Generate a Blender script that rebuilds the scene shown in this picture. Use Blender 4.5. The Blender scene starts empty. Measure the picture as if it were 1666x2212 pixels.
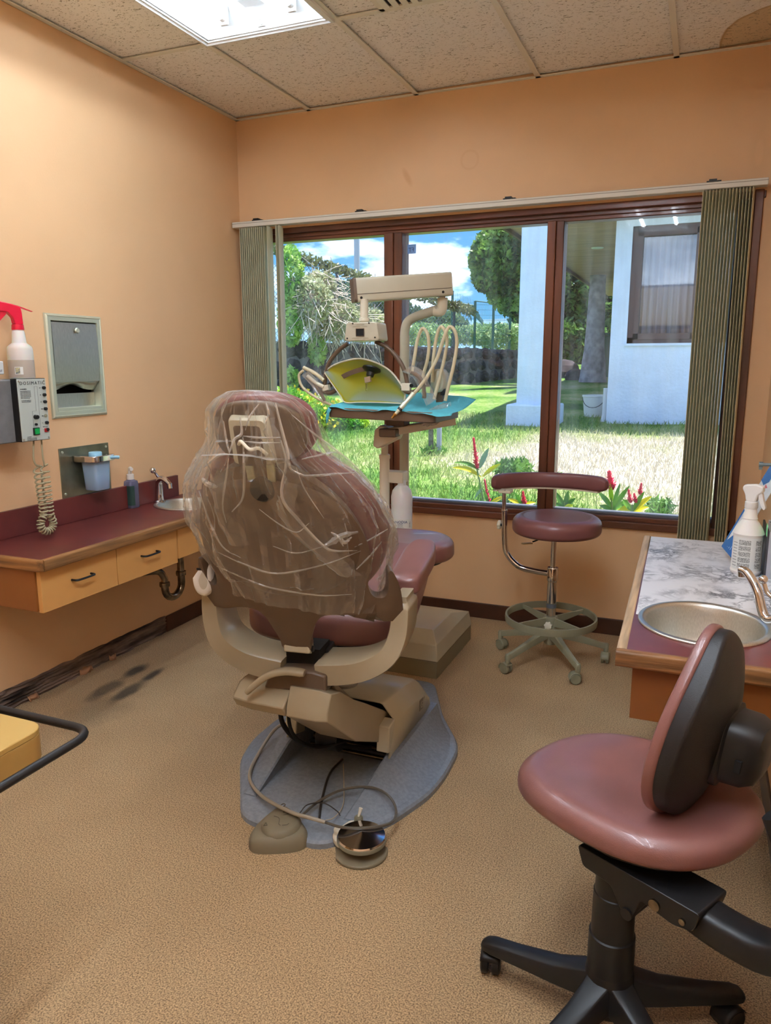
import bpy, bmesh, math, random
import numpy as np
from mathutils import Vector, Matrix, noise

random.seed(7)
C = bpy.context.scene.collection
scene = bpy.context.scene
PI = math.pi

# ------------------------------------------------------------------ camera
F, PITCH, YAW, ROLL = 1629.43, 0.19464, 0.39384, -0.00156
CAMZ = 1.3756
fwd = Vector((-math.sin(YAW)*math.cos(PITCH), math.cos(YAW)*math.cos(PITCH), -math.sin(PITCH)))
rgt0 = Vector((math.cos(YAW), math.sin(YAW), 0)); up0 = rgt0.cross(fwd)
rgt = rgt0*math.cos(ROLL) + up0*math.sin(ROLL); upv = -rgt0*math.sin(ROLL) + up0*math.cos(ROLL)
cam_d = bpy.data.cameras.new('camera'); cam = bpy.data.objects.new('camera', cam_d); C.objects.link(cam)
mw = Matrix((rgt, upv, -fwd)).transposed().to_4x4(); mw.translation = (0, 0, CAMZ)
cam.matrix_world = mw
cam_d.sensor_fit = 'HORIZONTAL'; cam_d.sensor_width = 36; cam_d.lens = F/1666*36
cam_d.clip_start = .05; cam_d.clip_end = 400
scene.camera = cam

# ------------------------------------------------------------------ world, sun, exposure
scene.view_settings.view_transform = 'Standard'; scene.view_settings.look = 'None'
scene.view_settings.exposure = 0.38; scene.view_settings.gamma = 1.0
scene.view_settings.use_curve_mapping = False
world = bpy.data.worlds.new('sky'); scene.world = world; world.use_nodes = True
wn, wl = world.node_tree.nodes, world.node_tree.links
wn.clear()
wo = wn.new('ShaderNodeOutputWorld'); wb = wn.new('ShaderNodeBackground'); wb.inputs['Strength'].default_value = .92
wt = wn.new('ShaderNodeTexCoord')
wsep = wn.new('ShaderNodeSeparateXYZ'); wl.new(wt.outputs['Generated'], wsep.inputs[0])
wr = wn.new('ShaderNodeValToRGB'); wl.new(wsep.outputs['Z'], wr.inputs[0])
wr.color_ramp.elements[0].position = 0.0; wr.color_ramp.elements[0].color = (.22, .60, 1.05, 1)
wr.color_ramp.elements[1].position = .35; wr.color_ramp.elements[1].color = (.09, .36, .95, 1)
wm = wn.new('ShaderNodeMapping'); wm.inputs['Scale'].default_value = (1.6, 1.6, 4.5); wm.inputs['Location'].default_value = (.3, .1, .35)
wl.new(wt.outputs['Generated'], wm.inputs[0])
wz = wn.new('ShaderNodeTexNoise'); wz.inputs['Scale'].default_value = 1.7; wz.inputs['Detail'].default_value = 7; wz.inputs['Roughness'].default_value = .55
wl.new(wm.outputs[0], wz.inputs['Vector'])
wc = wn.new('ShaderNodeValToRGB'); wl.new(wz.outputs['Fac'], wc.inputs[0])
wc.color_ramp.elements[0].position = .53; wc.color_ramp.elements[0].color = (0, 0, 0, 1)
wc.color_ramp.elements[1].position = .70; wc.color_ramp.elements[1].color = (1, 1, 1, 1)
wx = wn.new('ShaderNodeMixRGB'); wl.new(wc.outputs[0], wx.inputs[0]); wl.new(wr.outputs[0], wx.inputs[1]); wx.inputs[2].default_value = (5.0, 5.5, 6.2, 1)
wl.new(wx.outputs[0], wb.inputs['Color']); wl.new(wb.outputs[0], wo.inputs[0])

sd = bpy.data.lights.new('sun', 'SUN'); sun = bpy.data.objects.new('sun', sd); C.objects.link(sun)
sd.energy = 9.0; sd.angle = math.radians(.8); sd.color = (1, .96, .88)
sun.rotation_euler = Vector((-.12, -.16, -1)).to_track_quat('-Z', 'Y').to_euler()
sun.location = (0, 8, 12)

TUBE, TUBE_FILL = 37.0, 88.0       # emission of the tubes in view and of two unseen lamps added for fill

# ------------------------------------------------------------------ pixel -> point helper (photo measured on real planes)
def pt(px, py, X=None, Y=None, Z=None):
    d = fwd + rgt*((px-833)/F) - upv*((py-1106)/F)
    o = Vector((0, 0, CAMZ))
    k = X/d.x if X is not None else (Y/d.y if Y is not None else (Z-CAMZ)/d.z)
    return o + d*k

# ------------------------------------------------------------------ materials
def lin(c):
    c = c/255
    return c/12.92 if c <= .04045 else ((c+.055)/1.055)**2.4
def rgb(r, g, b): return (lin(r), lin(g), lin(b), 1)
MATS = {}
def mat(name, col, rough=.5, metal=0, spec=.5, noise_amt=0, noise_scale=20, col2=None, bump=0, bump_scale=200, stretch=None,
        trans=0, ior=1.45, alpha=1, emit=None, emit_s=0, coat=0, detail=4, ramp=(.35, .65), sheen=0, sss=0):
    if name in MATS: return MATS[name]
    m = bpy.data.materials.new(name); m.use_nodes = True
    n, l = m.node_tree.nodes, m.node_tree.links
    b = n['Principled BSDF']
    b.inputs['Base Color'].default_value = rgb(*col); b.inputs['Roughness'].default_value = rough
    b.inputs['Metallic'].default_value = metal; b.inputs['Specular IOR Level'].default_value = spec
    b.inputs['Transmission Weight'].default_value = trans; b.inputs['IOR'].default_value = ior; b.inputs['Alpha'].default_value = alpha
    b.inputs['Coat Weight'].default_value = coat
    if sheen: b.inputs['Sheen Weight'].default_value = sheen
    if sss: b.inputs['Subsurface Weight'].default_value = sss; b.inputs['Subsurface Scale'].default_value = .02
    if emit: b.inputs['Emission Color'].default_value = rgb(*emit); b.inputs['Emission Strength'].default_value = emit_s
    if noise_amt or bump:
        tc = n.new('ShaderNodeTexCoord'); mp = n.new('ShaderNodeMapping'); l.new(tc.outputs['Object'], mp.inputs[0])
        if stretch: mp.inputs['Scale'].default_value = stretch
    if noise_amt:
        t = n.new('ShaderNodeTexNoise'); t.inputs['Scale'].default_value = noise_scale; t.inputs['Detail'].default_value = detail
        l.new(mp.outputs[0], t.inputs['Vector'])
        r = n.new('ShaderNodeValToRGB'); l.new(t.outputs['Fac'], r.inputs[0])
        r.color_ramp.elements[0].position = ramp[0]; r.color_ramp.elements[1].position = ramp[1]
        c2 = col2 or tuple(max(0, c*(1-noise_amt)) for c in col)
        r.color_ramp.elements[0].color = rgb(*c2); r.color_ramp.elements[1].color = rgb(*col)
        l.new(r.outputs[0], b.inputs['Base Color'])
    if bump:
        t2 = n.new('ShaderNodeTexNoise'); t2.inputs['Scale'].default_value = bump_scale; t2.inputs['Detail'].default_value = 3
        l.new(mp.outputs[0], t2.inputs['Vector'])
        bp = n.new('ShaderNodeBump'); bp.inputs['Strength'].default_value = min(1, bump); bp.inputs['Distance'].default_value = .01
        l.new(t2.outputs['Fac'], bp.inputs['Height']); l.new(bp.outputs[0], b.inputs['Normal'])
    MATS[name] = m
    return m

W_PAINT = mat('peach_wall_paint', (230, 189, 145), .5, spec=.4, noise_amt=.04, noise_scale=1.4, bump=.05, bump_scale=120)
W_SHADOW = mat('brown_wall_paint', (190, 130, 96), .55, spec=.35, noise_amt=.07, noise_scale=2)
BROWN_TRIM = mat('dark_brown_trim', (74, 42, 26), .4, noise_amt=.25, noise_scale=8)
WINWOOD = mat('window_wood', (118, 66, 42), .35, noise_amt=.35, noise_scale=14, stretch=(1, 1, .12), coat=.2)
WINWOOD_H = mat('window_wood_across', (112, 62, 40), .35, noise_amt=.35, noise_scale=14, stretch=(.12, 1, 1), coat=.2)
T_GRID = mat('ceiling_grid_enamel', (236, 236, 224), .45)
OAK = mat('oak_edge', (158, 112, 66), .5, noise_amt=.3, noise_scale=60, stretch=(1, .06, 1), bump=.15, bump_scale=120)
OAK_X = mat('oak_edge_across', (150, 102, 56), .5, noise_amt=.38, noise_scale=60, stretch=(.06, 1, 1), bump=.15, bump_scale=120)
LAMINATE = mat('burgundy_laminate', (104, 46, 42), .33, noise_amt=.12, noise_scale=8)
TANLAM = mat('tan_laminate', (224, 168, 98), .45, noise_amt=.04, noise_scale=3)
TANLAM_D = mat('brown_laminate', (140, 84, 36), .45, noise_amt=.05, noise_scale=3)
STEEL = mat('brushed_steel', (214, 214, 206), .38, metal=1, noise_amt=.08, noise_scale=80, stretch=(8, 8, .5))
STEEL_G = mat('satin_steel', (216, 224, 204), .45, metal=.7)
CHROME = mat('chrome', (215, 215, 218), .07, metal=1)
OLDCHROME = mat('tarnished_chrome', (150, 138, 122), .25, metal=1, noise_amt=.45, noise_scale=22)
BLACK = mat('black_plastic', (18, 18, 20), .45)
BLACKM = mat('matte_black', (12, 12, 12), .8)
BLACKSHELL = mat('black_chair_shell', (24, 22, 24), .5, bump=.08, bump_scale=400)
VINYL = mat('burgundy_vinyl', (120, 74, 72), .36, spec=.5, noise_amt=.08, noise_scale=3, bump=.06, bump_scale=350, coat=.12)
VINYL2 = mat('dusty_rose_vinyl', (128, 84, 78), .36, spec=.5, noise_amt=.10, noise_scale=5, bump=.08, bump_scale=420, coat=.15)
BEIGE = mat('beige_enamel', (198, 193, 172), .27, noise_amt=.05, noise_scale=4)
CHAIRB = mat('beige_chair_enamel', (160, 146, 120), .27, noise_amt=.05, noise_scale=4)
BEIGE_D = mat('shaded_beige_enamel', (98, 79, 62), .42, noise_amt=.06, noise_scale=4)  # beige enamel darkened: the chair shell's shade is put into the colour
CREAM = mat('cream_plastic', (222, 216, 196), .35)
BASEGREY = mat('grey_base_casting', (134, 142, 152), .24, noise_amt=.08, noise_scale=90, bump=.12, bump_scale=260)
GREYP = mat('grey_plastic', (120, 116, 96), .45)
STOOLGREY = mat('warm_grey_enamel', (138, 136, 112), .42)
CABLE = mat('grey_cable', (150, 140, 122), .4)
CABLE_D = mat('dark_cable', (50, 46, 42), .45)
WHITE = mat('white_plastic', (232, 230, 226), .35)
ENAMEL = mat('white_enamel', (235, 240, 242), .35)
OLIVE = mat('olive_vane', (216, 214, 186), .5)
OLIVE_L = mat('pale_vane', (196, 190, 160), .55)
RAILW = mat('headrail_enamel', (222, 218, 206), .4)

def carpet_mat():
    m = bpy.data.materials.new('tan_carpet'); m.use_nodes = True
    n, l = m.node_tree.nodes, m.node_tree.links; b = n['Principled BSDF']; b.inputs['Roughness'].default_value = .7
    b.inputs['Specular IOR Level'].default_value = .35; b.inputs['Sheen Weight'].default_value = .06
    tc = n.new('ShaderNodeNewGeometry')
    t1 = n.new('ShaderNodeTexNoise'); t1.inputs['Scale'].default_value = 260; t1.inputs['Detail'].default_value = 4; l.new(tc.outputs['Position'], t1.inputs['Vector'])
    r1 = n.new('ShaderNodeValToRGB'); l.new(t1.outputs['Fac'], r1.inputs[0])
    r1.color_ramp.elements[0].position = .34; r1.color_ramp.elements[0].color = rgb(116, 92, 62)
    r1.color_ramp.elements[1].position = .62; r1.color_ramp.elements[1].color = rgb(206, 174, 130)
    t2 = n.new('ShaderNodeTexNoise'); t2.inputs['Scale'].default_value = 1.6; t2.inputs['Detail'].default_value = 6; l.new(tc.outputs['Position'], t2.inputs['Vector'])
    r2 = n.new('ShaderNodeValToRGB'); l.new(t2.outputs['Fac'], r2.inputs[0])
    r2.color_ramp.elements[0].position = .3; r2.color_ramp.elements[0].color = (.80, .76, .72, 1)
    r2.color_ramp.elements[1].position = .6; r2.color_ramp.elements[1].color = (1, 1, 1, 1)
    mx = n.new('ShaderNodeMixRGB'); mx.blend_type = 'MULTIPLY'; mx.inputs[0].default_value = 1
    l.new(r1.outputs[0], mx.inputs[1]); l.new(r2.outputs[0], mx.inputs[2])
    prev = mx
    # mould stains on the carpet near the left wall: soft-edged dark patches with shapes of their own
    t3 = n.new('ShaderNodeTexNoise'); t3.inputs['Scale'].default_value = 9; t3.inputs['Detail'].default_value = 5; l.new(tc.outputs['Position'], t3.inputs['Vector'])
    for (cx, cy, sx, sy, rot, k) in STAINS:
        mp = n.new('ShaderNodeMapping'); mp.vector_type = 'TEXTURE'
        mp.inputs['Location'].default_value = (cx, cy, 0); mp.inputs['Rotation'].default_value = (0, 0, rot); mp.inputs['Scale'].default_value = (sx, sy, 1)
        l.new(tc.outputs['Position'], mp.inputs[0])
        ln = n.new('ShaderNodeVectorMath'); ln.operation = 'LENGTH'; l.new(mp.outputs[0], ln.inputs[0])
        ad = n.new('ShaderNodeMath'); ad.operation = 'MULTIPLY_ADD'; l.new(t3.outputs['Fac'], ad.inputs[0]); ad.inputs[1].default_value = 1.3; l.new(ln.outputs['Value'], ad.inputs[2])
        mr = n.new('ShaderNodeMapRange'); l.new(ad.outputs[0], mr.inputs[0]); mr.inputs[1].default_value = 1.15; mr.inputs[2].default_value = 1.85
        mr.inputs[3].default_value = k; mr.inputs[4].default_value = 0
        mm = n.new('ShaderNodeMixRGB'); l.new(mr.outputs[0], mm.inputs[0]); l.new(prev.outputs[0], mm.inputs[1]); mm.inputs[2].default_value = rgb(24, 22, 14)
        prev = mm
    l.new(prev.outputs[0], b.inputs['Base Color'])
    bp = n.new('ShaderNodeBump'); bp.inputs['Strength'].default_value = .6; bp.inputs['Distance'].default_value = .006
    l.new(t1.outputs['Fac'], bp.inputs['Height']); l.new(bp.outputs[0], b.inputs['Normal'])
    return m
STAINS = []
for (px, py, ln_, wd, k) in [(290, 1450, .075, .030, .9), (330, 1458, .07, .022, .85), (228, 1490, .10, .036, .7), (275, 1495, .09, .028, .7), (300, 1480, .20, .03, .25), (210, 1535, .16, .09, .3)]:
    p = pt(px, py, Z=0); STAINS.append((p.x, p.y, wd*1.2, ln_*1.2, .1, k))
CARPET = carpet_mat()

def tile_mat():
    m = bpy.data.materials.new('fissured_ceiling_tile'); m.use_nodes = True
    n, l = m.node_tree.nodes, m.node_tree.links; b = n['Principled BSDF']; b.inputs['Roughness'].default_value = .9
    g = n.new('ShaderNodeNewGeometry')
    mp = n.new('ShaderNodeMapping'); mp.inputs['Scale'].default_value = (38, 80, 40); l.new(g.outputs['Position'], mp.inputs[0])
    wv = n.new('ShaderNodeTexNoise'); wv.inputs['Scale'].default_value = 1.6; wv.inputs['Detail'].default_value = 3; wv.inputs['Distortion'].default_value = 1.2; l.new(mp.outputs[0], wv.inputs['Vector'])
    r = n.new('ShaderNodeValToRGB'); l.new(wv.outputs['Fac'], r.inputs[0])
    r.color_ramp.elements[0].position = .355; r.color_ramp.elements[0].color = rgb(168, 166, 154)
    r.color_ramp.elements[1].position = .40; r.color_ramp.elements[1].color = rgb(252, 252, 248)
    t = n.new('ShaderNodeTexNoise'); t.inputs['Scale'].default_value = 1.1; t.inputs['Detail'].default_value = 4; l.new(g.outputs['Position'], t.inputs['Vector'])
    # old water stain in the corner by the right wall
    s = n.new('ShaderNodeMapping'); s.vector_type = 'TEXTURE'; s.inputs['Location'].default_value = (.24, 3.86, 2.69); s.inputs['Scale'].default_value = (.42, .50, 9); l.new(g.outputs['Position'], s.inputs[0])
    ln = n.new('ShaderNodeVectorMath'); ln.operation = 'LENGTH'; l.new(s.outputs[0], ln.inputs[0])
    ad = n.new('ShaderNodeMath'); ad.operation = 'MULTIPLY_ADD'; l.new(t.outputs['Fac'], ad.inputs[0]); ad.inputs[1].default_value = .5; l.new(ln.outputs['Value'], ad.inputs[2])
    sr = n.new('ShaderNodeValToRGB'); l.new(ad.outputs[0], sr.inputs[0]); e = sr.color_ramp.elements
    e[0].position = 0; e[0].color = rgb(236, 220, 192); e[1].position = .99; e[1].color = rgb(255, 255, 255)
    q = e.new(.95); q.color = rgb(226, 206, 172); q = e.new(.975); q.color = rgb(196, 168, 122)
    mx = n.new('ShaderNodeMixRGB'); mx.blend_type = 'MULTIPLY'; mx.inputs[0].default_value = 1; l.new(r.outputs[0], mx.inputs[1]); l.new(sr.outputs[0], mx.inputs[2])
    l.new(mx.outputs[0], b.inputs['Base Color'])
    bp = n.new('ShaderNodeBump'); bp.inputs['Strength'].default_value = .5; bp.inputs['Distance'].default_value = .004
    l.new(r.outputs[0], bp.inputs['Height']); l.new(bp.outputs[0], b.inputs['Normal'])
    return m
TILE = tile_mat()

def marble_mat():
    m = bpy.data.materials.new('marbled_contact_sheet'); m.use_nodes = True
    n, l = m.node_tree.nodes, m.node_tree.links; b = n['Principled BSDF']; b.inputs['Roughness'].default_value = .3
    tc = n.new('ShaderNodeTexCoord')
    acc = None
    for sc, off, w in ((5.0, 0, .05), (11.0, 3, .042)):
        mp = n.new('ShaderNodeMapping'); mp.inputs['Location'].default_value = (off, off, 0); l.new(tc.outputs['Object'], mp.inputs[0])
        t = n.new('ShaderNodeTexNoise'); t.inputs['Scale'].default_value = sc; t.inputs['Detail'].default_value = 9; t.inputs['Roughness'].default_value = .62; t.inputs['Distortion'].default_value = .5
        l.new(mp.outputs[0], t.inputs['Vector'])
        s = n.new('ShaderNodeMath'); s.operation = 'SUBTRACT'; l.new(t.outputs['Fac'], s.inputs[0]); s.inputs[1].default_value = .5
        a = n.new('ShaderNodeMath'); a.operation = 'ABSOLUTE'; l.new(s.outputs[0], a.inputs[0])
        r = n.new('ShaderNodeMapRange'); l.new(a.outputs[0], r.inputs[0]); r.inputs[1].default_value = 0; r.inputs[2].default_value = w; r.inputs[3].default_value = 1; r.inputs[4].default_value = 0
        if acc is None: acc = r
        else:
            mx = n.new('ShaderNodeMath'); mx.operation = 'MAXIMUM'; l.new(acc.outputs[0], mx.inputs[0]); l.new(r.outputs[0], mx.inputs[1]); acc = mx
    t = n.new('ShaderNodeTexNoise'); t.inputs['Scale'].default_value = 7; t.inputs['Detail'].default_value = 5; l.new(tc.outputs['Object'], t.inputs['Vector'])
    tr = n.new('ShaderNodeMapRange'); l.new(t.outputs['Fac'], tr.inputs[0]); tr.inputs[1].default_value = .4; tr.inputs[2].default_value = .65
    mu = n.new('ShaderNodeMath'); mu.operation = 'MULTIPLY'; l.new(acc.outputs[0], mu.inputs[0]); l.new(tr.outputs[0], mu.inputs[1])
    c = n.new('ShaderNodeMixRGB'); l.new(mu.outputs[0], c.inputs[0]); c.inputs[1].default_value = rgb(232, 232, 234); c.inputs[2].default_value = rgb(58, 60, 70)
    l.new(c.outputs[0], b.inputs['Base Color'])
    return m
MARBLE = marble_mat()

def film_mat(name, op, tint, rough=.12, edge=.65):
    """thin clear plastic film: mostly see-through, milky and glossy where it is seen edge-on or folded"""
    m = bpy.data.materials.new(name); m.use_nodes = True
    n, l = m.node_tree.nodes, m.node_tree.links; n.clear()
    o = n.new('ShaderNodeOutputMaterial')
    tr = n.new('ShaderNodeBsdfTransparent'); tr.inputs[0].default_value = tint
    gl = n.new('ShaderNodeBsdfGlossy'); gl.inputs['Roughness'].default_value = rough; gl.inputs[0].default_value = (.95, .95, .95, 1)
    df = n.new('ShaderNodeBsdfDiffuse'); df.inputs[0].default_value = (.85, .84, .82, 1)
    ts = n.new('ShaderNodeBsdfTranslucent'); ts.inputs[0].default_value = (.85, .85, .82, 1)
    ad = n.new('ShaderNodeMixShader'); ad.inputs[0].default_value = .4; l.new(df.outputs[0], ad.inputs[1]); l.new(ts.outputs[0], ad.inputs[2])
    m1 = n.new('ShaderNodeMixShader'); m1.inputs[0].default_value = .45; l.new(ad.outputs[0], m1.inputs[1]); l.new(gl.outputs[0], m1.inputs[2])
    lw = n.new('ShaderNodeLayerWeight'); lw.inputs['Blend'].default_value = .35
    mr = n.new('ShaderNodeMapRange'); l.new(lw.outputs['Facing'], mr.inputs[0]); mr.inputs[1].default_value = 0; mr.inputs[2].default_value = 1; mr.inputs[3].default_value = op; mr.inputs[4].default_value = edge
    m2 = n.new('ShaderNodeMixShader'); l.new(mr.outputs[0], m2.inputs[0]); l.new(tr.outputs[0], m2.inputs[1]); l.new(m1.outputs[0], m2.inputs[2])
    l.new(m2.outputs[0], o.inputs[0])
    return m
FILM = film_mat('clear_plastic_film', .07, (.97, .97, .95, 1), .07, .75)
CREASE_GLINT = film_mat('crease_glint_film', .45, (.97, .97, .95, 1), .1, .95)  # milky film for the highlights painted along the creases
FILM2 = film_mat('clear_sleeve_film', .2, (.97, .97, .97, 1), .15, .8)
def glass_mat():
    m = bpy.data.materials.new('window_glass'); m.use_nodes = True
    n, l = m.node_tree.nodes, m.node_tree.links; n.clear()
    o = n.new('ShaderNodeOutputMaterial')
    tr = n.new('ShaderNodeBsdfTransparent'); tr.inputs[0].default_value = (.97, .99, 1, 1)
    gl = n.new('ShaderNodeBsdfGlossy'); gl.inputs['Roughness'].default_value = .02
    fr = n.new('ShaderNodeFresnel'); fr.inputs[0].default_value = 1.4
    m1 = n.new('ShaderNodeMixShader'); l.new(fr.outputs[0], m1.inputs[0]); l.new(tr.outputs[0], m1.inputs[1]); l.new(gl.outputs[0], m1.inputs[2])
    df = n.new('ShaderNodeBsdfDiffuse'); df.inputs[0].default_value = (.9, .93, .97, 1)
    ts = n.new('ShaderNodeBsdfTranslucent'); ts.inputs[0].default_value = (.9, .93, .97, 1)
    a = n.new('ShaderNodeMixShader'); a.inputs[0].default_value = .75; l.new(df.outputs[0], a.inputs[1]); l.new(ts.outputs[0], a.inputs[2])
    tc = n.new('ShaderNodeTexCoord'); mp = n.new('ShaderNodeMapping'); mp.inputs['Scale'].default_value = (14, 1, 1.3); l.new(tc.outputs['Object'], mp.inputs[0])
    nz = n.new('ShaderNodeTexNoise'); nz.inputs['Scale'].default_value = 1.2; nz.inputs['Detail'].default_value = 6; l.new(mp.outputs[0], nz.inputs['Vector'])
    r = n.new('ShaderNodeMapRange'); l.new(nz.outputs['Fac'], r.inputs[0]); r.inputs[1].default_value = .4; r.inputs[2].default_value = .8; r.inputs[3].default_value = .01; r.inputs[4].default_value = .10
    m2 = n.new('ShaderNodeMixShader'); l.new(r.outputs[0], m2.inputs[0]); l.new(m1.outputs[0], m2.inputs[1]); l.new(a.outputs[0], m2.inputs[2])
    l.new(m2.outputs[0], o.inputs[0])
    return m
GLASS = glass_mat()

# ------------------------------------------------------------------ geometry builder
def catmull(pts, n=6, closed=False):
    P = [Vector(p) for p in pts]; out = []; N = len(P)
    for i in range(N if closed else N-1):
        a = P[(i-1) % N] if closed or i > 0 else P[i]*2-P[i+1]
        b = P[i]; c = P[(i+1) % N]
        d = P[(i+2) % N] if closed or i+2 < N else c*2-b
        for k in range(n):
            t = k/n
            out.append(.5*((2*b)+(c-a)*t+(2*a-5*b+4*c-d)*t*t+(3*b-a-3*c+d)*t**3))
    if not closed: out.append(P[-1])
    return out
def roundpoly(pts, r, n=4):
    """2-D polygon with rounded corners"""
    out = []; N = len(pts)
    for i in range(N):
        p = Vector(pts[i]); a = Vector(pts[i-1]); b = Vector(pts[(i+1) % N]); rr = r[i] if isinstance(r, (list, tuple)) else r
        va = (a-p); vb = (b-p); la = min(rr, va.length*.49); lb = min(rr, vb.length*.49)
        p0 = p+va.normalized()*la; p1 = p+vb.normalized()*lb
        for k in range(n+1):
            t = k/n; q = p0*(1-t)**2+p*2*t*(1-t)+p1*t*t; out.append((q.x, q.y))
    return out
def sellipse(a, b, n=32, e=2.4):
    out = []
    for k in range(n):
        t = 2*PI*k/n; c, s = math.cos(t), math.sin(t)
        out.append((a*abs(c)**(2/e)*(1 if c >= 0 else -1), b*abs(s)**(2/e)*(1 if s >= 0 else -1)))
    return out
class G:
    def __init__(s): s.v = []; s.f = []
    def add(s, vs, fs):
        o = len(s.v); s.v += [tuple(v) for v in vs]; s.f += [tuple(i+o for i in f) for f in fs]; return s
    def box(s, lo, hi):
        (a, b, c), (d, e, f) = lo, hi
        return s.add([(a, b, c), (d, b, c), (d, e, c), (a, e, c), (a, b, f), (d, b, f), (d, e, f), (a, e, f)],
                     [(0, 3, 2, 1), (4, 5, 6, 7), (0, 1, 5, 4), (1, 2, 6, 5), (2, 3, 7, 6), (3, 0, 4, 7)])
    def obox(s, c, ax, ay, az):
        """box from centre and three half-axis vectors"""
        c, ax, ay, az = map(Vector, (c, ax, ay, az)); vs = []
        for z in (-1, 1):
            for (x, y) in ((-1, -1), (1, -1), (1, 1), (-1, 1)): vs.append(c+ax*x+ay*y+az*z)
        return s.add(vs, [(0, 3, 2, 1), (4, 5, 6, 7), (0, 1, 5, 4), (1, 2, 6, 5), (2, 3, 7, 6), (3, 0, 4, 7)])
    def rings(s, R, cap=True, closed=False):
        n = len(R[0]); vs = [p for r in R for p in r]; fs = []; m = len(R)
        for i in range(m if closed else m-1):
            for j in range(n):
                a = i*n+j; b = i*n+(j+1) % n; c = ((i+1) % m)*n+(j+1) % n; d = ((i+1) % m)*n+j
                fs.append((a, b, c, d))
        if cap and not closed: fs.append(tuple(range(n-1, -1, -1))); fs.append(tuple((m-1)*n+j for j in range(n)))
        return s.add(vs, fs)
    def sheet(s, R):
        n = len(R[0]); fs = [(i*n+j, i*n+j+1, (i+1)*n+j+1, (i+1)*n+j) for i in range(len(R)-1) for j in range(n-1)]
        return s.add([p for r in R for p in r], fs)
    def sweep(s, path, prof, upd=None, closed=False, scale=None, cap=True):
        """profile list of 2-D points swept along a path"""
        P = [Vector(p) for p in path]; N = len(P); R = []; u = Vector(upd) if upd else None; fixed = upd is not None
        for i in range(N):
            if closed: t = (P[(i+1) % N]-P[i-1])
            else: t = (P[min(i+1, N-1)]-P[max(i-1, 0)])
            t.normalize()
            if u is None: u = Vector((0, 0, 1)) if abs(t.z) < .9 else Vector((0, 1, 0))
            a = t.cross(u)
            if a.length < 1e-6: a = t.cross(Vector((1, .01, 0)))
            a.normalize(); b = a.cross(t).normalized()
            if not fixed: u = b
            k = scale[i] if scale else 1
            R.append([P[i]+a*(x*k)+b*(y*k) for x, y in prof])
        return s.rings(R, cap, closed)
    def tube(s, path, r, n=10, closed=False, smooth=0, scale=None):
        if smooth: path = catmull(path, smooth, closed)
        return s.sweep(path, [(r*math.cos(2*PI*k/n), r*math.sin(2*PI*k/n)) for k in range(n)], closed=closed, scale=scale)
    def cyl(s, p0, p1, r0, r1=None, n=20):
        r1 = r0 if r1 is None else r1; p0 = Vector(p0); p1 = Vector(p1); t = (p1-p0).normalized()
        a = t.orthogonal().normalized(); b = t.cross(a)
        return s.rings([[p+(a*math.cos(2*PI*k/n)+b*math.sin(2*PI*k/n))*r for k in range(n)] for p, r in ((p0, r0), (p1, r1))])
    def lathe(s, prof, c=(0, 0, 0), axis=(0, 0, 1), n=28, cap=True):
        c = Vector(c); t = Vector(axis).normalized(); a = t.orthogonal().normalized(); b = t.cross(a)
        return s.rings([[c+t*h+(a*math.cos(2*PI*k/n)+b*math.sin(2*PI*k/n))*max(r, 1e-4) for k in range(n)] for r, h in prof], cap)
    def ell(s, c, ax, ay, az, n=16, m=10):
        c, ax, ay, az = map(Vector, (c, ax, ay, az)); R = []
        for i in range(m+1):
            ph = -PI/2+PI*i/m; rr = max(math.cos(ph), 1e-3)
            R.append([c+ax*(rr*math.cos(2*PI*k/n))+ay*(rr*math.sin(2*PI*k/n))+az*math.sin(ph) for k in range(n)])
        return s.rings(R)
    def prism(s, poly, f0, f1):
        """2-D polygon; f0/f1 map (x, y) to the two end faces"""
        return s.rings([[f0(x, y) for x, y in poly], [f1(x, y) for x, y in poly]])
    def pad(s, outline, th, er, fn, dish=0, inner=(.8, .5, .2), dome=None, n_edge=5):
        """upholstered pad: closed 2-D outline, thickness th, rounded edge er, fn(x, y, h) maps to space"""
        O = [Vector(p) for p in outline]; cx = sum((p.x for p in O))/len(O); cy = sum((p.y for p in O))/len(O); c = Vector((cx, cy))
        rad = sum((p-c).length for p in O)/len(O)
        R = []
        def ring(inset, h): k = 1-inset/rad; return [fn(*(c+(p-c)*k), h) for p in O]
        for k in inner[::-1]: R.append([fn(*(c+(p-c)*k), 0) for p in O])
        eb = min(er, th*.45)*.6
        for i in range(n_edge+1):
            a = PI/2*i/n_edge; R.append(ring(eb*(1-math.sin(a)), eb*(1-math.cos(a))))
        for i in range(n_edge+1):
            a = PI/2*i/n_edge; R.append(ring(er*(1-math.cos(a)), th-er*.8*(1-math.sin(a))))
        for k in inner:
            d = dome(k) if dome else -dish*(1-(k/1.0)**2)
            R.append([fn(*(c+(p-c)*k), th+d) for p in O])
        return s.rings(R)
    def xf(s, M):
        s.v = [tuple(M @ Vector(v)) for v in s.v]; return s
    def shift(s, d):
        s.v = [(a+d[0], b+d[1], c+d[2]) for a, b, c in s.v]; return s

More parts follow.
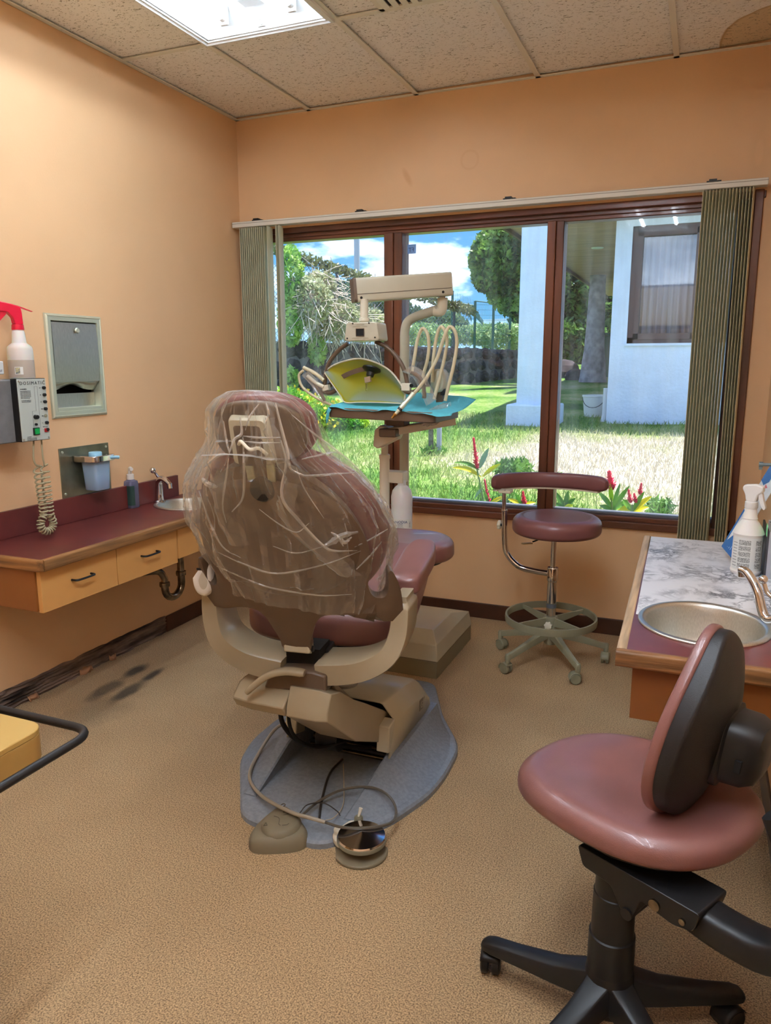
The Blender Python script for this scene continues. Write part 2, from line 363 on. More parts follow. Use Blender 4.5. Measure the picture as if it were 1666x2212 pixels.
# ------------------------------------------------------------------ object helpers
INV = {}
def tag(o, label=None, cat=None, group=None, kind=None):
    if label: o['label'] = label
    if cat: o['category'] = cat
    if group: o['group'] = group
    if kind: o['kind'] = kind
    return o
def thing(name, loc, label, cat, group=None, rz=0):
    o = bpy.data.objects.new(name, None); C.objects.link(o); o.empty_display_size = .05
    o.location = loc; o.rotation_euler = (0, 0, rz)
    INV[o.name] = (Matrix.Translation(Vector(loc)) @ Matrix.Rotation(rz, 4, 'Z')).inverted()
    return tag(o, label, cat, group)
def inv_of(p):
    while p is not None:
        if p.name in INV: return INV[p.name]
        p = p.parent
    return None
def obj(name, g, m, parent=None, smooth=40, bevel=0, sub=0, label=None, kind=None, seg=2, solid=0):
    me = bpy.data.meshes.new(name)
    if isinstance(g, G): me.from_pydata(g.v, [], g.f)
    else: g.to_mesh(me); g.free()
    me.validate(); me.update()
    if parent is not None:
        iv = inv_of(parent)
        if iv is not None: me.transform(iv)
    if m: me.materials.append(m)
    if isinstance(g, G):
        bm = bmesh.new(); bm.from_mesh(me); bmesh.ops.recalc_face_normals(bm, faces=bm.faces); bm.to_mesh(me); bm.free()
    if smooth:
        me.polygons.foreach_set('use_smooth', [True]*len(me.polygons))
        me.set_sharp_from_angle(angle=math.radians(smooth))
    o = bpy.data.objects.new(name, me); C.objects.link(o)
    if parent is not None: o.parent = parent
    else:
        # top-level meshes get their origin at the middle of their footprint so they turn and move sensibly
        co = np.empty(len(me.vertices)*3, dtype=np.float32); me.vertices.foreach_get('co', co); co = co.reshape(-1, 3)
        if len(co):
            lo, hi = co.min(0), co.max(0); c = Vector(((lo[0]+hi[0])/2, (lo[1]+hi[1])/2, lo[2]))
            me.transform(Matrix.Translation(-c)); o.location = c
            INV[o.name] = Matrix.Translation(-c)
    if solid: md = o.modifiers.new('solid', 'SOLIDIFY'); md.thickness = solid; md.offset = 0
    if bevel: md = o.modifiers.new('bevel', 'BEVEL'); md.width = bevel; md.segments = seg; md.limit_method = 'ANGLE'; md.angle_limit = math.radians(35)
    if sub: md = o.modifiers.new('sub', 'SUBSURF'); md.levels = sub; md.render_levels = sub
    if label: o['label'] = label
    if kind: o['kind'] = kind
    return o
def struct(name, g, m, **k):
    par = k.get('parent')
    o = obj(name, g, m, **k)
    if par is None: o['kind'] = 'structure'
    return o
def text(body, o, xdir, ydir, size, m, parent, name='lettering', align='LEFT', space=1.0, off=.0006):
    cu = bpy.data.curves.new(name, 'FONT'); cu.body = body; cu.size = size; cu.align_x = align; cu.extrude = .0003; cu.space_character = space
    cu.resolution_u = 2
    tmp = bpy.data.objects.new(name, cu); me = bpy.data.meshes.new_from_object(tmp); bpy.data.objects.remove(tmp); bpy.data.curves.remove(cu)
    me.materials.clear(); me.materials.append(m); t = bpy.data.objects.new(name, me); C.objects.link(t)
    x = Vector(xdir).normalized(); y = (Vector(ydir)-x*Vector(ydir).dot(x)).normalized(); z = x.cross(y)
    M = Matrix((x, y, z)).transposed().to_4x4(); M.translation = Vector(o)+z*off
    t.parent = parent; iv = inv_of(parent); t.matrix_local = (iv @ M) if iv is not None else M
    return t
INK = mat('ink', (40, 42, 50), .6)
INKB = mat('blue_ink', (40, 62, 120), .6)

# =================================================================== ROOM SHELL
XL, XR, YB, YR, ZC = -2.5015, .28, 3.865, -1.6, 2.698
struct('floor', G().box((XL-.1, YR-.1, -.06), (XR+.1, YB, 0)), CARPET, smooth=0)
DY0, DY1, DZ0, DZ1 = 2.405, 2.690, 1.172, 1.560        # recess of the towel dispenser
g = G(); x0, x1 = XL-.14, XL
g.box((x0, YR, 0), (x1, DY0, ZC+.2)); g.box((x0, DY1, 0), (x1, YB, ZC+.2)); g.box((x0, DY0, 0), (x1, DY1, DZ0)); g.box((x0, DY0, DZ1), (x1, DY1, ZC+.2))
struct('wall_left', g, W_PAINT, smooth=0)
WX0, WX1, WZ0, WZ1 = -2.475, .165, .565, 2.112
g = G(); y0, y1 = YB, YB+.16
g.box((XL-.14, y0, -.3), (WX0, y1, ZC+.2)); g.box((WX1, y0, -.3), (XR+.14, y1, ZC+.2)); g.box((WX0, y0, -.3), (WX1, y1, WZ0)); g.box((WX0, y0, WZ1), (WX1, y1, ZC+.2))
W_BACK = W_PAINT.copy(); W_BACK.name = 'peach_wall_paint_marked'
n_, l_ = W_BACK.node_tree.nodes, W_BACK.node_tree.links; b_ = n_['Principled BSDF']; src = b_.inputs['Base Color'].links[0].from_socket
gp = n_.new('ShaderNodeNewGeometry')
for (px, py, sx, sz, rot, inner, k, col) in ((880, 383, .020, .060, .5, 0, .30, (190, 128, 84)), (1015, 345, .052, .052, 0, .82, .16, (200, 140, 96)), (1640, 330, .05, .16, 0, .3, .22, (206, 170, 130))):
    p_ = pt(px, py, Y=YB); mp = n_.new('ShaderNodeMapping'); mp.vector_type = 'TEXTURE'; mp.inputs['Location'].default_value = (p_.x, YB, p_.z); mp.inputs['Scale'].default_value = (sx, 5, sz); mp.inputs['Rotation'].default_value = (0, -rot, 0)
    l_.new(gp.outputs['Position'], mp.inputs[0]); ln = n_.new('ShaderNodeVectorMath'); ln.operation = 'LENGTH'; l_.new(mp.outputs[0], ln.inputs[0])
    rr = n_.new('ShaderNodeValToRGB'); l_.new(ln.outputs['Value'], rr.inputs[0]); e_ = rr.color_ramp.elements; e_[0].position = inner*.8; e_[0].color = ((0, 0, 0, 1) if inner else (k, k, k, 1)); e_[1].position = 1; e_[1].color = (0, 0, 0, 1); q_ = e_.new(max(.4, inner)); q_.color = (k, k, k, 1)
    mx = n_.new('ShaderNodeMixRGB'); l_.new(rr.outputs[0], mx.inputs[0]); l_.new(src, mx.inputs[1]); mx.inputs[2].default_value = rgb(*col); src = mx.outputs[0]
l_.new(src, b_.inputs['Base Color'])
struct('wall_back', g, W_BACK, smooth=0)
struct('wall_right', G().box((XR, YR, 0), (XR+.14, YB, ZC+.2)), W_PAINT, smooth=0)
struct('wall_rear', G().box((XL-.14, YR-.14, 0), (XR+.14, YR, ZC+.2)), W_PAINT, smooth=0)
struct('baseboard_back', G().box((XL, YB-.012, 0), (XR, YB, .085)), BROWN_TRIM, bevel=.003)
GREYB = mat('grey_vinyl_base', (108, 100, 90), .5)
struct('baseboard_right', G().box((XR-.008, YR, 0), (XR, YB-.012, .10)), GREYB, bevel=.002)
bl = struct('baseboard_left', G().box((XL, 3.02, 0), (XL+.012, YB-.012, .085)), BROWN_TRIM, bevel=.003)
# rotten strip where the baseboard has come off
ROT = mat('rotten_wood', (134, 112, 98), .85, noise_amt=.75, noise_scale=9, stretch=(1, .35, 3), bump=.5, bump_scale=60, col2=(30, 22, 18), ramp=(.38, .62))
R = []
for i in range(240):
    y = .9+2.12*i/239; row = [(XL-.004, y, 0.0)]
    for j in range(15):
        z = .088*j/14; n_ = noise.noise((y*9, z*14, 0)); grain = .0065*math.sin(z*560+n_*3.0)*(1 if noise.noise((y*3, 7, 0)) > -.25 else .25)
        d = .006+grain+.007*noise.noise((y*26, z*40, 3))
        zz = z+(.008*noise.noise((y*14, 1, 5)) if j == 14 else 0)
        row.append((XL+max(.001, d), y, max(0, zz)))
    row.append((XL-.004, y, .09)); R.append(row)
obj('rotten_wood', G().sheet(R), ROT, parent=bl, smooth=60)
for (y, w) in ((1.65, .06), (1.78, .05), (1.92, .09), (2.15, .05), (2.45, .07), (2.62, .04)):   # flakes of old plaster at the foot of the wall
    g = G(); pts = [(XL+.008+.022*random.random(), y+w*(k/6-.5), .001) for k in range(7)] + [(XL+.008, y+w*(.5-k/6), .016+.016*random.random()) for k in range(7)]
    g.add(pts, [tuple(range(14))]); obj('flake', g, mat('peeling_plaster', (176, 128, 92), .9), parent=bl, solid=.002)

# ------------------------------------------------------------------ ceiling: tiles in a tee grid
ce = struct('ceiling', G().box((XL-.14, YR-.14, ZC+.16), (XR+.14, YB+.16, ZC+.2)), mat('plenum_board', (120, 116, 104), .9), smooth=0)
XS = [XL, -2.0403, -1.4307, -.8211, -.2115, XR]; YS = [YB, 2.947, 1.728, .509, -.71, YR]
for i in range(5):
    for j in range(5):
        if i == 1 and j in (1, 2): continue
        if i == 3 and j in (2, 3): continue
        xa, xb, ya, yb = XS[i]+.006, XS[i+1]-.006, YS[j+1]+.006, YS[j]-.006
        # tiles sit a little crooked in the grid, as in the photograph
        dz = [.002+.007*random.random() for _ in range(4)]
        if j == 0: dz[2] += .010; dz[3] += .004
        v = [(xa, ya, ZC+dz[0]), (xb, ya, ZC+dz[1]), (xb, yb, ZC+dz[2]), (xa, yb, ZC+dz[3])]
        obj('ceiling_tile', G().add(v+[(a, b, c+.015) for a, b, c in v], [(0, 1, 2, 3), (7, 6, 5, 4), (0, 4, 5, 1), (1, 5, 6, 2), (2, 6, 7, 3), (3, 7, 4, 0)]), TILE, parent=ce, smooth=0)
for x in XS[1:-1]: obj('grid_tee', G().box((x-.012, YR, ZC-.004), (x+.012, YB, ZC+.001)).box((x-.001, YR, ZC), (x+.001, YB, ZC+.03)), T_GRID, parent=ce, smooth=0)
for y in YS[1:-1]: obj('grid_tee', G().box((XL, y-.012, ZC-.0035), (XR, y+.012, ZC+.001)).box((XL, y-.001, ZC), (XR, y+.001, ZC+.03)), T_GRID, parent=ce, smooth=0)
obj('wall_angle', G().box((XL, YR, ZC-.004), (XL+.022, YB, ZC)).box((XL, YR, ZC-.004), (XL+.0015, YB, ZC+.02)), T_GRID, parent=ce, smooth=0)
obj('wall_angle', G().box((XL, YB-.022, ZC-.004), (XR, YB, ZC)), T_GRID, parent=ce, smooth=0)
obj('wall_angle', G().box((XR-.022, YR, ZC-.004), (XR, YB, ZC)), T_GRID, parent=ce, smooth=0)

# ------------------------------------------------------------------ fluorescent troffers
EMIT = mat('fluorescent_tube', (235, 245, 255), .3, emit=(226, 240, 255), emit_s=TUBE)
EMIT_FILL = mat('fill_fluorescent_tube', (235, 245, 255), .3, emit=(232, 242, 255), emit_s=TUBE_FILL)
EMIT_DIM = mat('dim_fluorescent_tube', (235, 245, 255), .3, emit=(232, 242, 255), emit_s=6)
def troffer(xa, xb, ya, yb, label, em=None):
    t = thing('ceiling_light', ((xa+xb)/2, (ya+yb)/2, ZC), label, 'light', 'fluorescent lights in the ceiling grid')
    g = G(); z0 = ZC-.004
    fr = [(xa+.004, ya+.004), (xb-.004, ya+.004), (xb-.004, yb-.004), (xa+.004, yb-.004)]
    def rect(i, z): return [(xa+i, ya+i, z), (xb-i, ya+i, z), (xb-i, yb-i, z), (xa+i, yb-i, z)]
    g.rings([rect(.004, z0), rect(.004, z0-.010), rect(.016, z0-.012), rect(.022, z0-.006), rect(.030, z0-.006), rect(.034, z0+.008), rect(.040, z0+.01)], cap=False)
    obj('trim_frame', g, ENAMEL, t, smooth=0)
    g = G(); g.rings([rect(.038, z0), rect(.040, z0+.035), rect(.075, z0+.075), rect(.08, z0+.10)], cap=False); g.box((xa+.05, ya+.05, z0+.10), (xb-.05, yb-.05, z0+.105))
    obj('housing', g, ENAMEL, t, smooth=0)
    xm = (xa+xb)/2
    obj('ballast_cover', G().prism([(xm-.075, z0+.10), (xm-.045, z0+.062), (xm+.045, z0+.062), (xm+.075, z0+.10)], lambda x, z: (x, ya+.10, z), lambda x, z: (x, yb-.10, z)), ENAMEL, t, smooth=0)
    obj('seam_ridge', G().box((xm-.018, ya+.12, z0+.056), (xm+.018, yb-.16, z0+.063)), ENAMEL, t, bevel=.002)
    for x in (xm-.155, xm+.155):
        tb = obj('tube', G().cyl((x, ya+.115, z0+.045), (x, yb-.115, z0+.045), .014, n=16), em or EMIT, t)
        for ye, dy_ in ((yb-.115, .02), (ya+.115, -.02)): obj('tube_cap', G().cyl((x, ye, z0+.045), (x, ye+dy_, z0+.045), .0145), WHITE, tb)
        for y in (ya+.085, yb-.085):
            obj('socket', G().box((x-.018, y-.008, z0+.02), (x+.018, y+.008, z0+.09)), WHITE, t, bevel=.004)
    cy = yb-.055
    obj('latch', G().box((xm-.016, cy-.004, z0+.004), (xm+.016, cy+.004, z0+.05)), ENAMEL, t, bevel=.002)
    obj('latch_ring', G().tube([(xm+.011*math.cos(a), cy-.006, z0+.02+.011*math.sin(a)) for a in [k*PI/6 for k in range(12)]], .0022, 6, closed=True), STEEL, t)
    for x in (xm-.11, xm+.12): obj('screw', G().cyl((x, cy, z0+.03), (x, cy-.006, z0+.03), .004), STEEL, t)
    return t
troffer(-2.0403, -1.4307, 1.728, 2.947, 'open fluorescent ceiling light with two bare tubes above the left of the room')
troffer(-2.0403, -1.4307, .509, 1.728, 'added unseen fluorescent ceiling light nearer the camera, above the rolling cart', EMIT_DIM)  # unseen troffer added to brighten the left side, kept dim
troffer(-.8211, -.2115, .509, 1.728, 'added unseen fluorescent fill light above the foreground chair', EMIT_FILL)
troffer(-.8211, -.2115, -.71, .509, 'added unseen fluorescent fill light behind the camera on the right side', EMIT_FILL)  # both right-hand troffers are unseen, added to brighten the room
# air vent
v = thing('ceiling_vent', (-1.07, 2.76, ZC), 'white louvred air vent in the ceiling beside the light', 'vent')
VX0, VX1, VY0, VY1 = -1.235, -.895, 2.60, 2.932
obj('duct', G().box((VX0+.005, VY0+.005, ZC-.006), (VX1-.005, VY1-.005, ZC-.001)), BLACKM, v, smooth=0)
g = G()
for lo, hi in (((VX0, VY0), (VX1, VY0+.02)), ((VX0, VY1-.02), (VX1, VY1)), ((VX0, VY0), (VX0+.02, VY1)), ((VX1-.02, VY0), (VX1, VY1))): g.box((lo[0], lo[1], ZC-.012), (hi[0], hi[1], ZC-.002))
obj('frame', g, T_GRID, v, smooth=0)
sl = None
for k in range(8):
    x = VX0+.035+.0385*k
    obj('slat', G().obox((x, (VY0+VY1)/2, ZC-.012), (.010, 0, .003), (0, (VY1-VY0)/2-.02, 0), (-.001, 0, .003)), T_GRID, v, smooth=0)

# =================================================================== WINDOW
wnd = struct('window_1', G().box((WX0, YB-.012, WZ1-.03), (WX1+.03, YB+.012, WZ1)), WINWOOD_H, smooth=30, bevel=.003)
GY = YB+.055
def member(nm, lo, hi, m, p=wnd, bv=.004): return obj(nm, G().box(lo, hi), m, parent=p, bevel=bv)
member('frame_rail', (WX0, YB+.012, 2.062), (WX1, YB+.12, WZ1), WINWOOD_H)
member('frame_rail', (WX0, YB+.022, 2.045), (WX1, YB+.10, 2.065), WINWOOD_H)
member('frame_rail', (WX0, YB-.018, WZ0-.002), (WX1+.02, YB+.10, .598), WINWOOD_H)
member('frame_rail', (WX0, YB+.002, .596), (WX1, YB+.12, .622), WINWOOD_H)
member('glazing_track', (WX0, YB+.030, .620), (WX1, YB+.10, .634), mat('grey_track', (96, 96, 104), .4))
member('frame_stile', (WX0-.005, YB-.018, WZ0), (WX0+.035, YB+.12, 2.08), WINWOOD)
member('frame_stile', (.085, YB-.004, WZ0), (WX1, YB+.12, 2.08), mat('dark_jamb_wood', (74, 40, 26), .4, noise_amt=.3, noise_scale=10, stretch=(1, 1, .15)))
member('jamb_casing', (.150, YB-.018, WZ0-.01), (.187, YB+.01, WZ1+.005), WINWOOD)
M1, M2 = (-1.612, -1.512), (-.752, -.672)
for a, b in (M1, M2):
    w = (b-a)
    member('mullion', (a, YB-.004, .62), (a+w*.52, YB+.11, 2.05), WINWOOD)
    member('mullion', (a+w*.52, YB+.006, .62), (b, YB+.11, 2.05), WINWOOD)
for a, b in ((WX0+.035, M1[0]), (M1[1], M2[0]), (M2[1], .085)):
    obj('pane', G().box((a, GY, .630), (b, GY+.004, 2.05)), GLASS, parent=wnd, smooth=0)
# the mirror-written sticker on the middle pane
st = obj('sticker', G().box((-1.500, GY-.001, 1.945), (-1.452, GY, 1.992)), mat('clear_sticker', (120, 160, 215), .5), parent=wnd, smooth=0)
text('FT', (-1.462, GY-.0012, 1.955), (-1, 0, 0), (0, 0, 1), .03, INKB, st, off=0)

# ------------------------------------------------------------------ vertical blinds
vb = thing('vertical_blind', (-1.15, 3.80, 0), 'vertical blind with olive vanes stacked at both sides of the window', 'blind')
hy0, hy1, hz = 3.775, 3.825, 2.118
hr = obj('head_rail', G().box((-2.495, hy0, hz), (.195, hy1, hz+.030)), RAILW, vb, bevel=.003)
obj('rail_groove', G().box((-2.494, hy0-.0008, hz+.019), (.194, hy0+.001, hz+.0215)), mat('groove_shadow', (150, 146, 132), .6), hr, smooth=0)
for x in (-2.35, -1.72, -.93, -.02): obj('bracket', G().box((x-.03, 3.80, hz+.030), (x+.03, YB-.001, hz+.040)).box((x-.02, 3.795, hz+.036), (x+.012, 3.82, hz+.046)), BLACK, hr, smooth=0)
def vane_mesh():
    g = G(); prof = []
    for k in range(7):
        u = (k/6-.5)*.089; prof.append((.0045*(1-(2*u/.089)**2), u))
    poly = prof+[(x-.0012, y) for x, y in prof[::-1]]
    g.prism(poly, lambda x, y: (x, y, 0), lambda x, y: (x, y, 1.60)); return g
vane0 = None
def vane(x, a, tilt=0, m=OLIVE, top=2.112, ln=1.60):
    global vane0
    if vane0 is None:
        g = vane_mesh(); me = bpy.data.meshes.new('vane'); me.from_pydata(g.v, [], g.f); me.update()
        me.polygons.foreach_set('use_smooth', [True]*len(me.polygons)); me.set_sharp_from_angle(angle=.6)
        me.materials.append(m); vane0 = bpy.data.objects.new('vane', me); C.objects.link(vane0); o = vane0
    else: o = vane0.copy(); C.objects.link(o)
    o.parent = vb
    M = Matrix.Translation((x+1.15, 0, top)) @ Matrix.Rotation(tilt, 4, 'Y') @ Matrix.Rotation(a, 4, 'Z') @ Matrix.Translation((0, 0, -ln))
    o.matrix_local = M
for px in np.linspace(522, 573, 13): vane(pt(px, 503, Y=3.80).x, math.radians(20))
for px, a in ((583, 10), (601, 12)): vane(pt(px, 503, Y=3.80).x, math.radians(a))
vane(pt(607, 503, Y=3.80).x, math.radians(14))
xr = [pt(px, 425, Y=3.80).x for px in np.linspace(1522, 1628, 16)]
for k, x in enumerate(xr):
    if k < 11: vane(x, math.radians(-7.5), .0015*k*.3)
    else: vane(x, math.radians(-6), -.010+.0012*(k-11))

# =================================================================== LEFT WALL FITTINGS
# counter
CZ = .70; LX = -2.085; LY0, LY1 = 1.885, 3.40
ct = thing('counter', (-2.29, 2.6, .66), 'burgundy counter with oak edge and drawers along the left wall', 'counter')
obj('top', G().box((XL, LY0+.014, CZ-.038), (LX-.012, LY1, CZ)), LAMINATE, ct, bevel=.001)
def edge_prof(): return roundpoly([(-.012, -.040), (.012, -.040), (.012, .002), (-.012, .002)], .007, 3)
obj('oak_edging', G().sweep([(LX-.006, LY0+.014, CZ), (LX-.006, LY1, CZ)], edge_prof(), upd=(0, 0, 1)), OAK, ct)
obj('oak_edging', G().sweep([(XL, LY0+.008, CZ), (LX-.016, LY0+.008, CZ), (LX-.006, LY0+.018, CZ)], edge_prof(), upd=(0, 0, 1)), OAK_X, ct)
obj('splashback', G().box((XL, LY0, CZ), (XL+.018, 3.17, CZ+.108)), LAMINATE, ct, bevel=.002)
fx = LX-.030; zt, zb = CZ-.040, .505
obj('carcass', G().box((XL, LY0+.03, zb+.01), (fx-.03, LY1-.02, zt)), TANLAM_D, ct, smooth=0)
obj('end_panel', G().box((XL, LY0+.016, zb), (fx-.022, LY0+.030, zt)), TANLAM_D, ct, bevel=.001)
for (ya, yb_) in ((LY0+.022, 2.285), (2.289, 2.665)):
    dr = obj('drawer', G().box((fx-.020, ya, zb-.004), (fx, yb_, zt-.004)), TANLAM, ct, bevel=.001)
    ym = (ya+yb_)/2; zm = (zt+zb)/2+.005
    obj('handle', G().tube([(fx-.002, ym-.048, zm), (fx+.020, ym-.046, zm), (fx+.027, ym-.030, zm), (fx+.027, ym+.030, zm), (fx+.020, ym+.046, zm), (fx-.002, ym+.048, zm)], .0042, 8, smooth=4), BLACK, dr)
obj('apron_panel', G().box((fx-.020, 2.673, zb+.012), (fx+.001, LY1, zt-.004)), TANLAM, ct, bevel=.001)

# sinks: oval drop-in bowls
def sink(name, cx, cy, rx, ry, z, depth, label):
    t = thing(name, (cx, cy, z), label, 'sink')
    prof = [(1.00, -.001), (1.0, .003), (.985, .0055), (.93, .006), (.90, .003), (.885, -.004), (.86, -.02), (.80, -depth*.6), (.68, -depth*.88), (.45, -depth*.98), (.10, -depth), (.09, -depth-.004)]
    R = [[(cx+rx*k*math.cos(2*PI*j/48), cy+ry*k*math.sin(2*PI*j/48), z+h) for j in range(48)] for k, h in prof]
    g = G(); g.rings(R, cap=False); obj('bowl', g, STEEL, t, smooth=50, solid=.0016)
    obj('drain', G().lathe([(.0, 0), (.024, 0), (.026, .003), (.020, .003), (.016, .001), (0, .001)], (cx, cy, z-depth-.003)), STEEL_G, t)
    return t
def hole(o, cx, cy, rx, ry, z):
    """cut the sink opening out of a worktop"""
    g = G(); g.rings([[(cx+rx*math.cos(2*PI*j/48), cy+ry*math.sin(2*PI*j/48), zz) for j in range(48)] for zz in (z-.4, z+.05)])
    me = bpy.data.meshes.new('cut'); me.from_pydata(g.v, [], g.f)
    bm = bmesh.new(); bm.from_mesh(me); bmesh.ops.recalc_face_normals(bm, faces=bm.faces); bm.to_mesh(me); bm.free()
    c = bpy.data.objects.new('cut', me); C.objects.link(c)
    md = o.modifiers.new('hole', 'BOOLEAN'); md.operation = 'DIFFERENCE'; md.object = c; md.solver = 'EXACT'
    bpy.context.view_layer.update(); dg = bpy.context.evaluated_depsgraph_get()
    nm = bpy.data.meshes.new_from_object(o.evaluated_get(dg)); o.modifiers.clear(); old = o.data; o.data = nm
    bpy.data.objects.remove(c); bpy.data.meshes.remove(me)
SX, SY = -2.285, 2.985
for ch in list(ct.children):
    if ch.name.startswith('top') or ch.name.startswith('carcass'): hole(ch, SX, SY, .165*.9, .165*.9, CZ)
sink('sink', SX, SY, .165, .165, CZ, .13, 'small round steel sink in the left burgundy counter, half hidden by the covered chair')

# left faucet
t = thing('faucet', (-2.455, 2.97, CZ), 'chrome single lever faucet behind the left sink', 'faucet')
fx0, fy0 = -2.452, 2.975
obj('deck_plate', G().lathe([(.0, 0), (.030, 0), (.030, .006), (.024, .012), (0, .012)], (fx0, fy0, CZ)), CHROME, t)
obj('body', G().sweep(catmull([(fx0, fy0, CZ+.01), (fx0+.002, fy0, CZ+.06), (fx0+.014, fy0-.008, CZ+.11), (fx0+.055, fy0-.028, CZ+.125), (fx0+.105, fy0-.045, CZ+.10)], 5), [(.018*math.cos(a), .018*math.sin(a)) for a in [k*PI/8 for k in range(16)]], scale=[1.25-.6*k/20 for k in range(21)]), CHROME, t)
obj('spout_tip', G().cyl((fx0+.100, fy0-.044, CZ+.105), (fx0+.104, fy0-.046, CZ+.082), .012), CHROME, t)
lv = obj('lever', G().tube([(fx0+.004, fy0, CZ+.12), (fx0-.004, fy0-.012, CZ+.145), (fx0+.004, fy0-.038, CZ+.160)], .007, 10, smooth=4), CHROME, t)
obj('knob', G().ell((fx0+.006, fy0-.045, CZ+.166), (.015, 0, 0), (0, .015, 0), (0, 0, .015)), CHROME, lv)

# P-trap under the counter
t = thing('drain_trap', (-2.3, 2.95, .35), 'tarnished chrome drain trap under the left sink', 'pipe')
tx = -2.29
a = pt(389, 1200, X=tx); b = pt(392, 1262, X=tx); c0 = pt(374, 1288, X=tx); d = pt(352, 1262, X=tx); e = pt(330, 1240, X=tx); f_ = pt(300, 1240, X=-2.34)
obj('tail_pipe', G().cyl((tx, a.y, .60), (tx, a.y, b.z+.045), .017), OLDCHROME, t)
y1_, y2_ = a.y, a.y-.125; zb_ = b.z+.012; r_ = .0625
arc = [(tx, y1_, zb_+.05)]+[(tx, y1_-r_+r_*math.cos(q), zb_-r_*.9*math.sin(q)) for q in [k*PI/10 for k in range(11)]]+[(tx, y2_, zb_+.03)]
obj('u_bend', G().tube(arc, .018, 14), OLDCHROME, t)
obj('wall_tube', G().tube([(tx, y2_, zb_+.02), (tx, y2_, zb_+.05), (tx-.005, y2_-.02, zb_+.085), (tx-.02, y2_-.055, zb_+.098), (tx-.08, y2_-.12, zb_+.095), (XL, y2_-.19, zb_+.09)], .0165, 14, smooth=4), OLDCHROME, t)
for (x, y, z) in ((tx, y1_, zb_+.045), (tx, y2_, zb_+.022)): obj('slip_nut', G().lathe([(.018, -.012), (.024, -.010), (.025, 0), (.024, .010), (.018, .012)], (x, y, z)), OLDCHROME, t)
obj('escutcheon', G().lathe([(0, 0), (.034, 0), (.028, .014), (.018, .018)], (XL, y2_-.19, zb_+.09), (1, 0, 0)), OLDCHROME, t)

# towel dispenser
t = thing('towel_dispenser', (XL, 2.55, 1.15), 'recessed stainless steel paper towel dispenser set in the left wall', 'dispenser')
oy0, oy1, oz0, oz1 = 2.389, 2.706, 1.149, 1.580
def rc(i, x): return [(x, oy0+i, oz0+i), (x, oy1-i, oz0+i), (x, oy1-i, oz1-i), (x, oy0+i, oz1-i)]
obj('frame', G().rings([rc(0, XL+.001), rc(.003, XL+.008), rc(.010, XL+.012), rc(.012, XL+.010), rc(.028, XL+.010), rc(.030, XL+.002), rc(.030, XL-.05)], cap=False), STEEL_G, t, smooth=0)
obj('liner', G().box((XL-.125, DY0+.002, DZ0+.002), (XL-.12, DY1-.002, DZ1-.002)), mat('dark_steel', (90, 88, 80), .35, metal=1), t, smooth=0)
g = G(); g.box((XL-.12, DY0+.002, DZ0+.002), (XL-.01, DY0+.005, DZ1-.002)); g.box((XL-.12, DY1-.005, DZ0+.002), (XL-.01, DY1-.002, DZ1-.002)); g.box((XL-.12, DY0, DZ0+.004), (XL-.01, DY1, DZ0+.008))
obj('side_liner', g, mat('dark_steel', (90, 88, 80), .35, metal=1), t, smooth=0)
iy0, iy1 = oy0+.032, oy1-.032
R = []
for k in range(9):
    z = 1.300+(oz1-.034-1.300)*k/8; bul = .0045*math.sin(PI*k/8); R.append([(XL+.006+bul, iy0, z), (XL+.006+bul, iy1, z), (XL-.002, iy1, z), (XL-.002, iy0, z)])
dr = obj('door', G().rings(R), STEEL, t, smooth=30)
obj('lock', G().lathe([(0, 0), (.011, 0), (.012, .003), (.009, .007), (0, .007)], (XL+.010, 2.555, 1.515), (1, 0, 0)), STEEL_G, dr)
R = []   # curved lip with the hand opening below the door
for k in range(17):
    u = k/16; y = iy0+(iy1-iy0)*u; zc = 1.262+.026*math.exp(-((u-.45)/.25)**2)
    R.append([(XL-.002, y, 1.30), (XL-.015, y, (1.30+zc)/2), (XL-.030, y, zc), (XL-.032, y, zc)])
obj('lip', G().sheet(R), STEEL, t, solid=.002)
obj('throat', G().box((XL-.10, iy0, 1.236), (XL-.09, iy1, 1.30)), BLACKM, t, smooth=0)
obj('tray', G().box((XL-.035, iy0, 1.180), (XL-.031, iy1, 1.250)), STEEL, t, smooth=0)
obj('sill', G().box((XL-.03, iy0, 1.170), (XL+.008, iy1, 1.192)), STEEL_G, t, bevel=.002)

# steel plate with blue jar
t = thing('wall_holder', (XL, 2.555, .80), 'steel wall plate holding a pale blue plastic jar beneath the towel dispenser', 'dispenser')
obj('plate', G().box((XL, 2.408, .808), (XL+.004, 2.700, 1.022)), mat('dull_steel_plate', (168, 166, 140), .38, metal=.9, noise_amt=.25, noise_scale=6), t, bevel=.001)
for y in (2.425, 2.683):
    for z in (.825, 1.005): obj('screw', G().lathe([(0, 0), (.006, 0), (.005, .003), (0, .004)], (XL+.004, y, z), (1, 0, 0), n=10), STEEL_G, t)
sh = roundpoly([(XL+.004, 2.48), (XL+.11, 2.48), (XL+.125, 2.50), (XL+.125, 2.60), (XL+.11, 2.62), (XL+.004, 2.62)], .012)
obj('bracket', G().prism(sh, lambda x, y: (x, y, .958), lambda x, y: (x, y, .985)), CHROME, t, bevel=.003)
BLUEJ = mat('pale_blue_plastic', (156, 188, 220), .3, sss=.1)
R = [[(x_, y_, z_) for x_, y_ in [(XL+.066+a_*k_, 2.55+b_*k_) for a_, b_ in sellipse(.050, .054, 28, 5)]] for z_, k_ in ((.832, .72), (.836, .78), (.90, .84), (.962, .92))]
obj('jar', G().rings(R), BLUEJ, t)
lidb = obj('lid', G().lathe([(0, 0), (.028, 0), (.028, .010), (.025, .013), (0, .013)], (XL+.066, 2.55, .985)), mat('blue_lid', (150, 200, 222), .35), t)
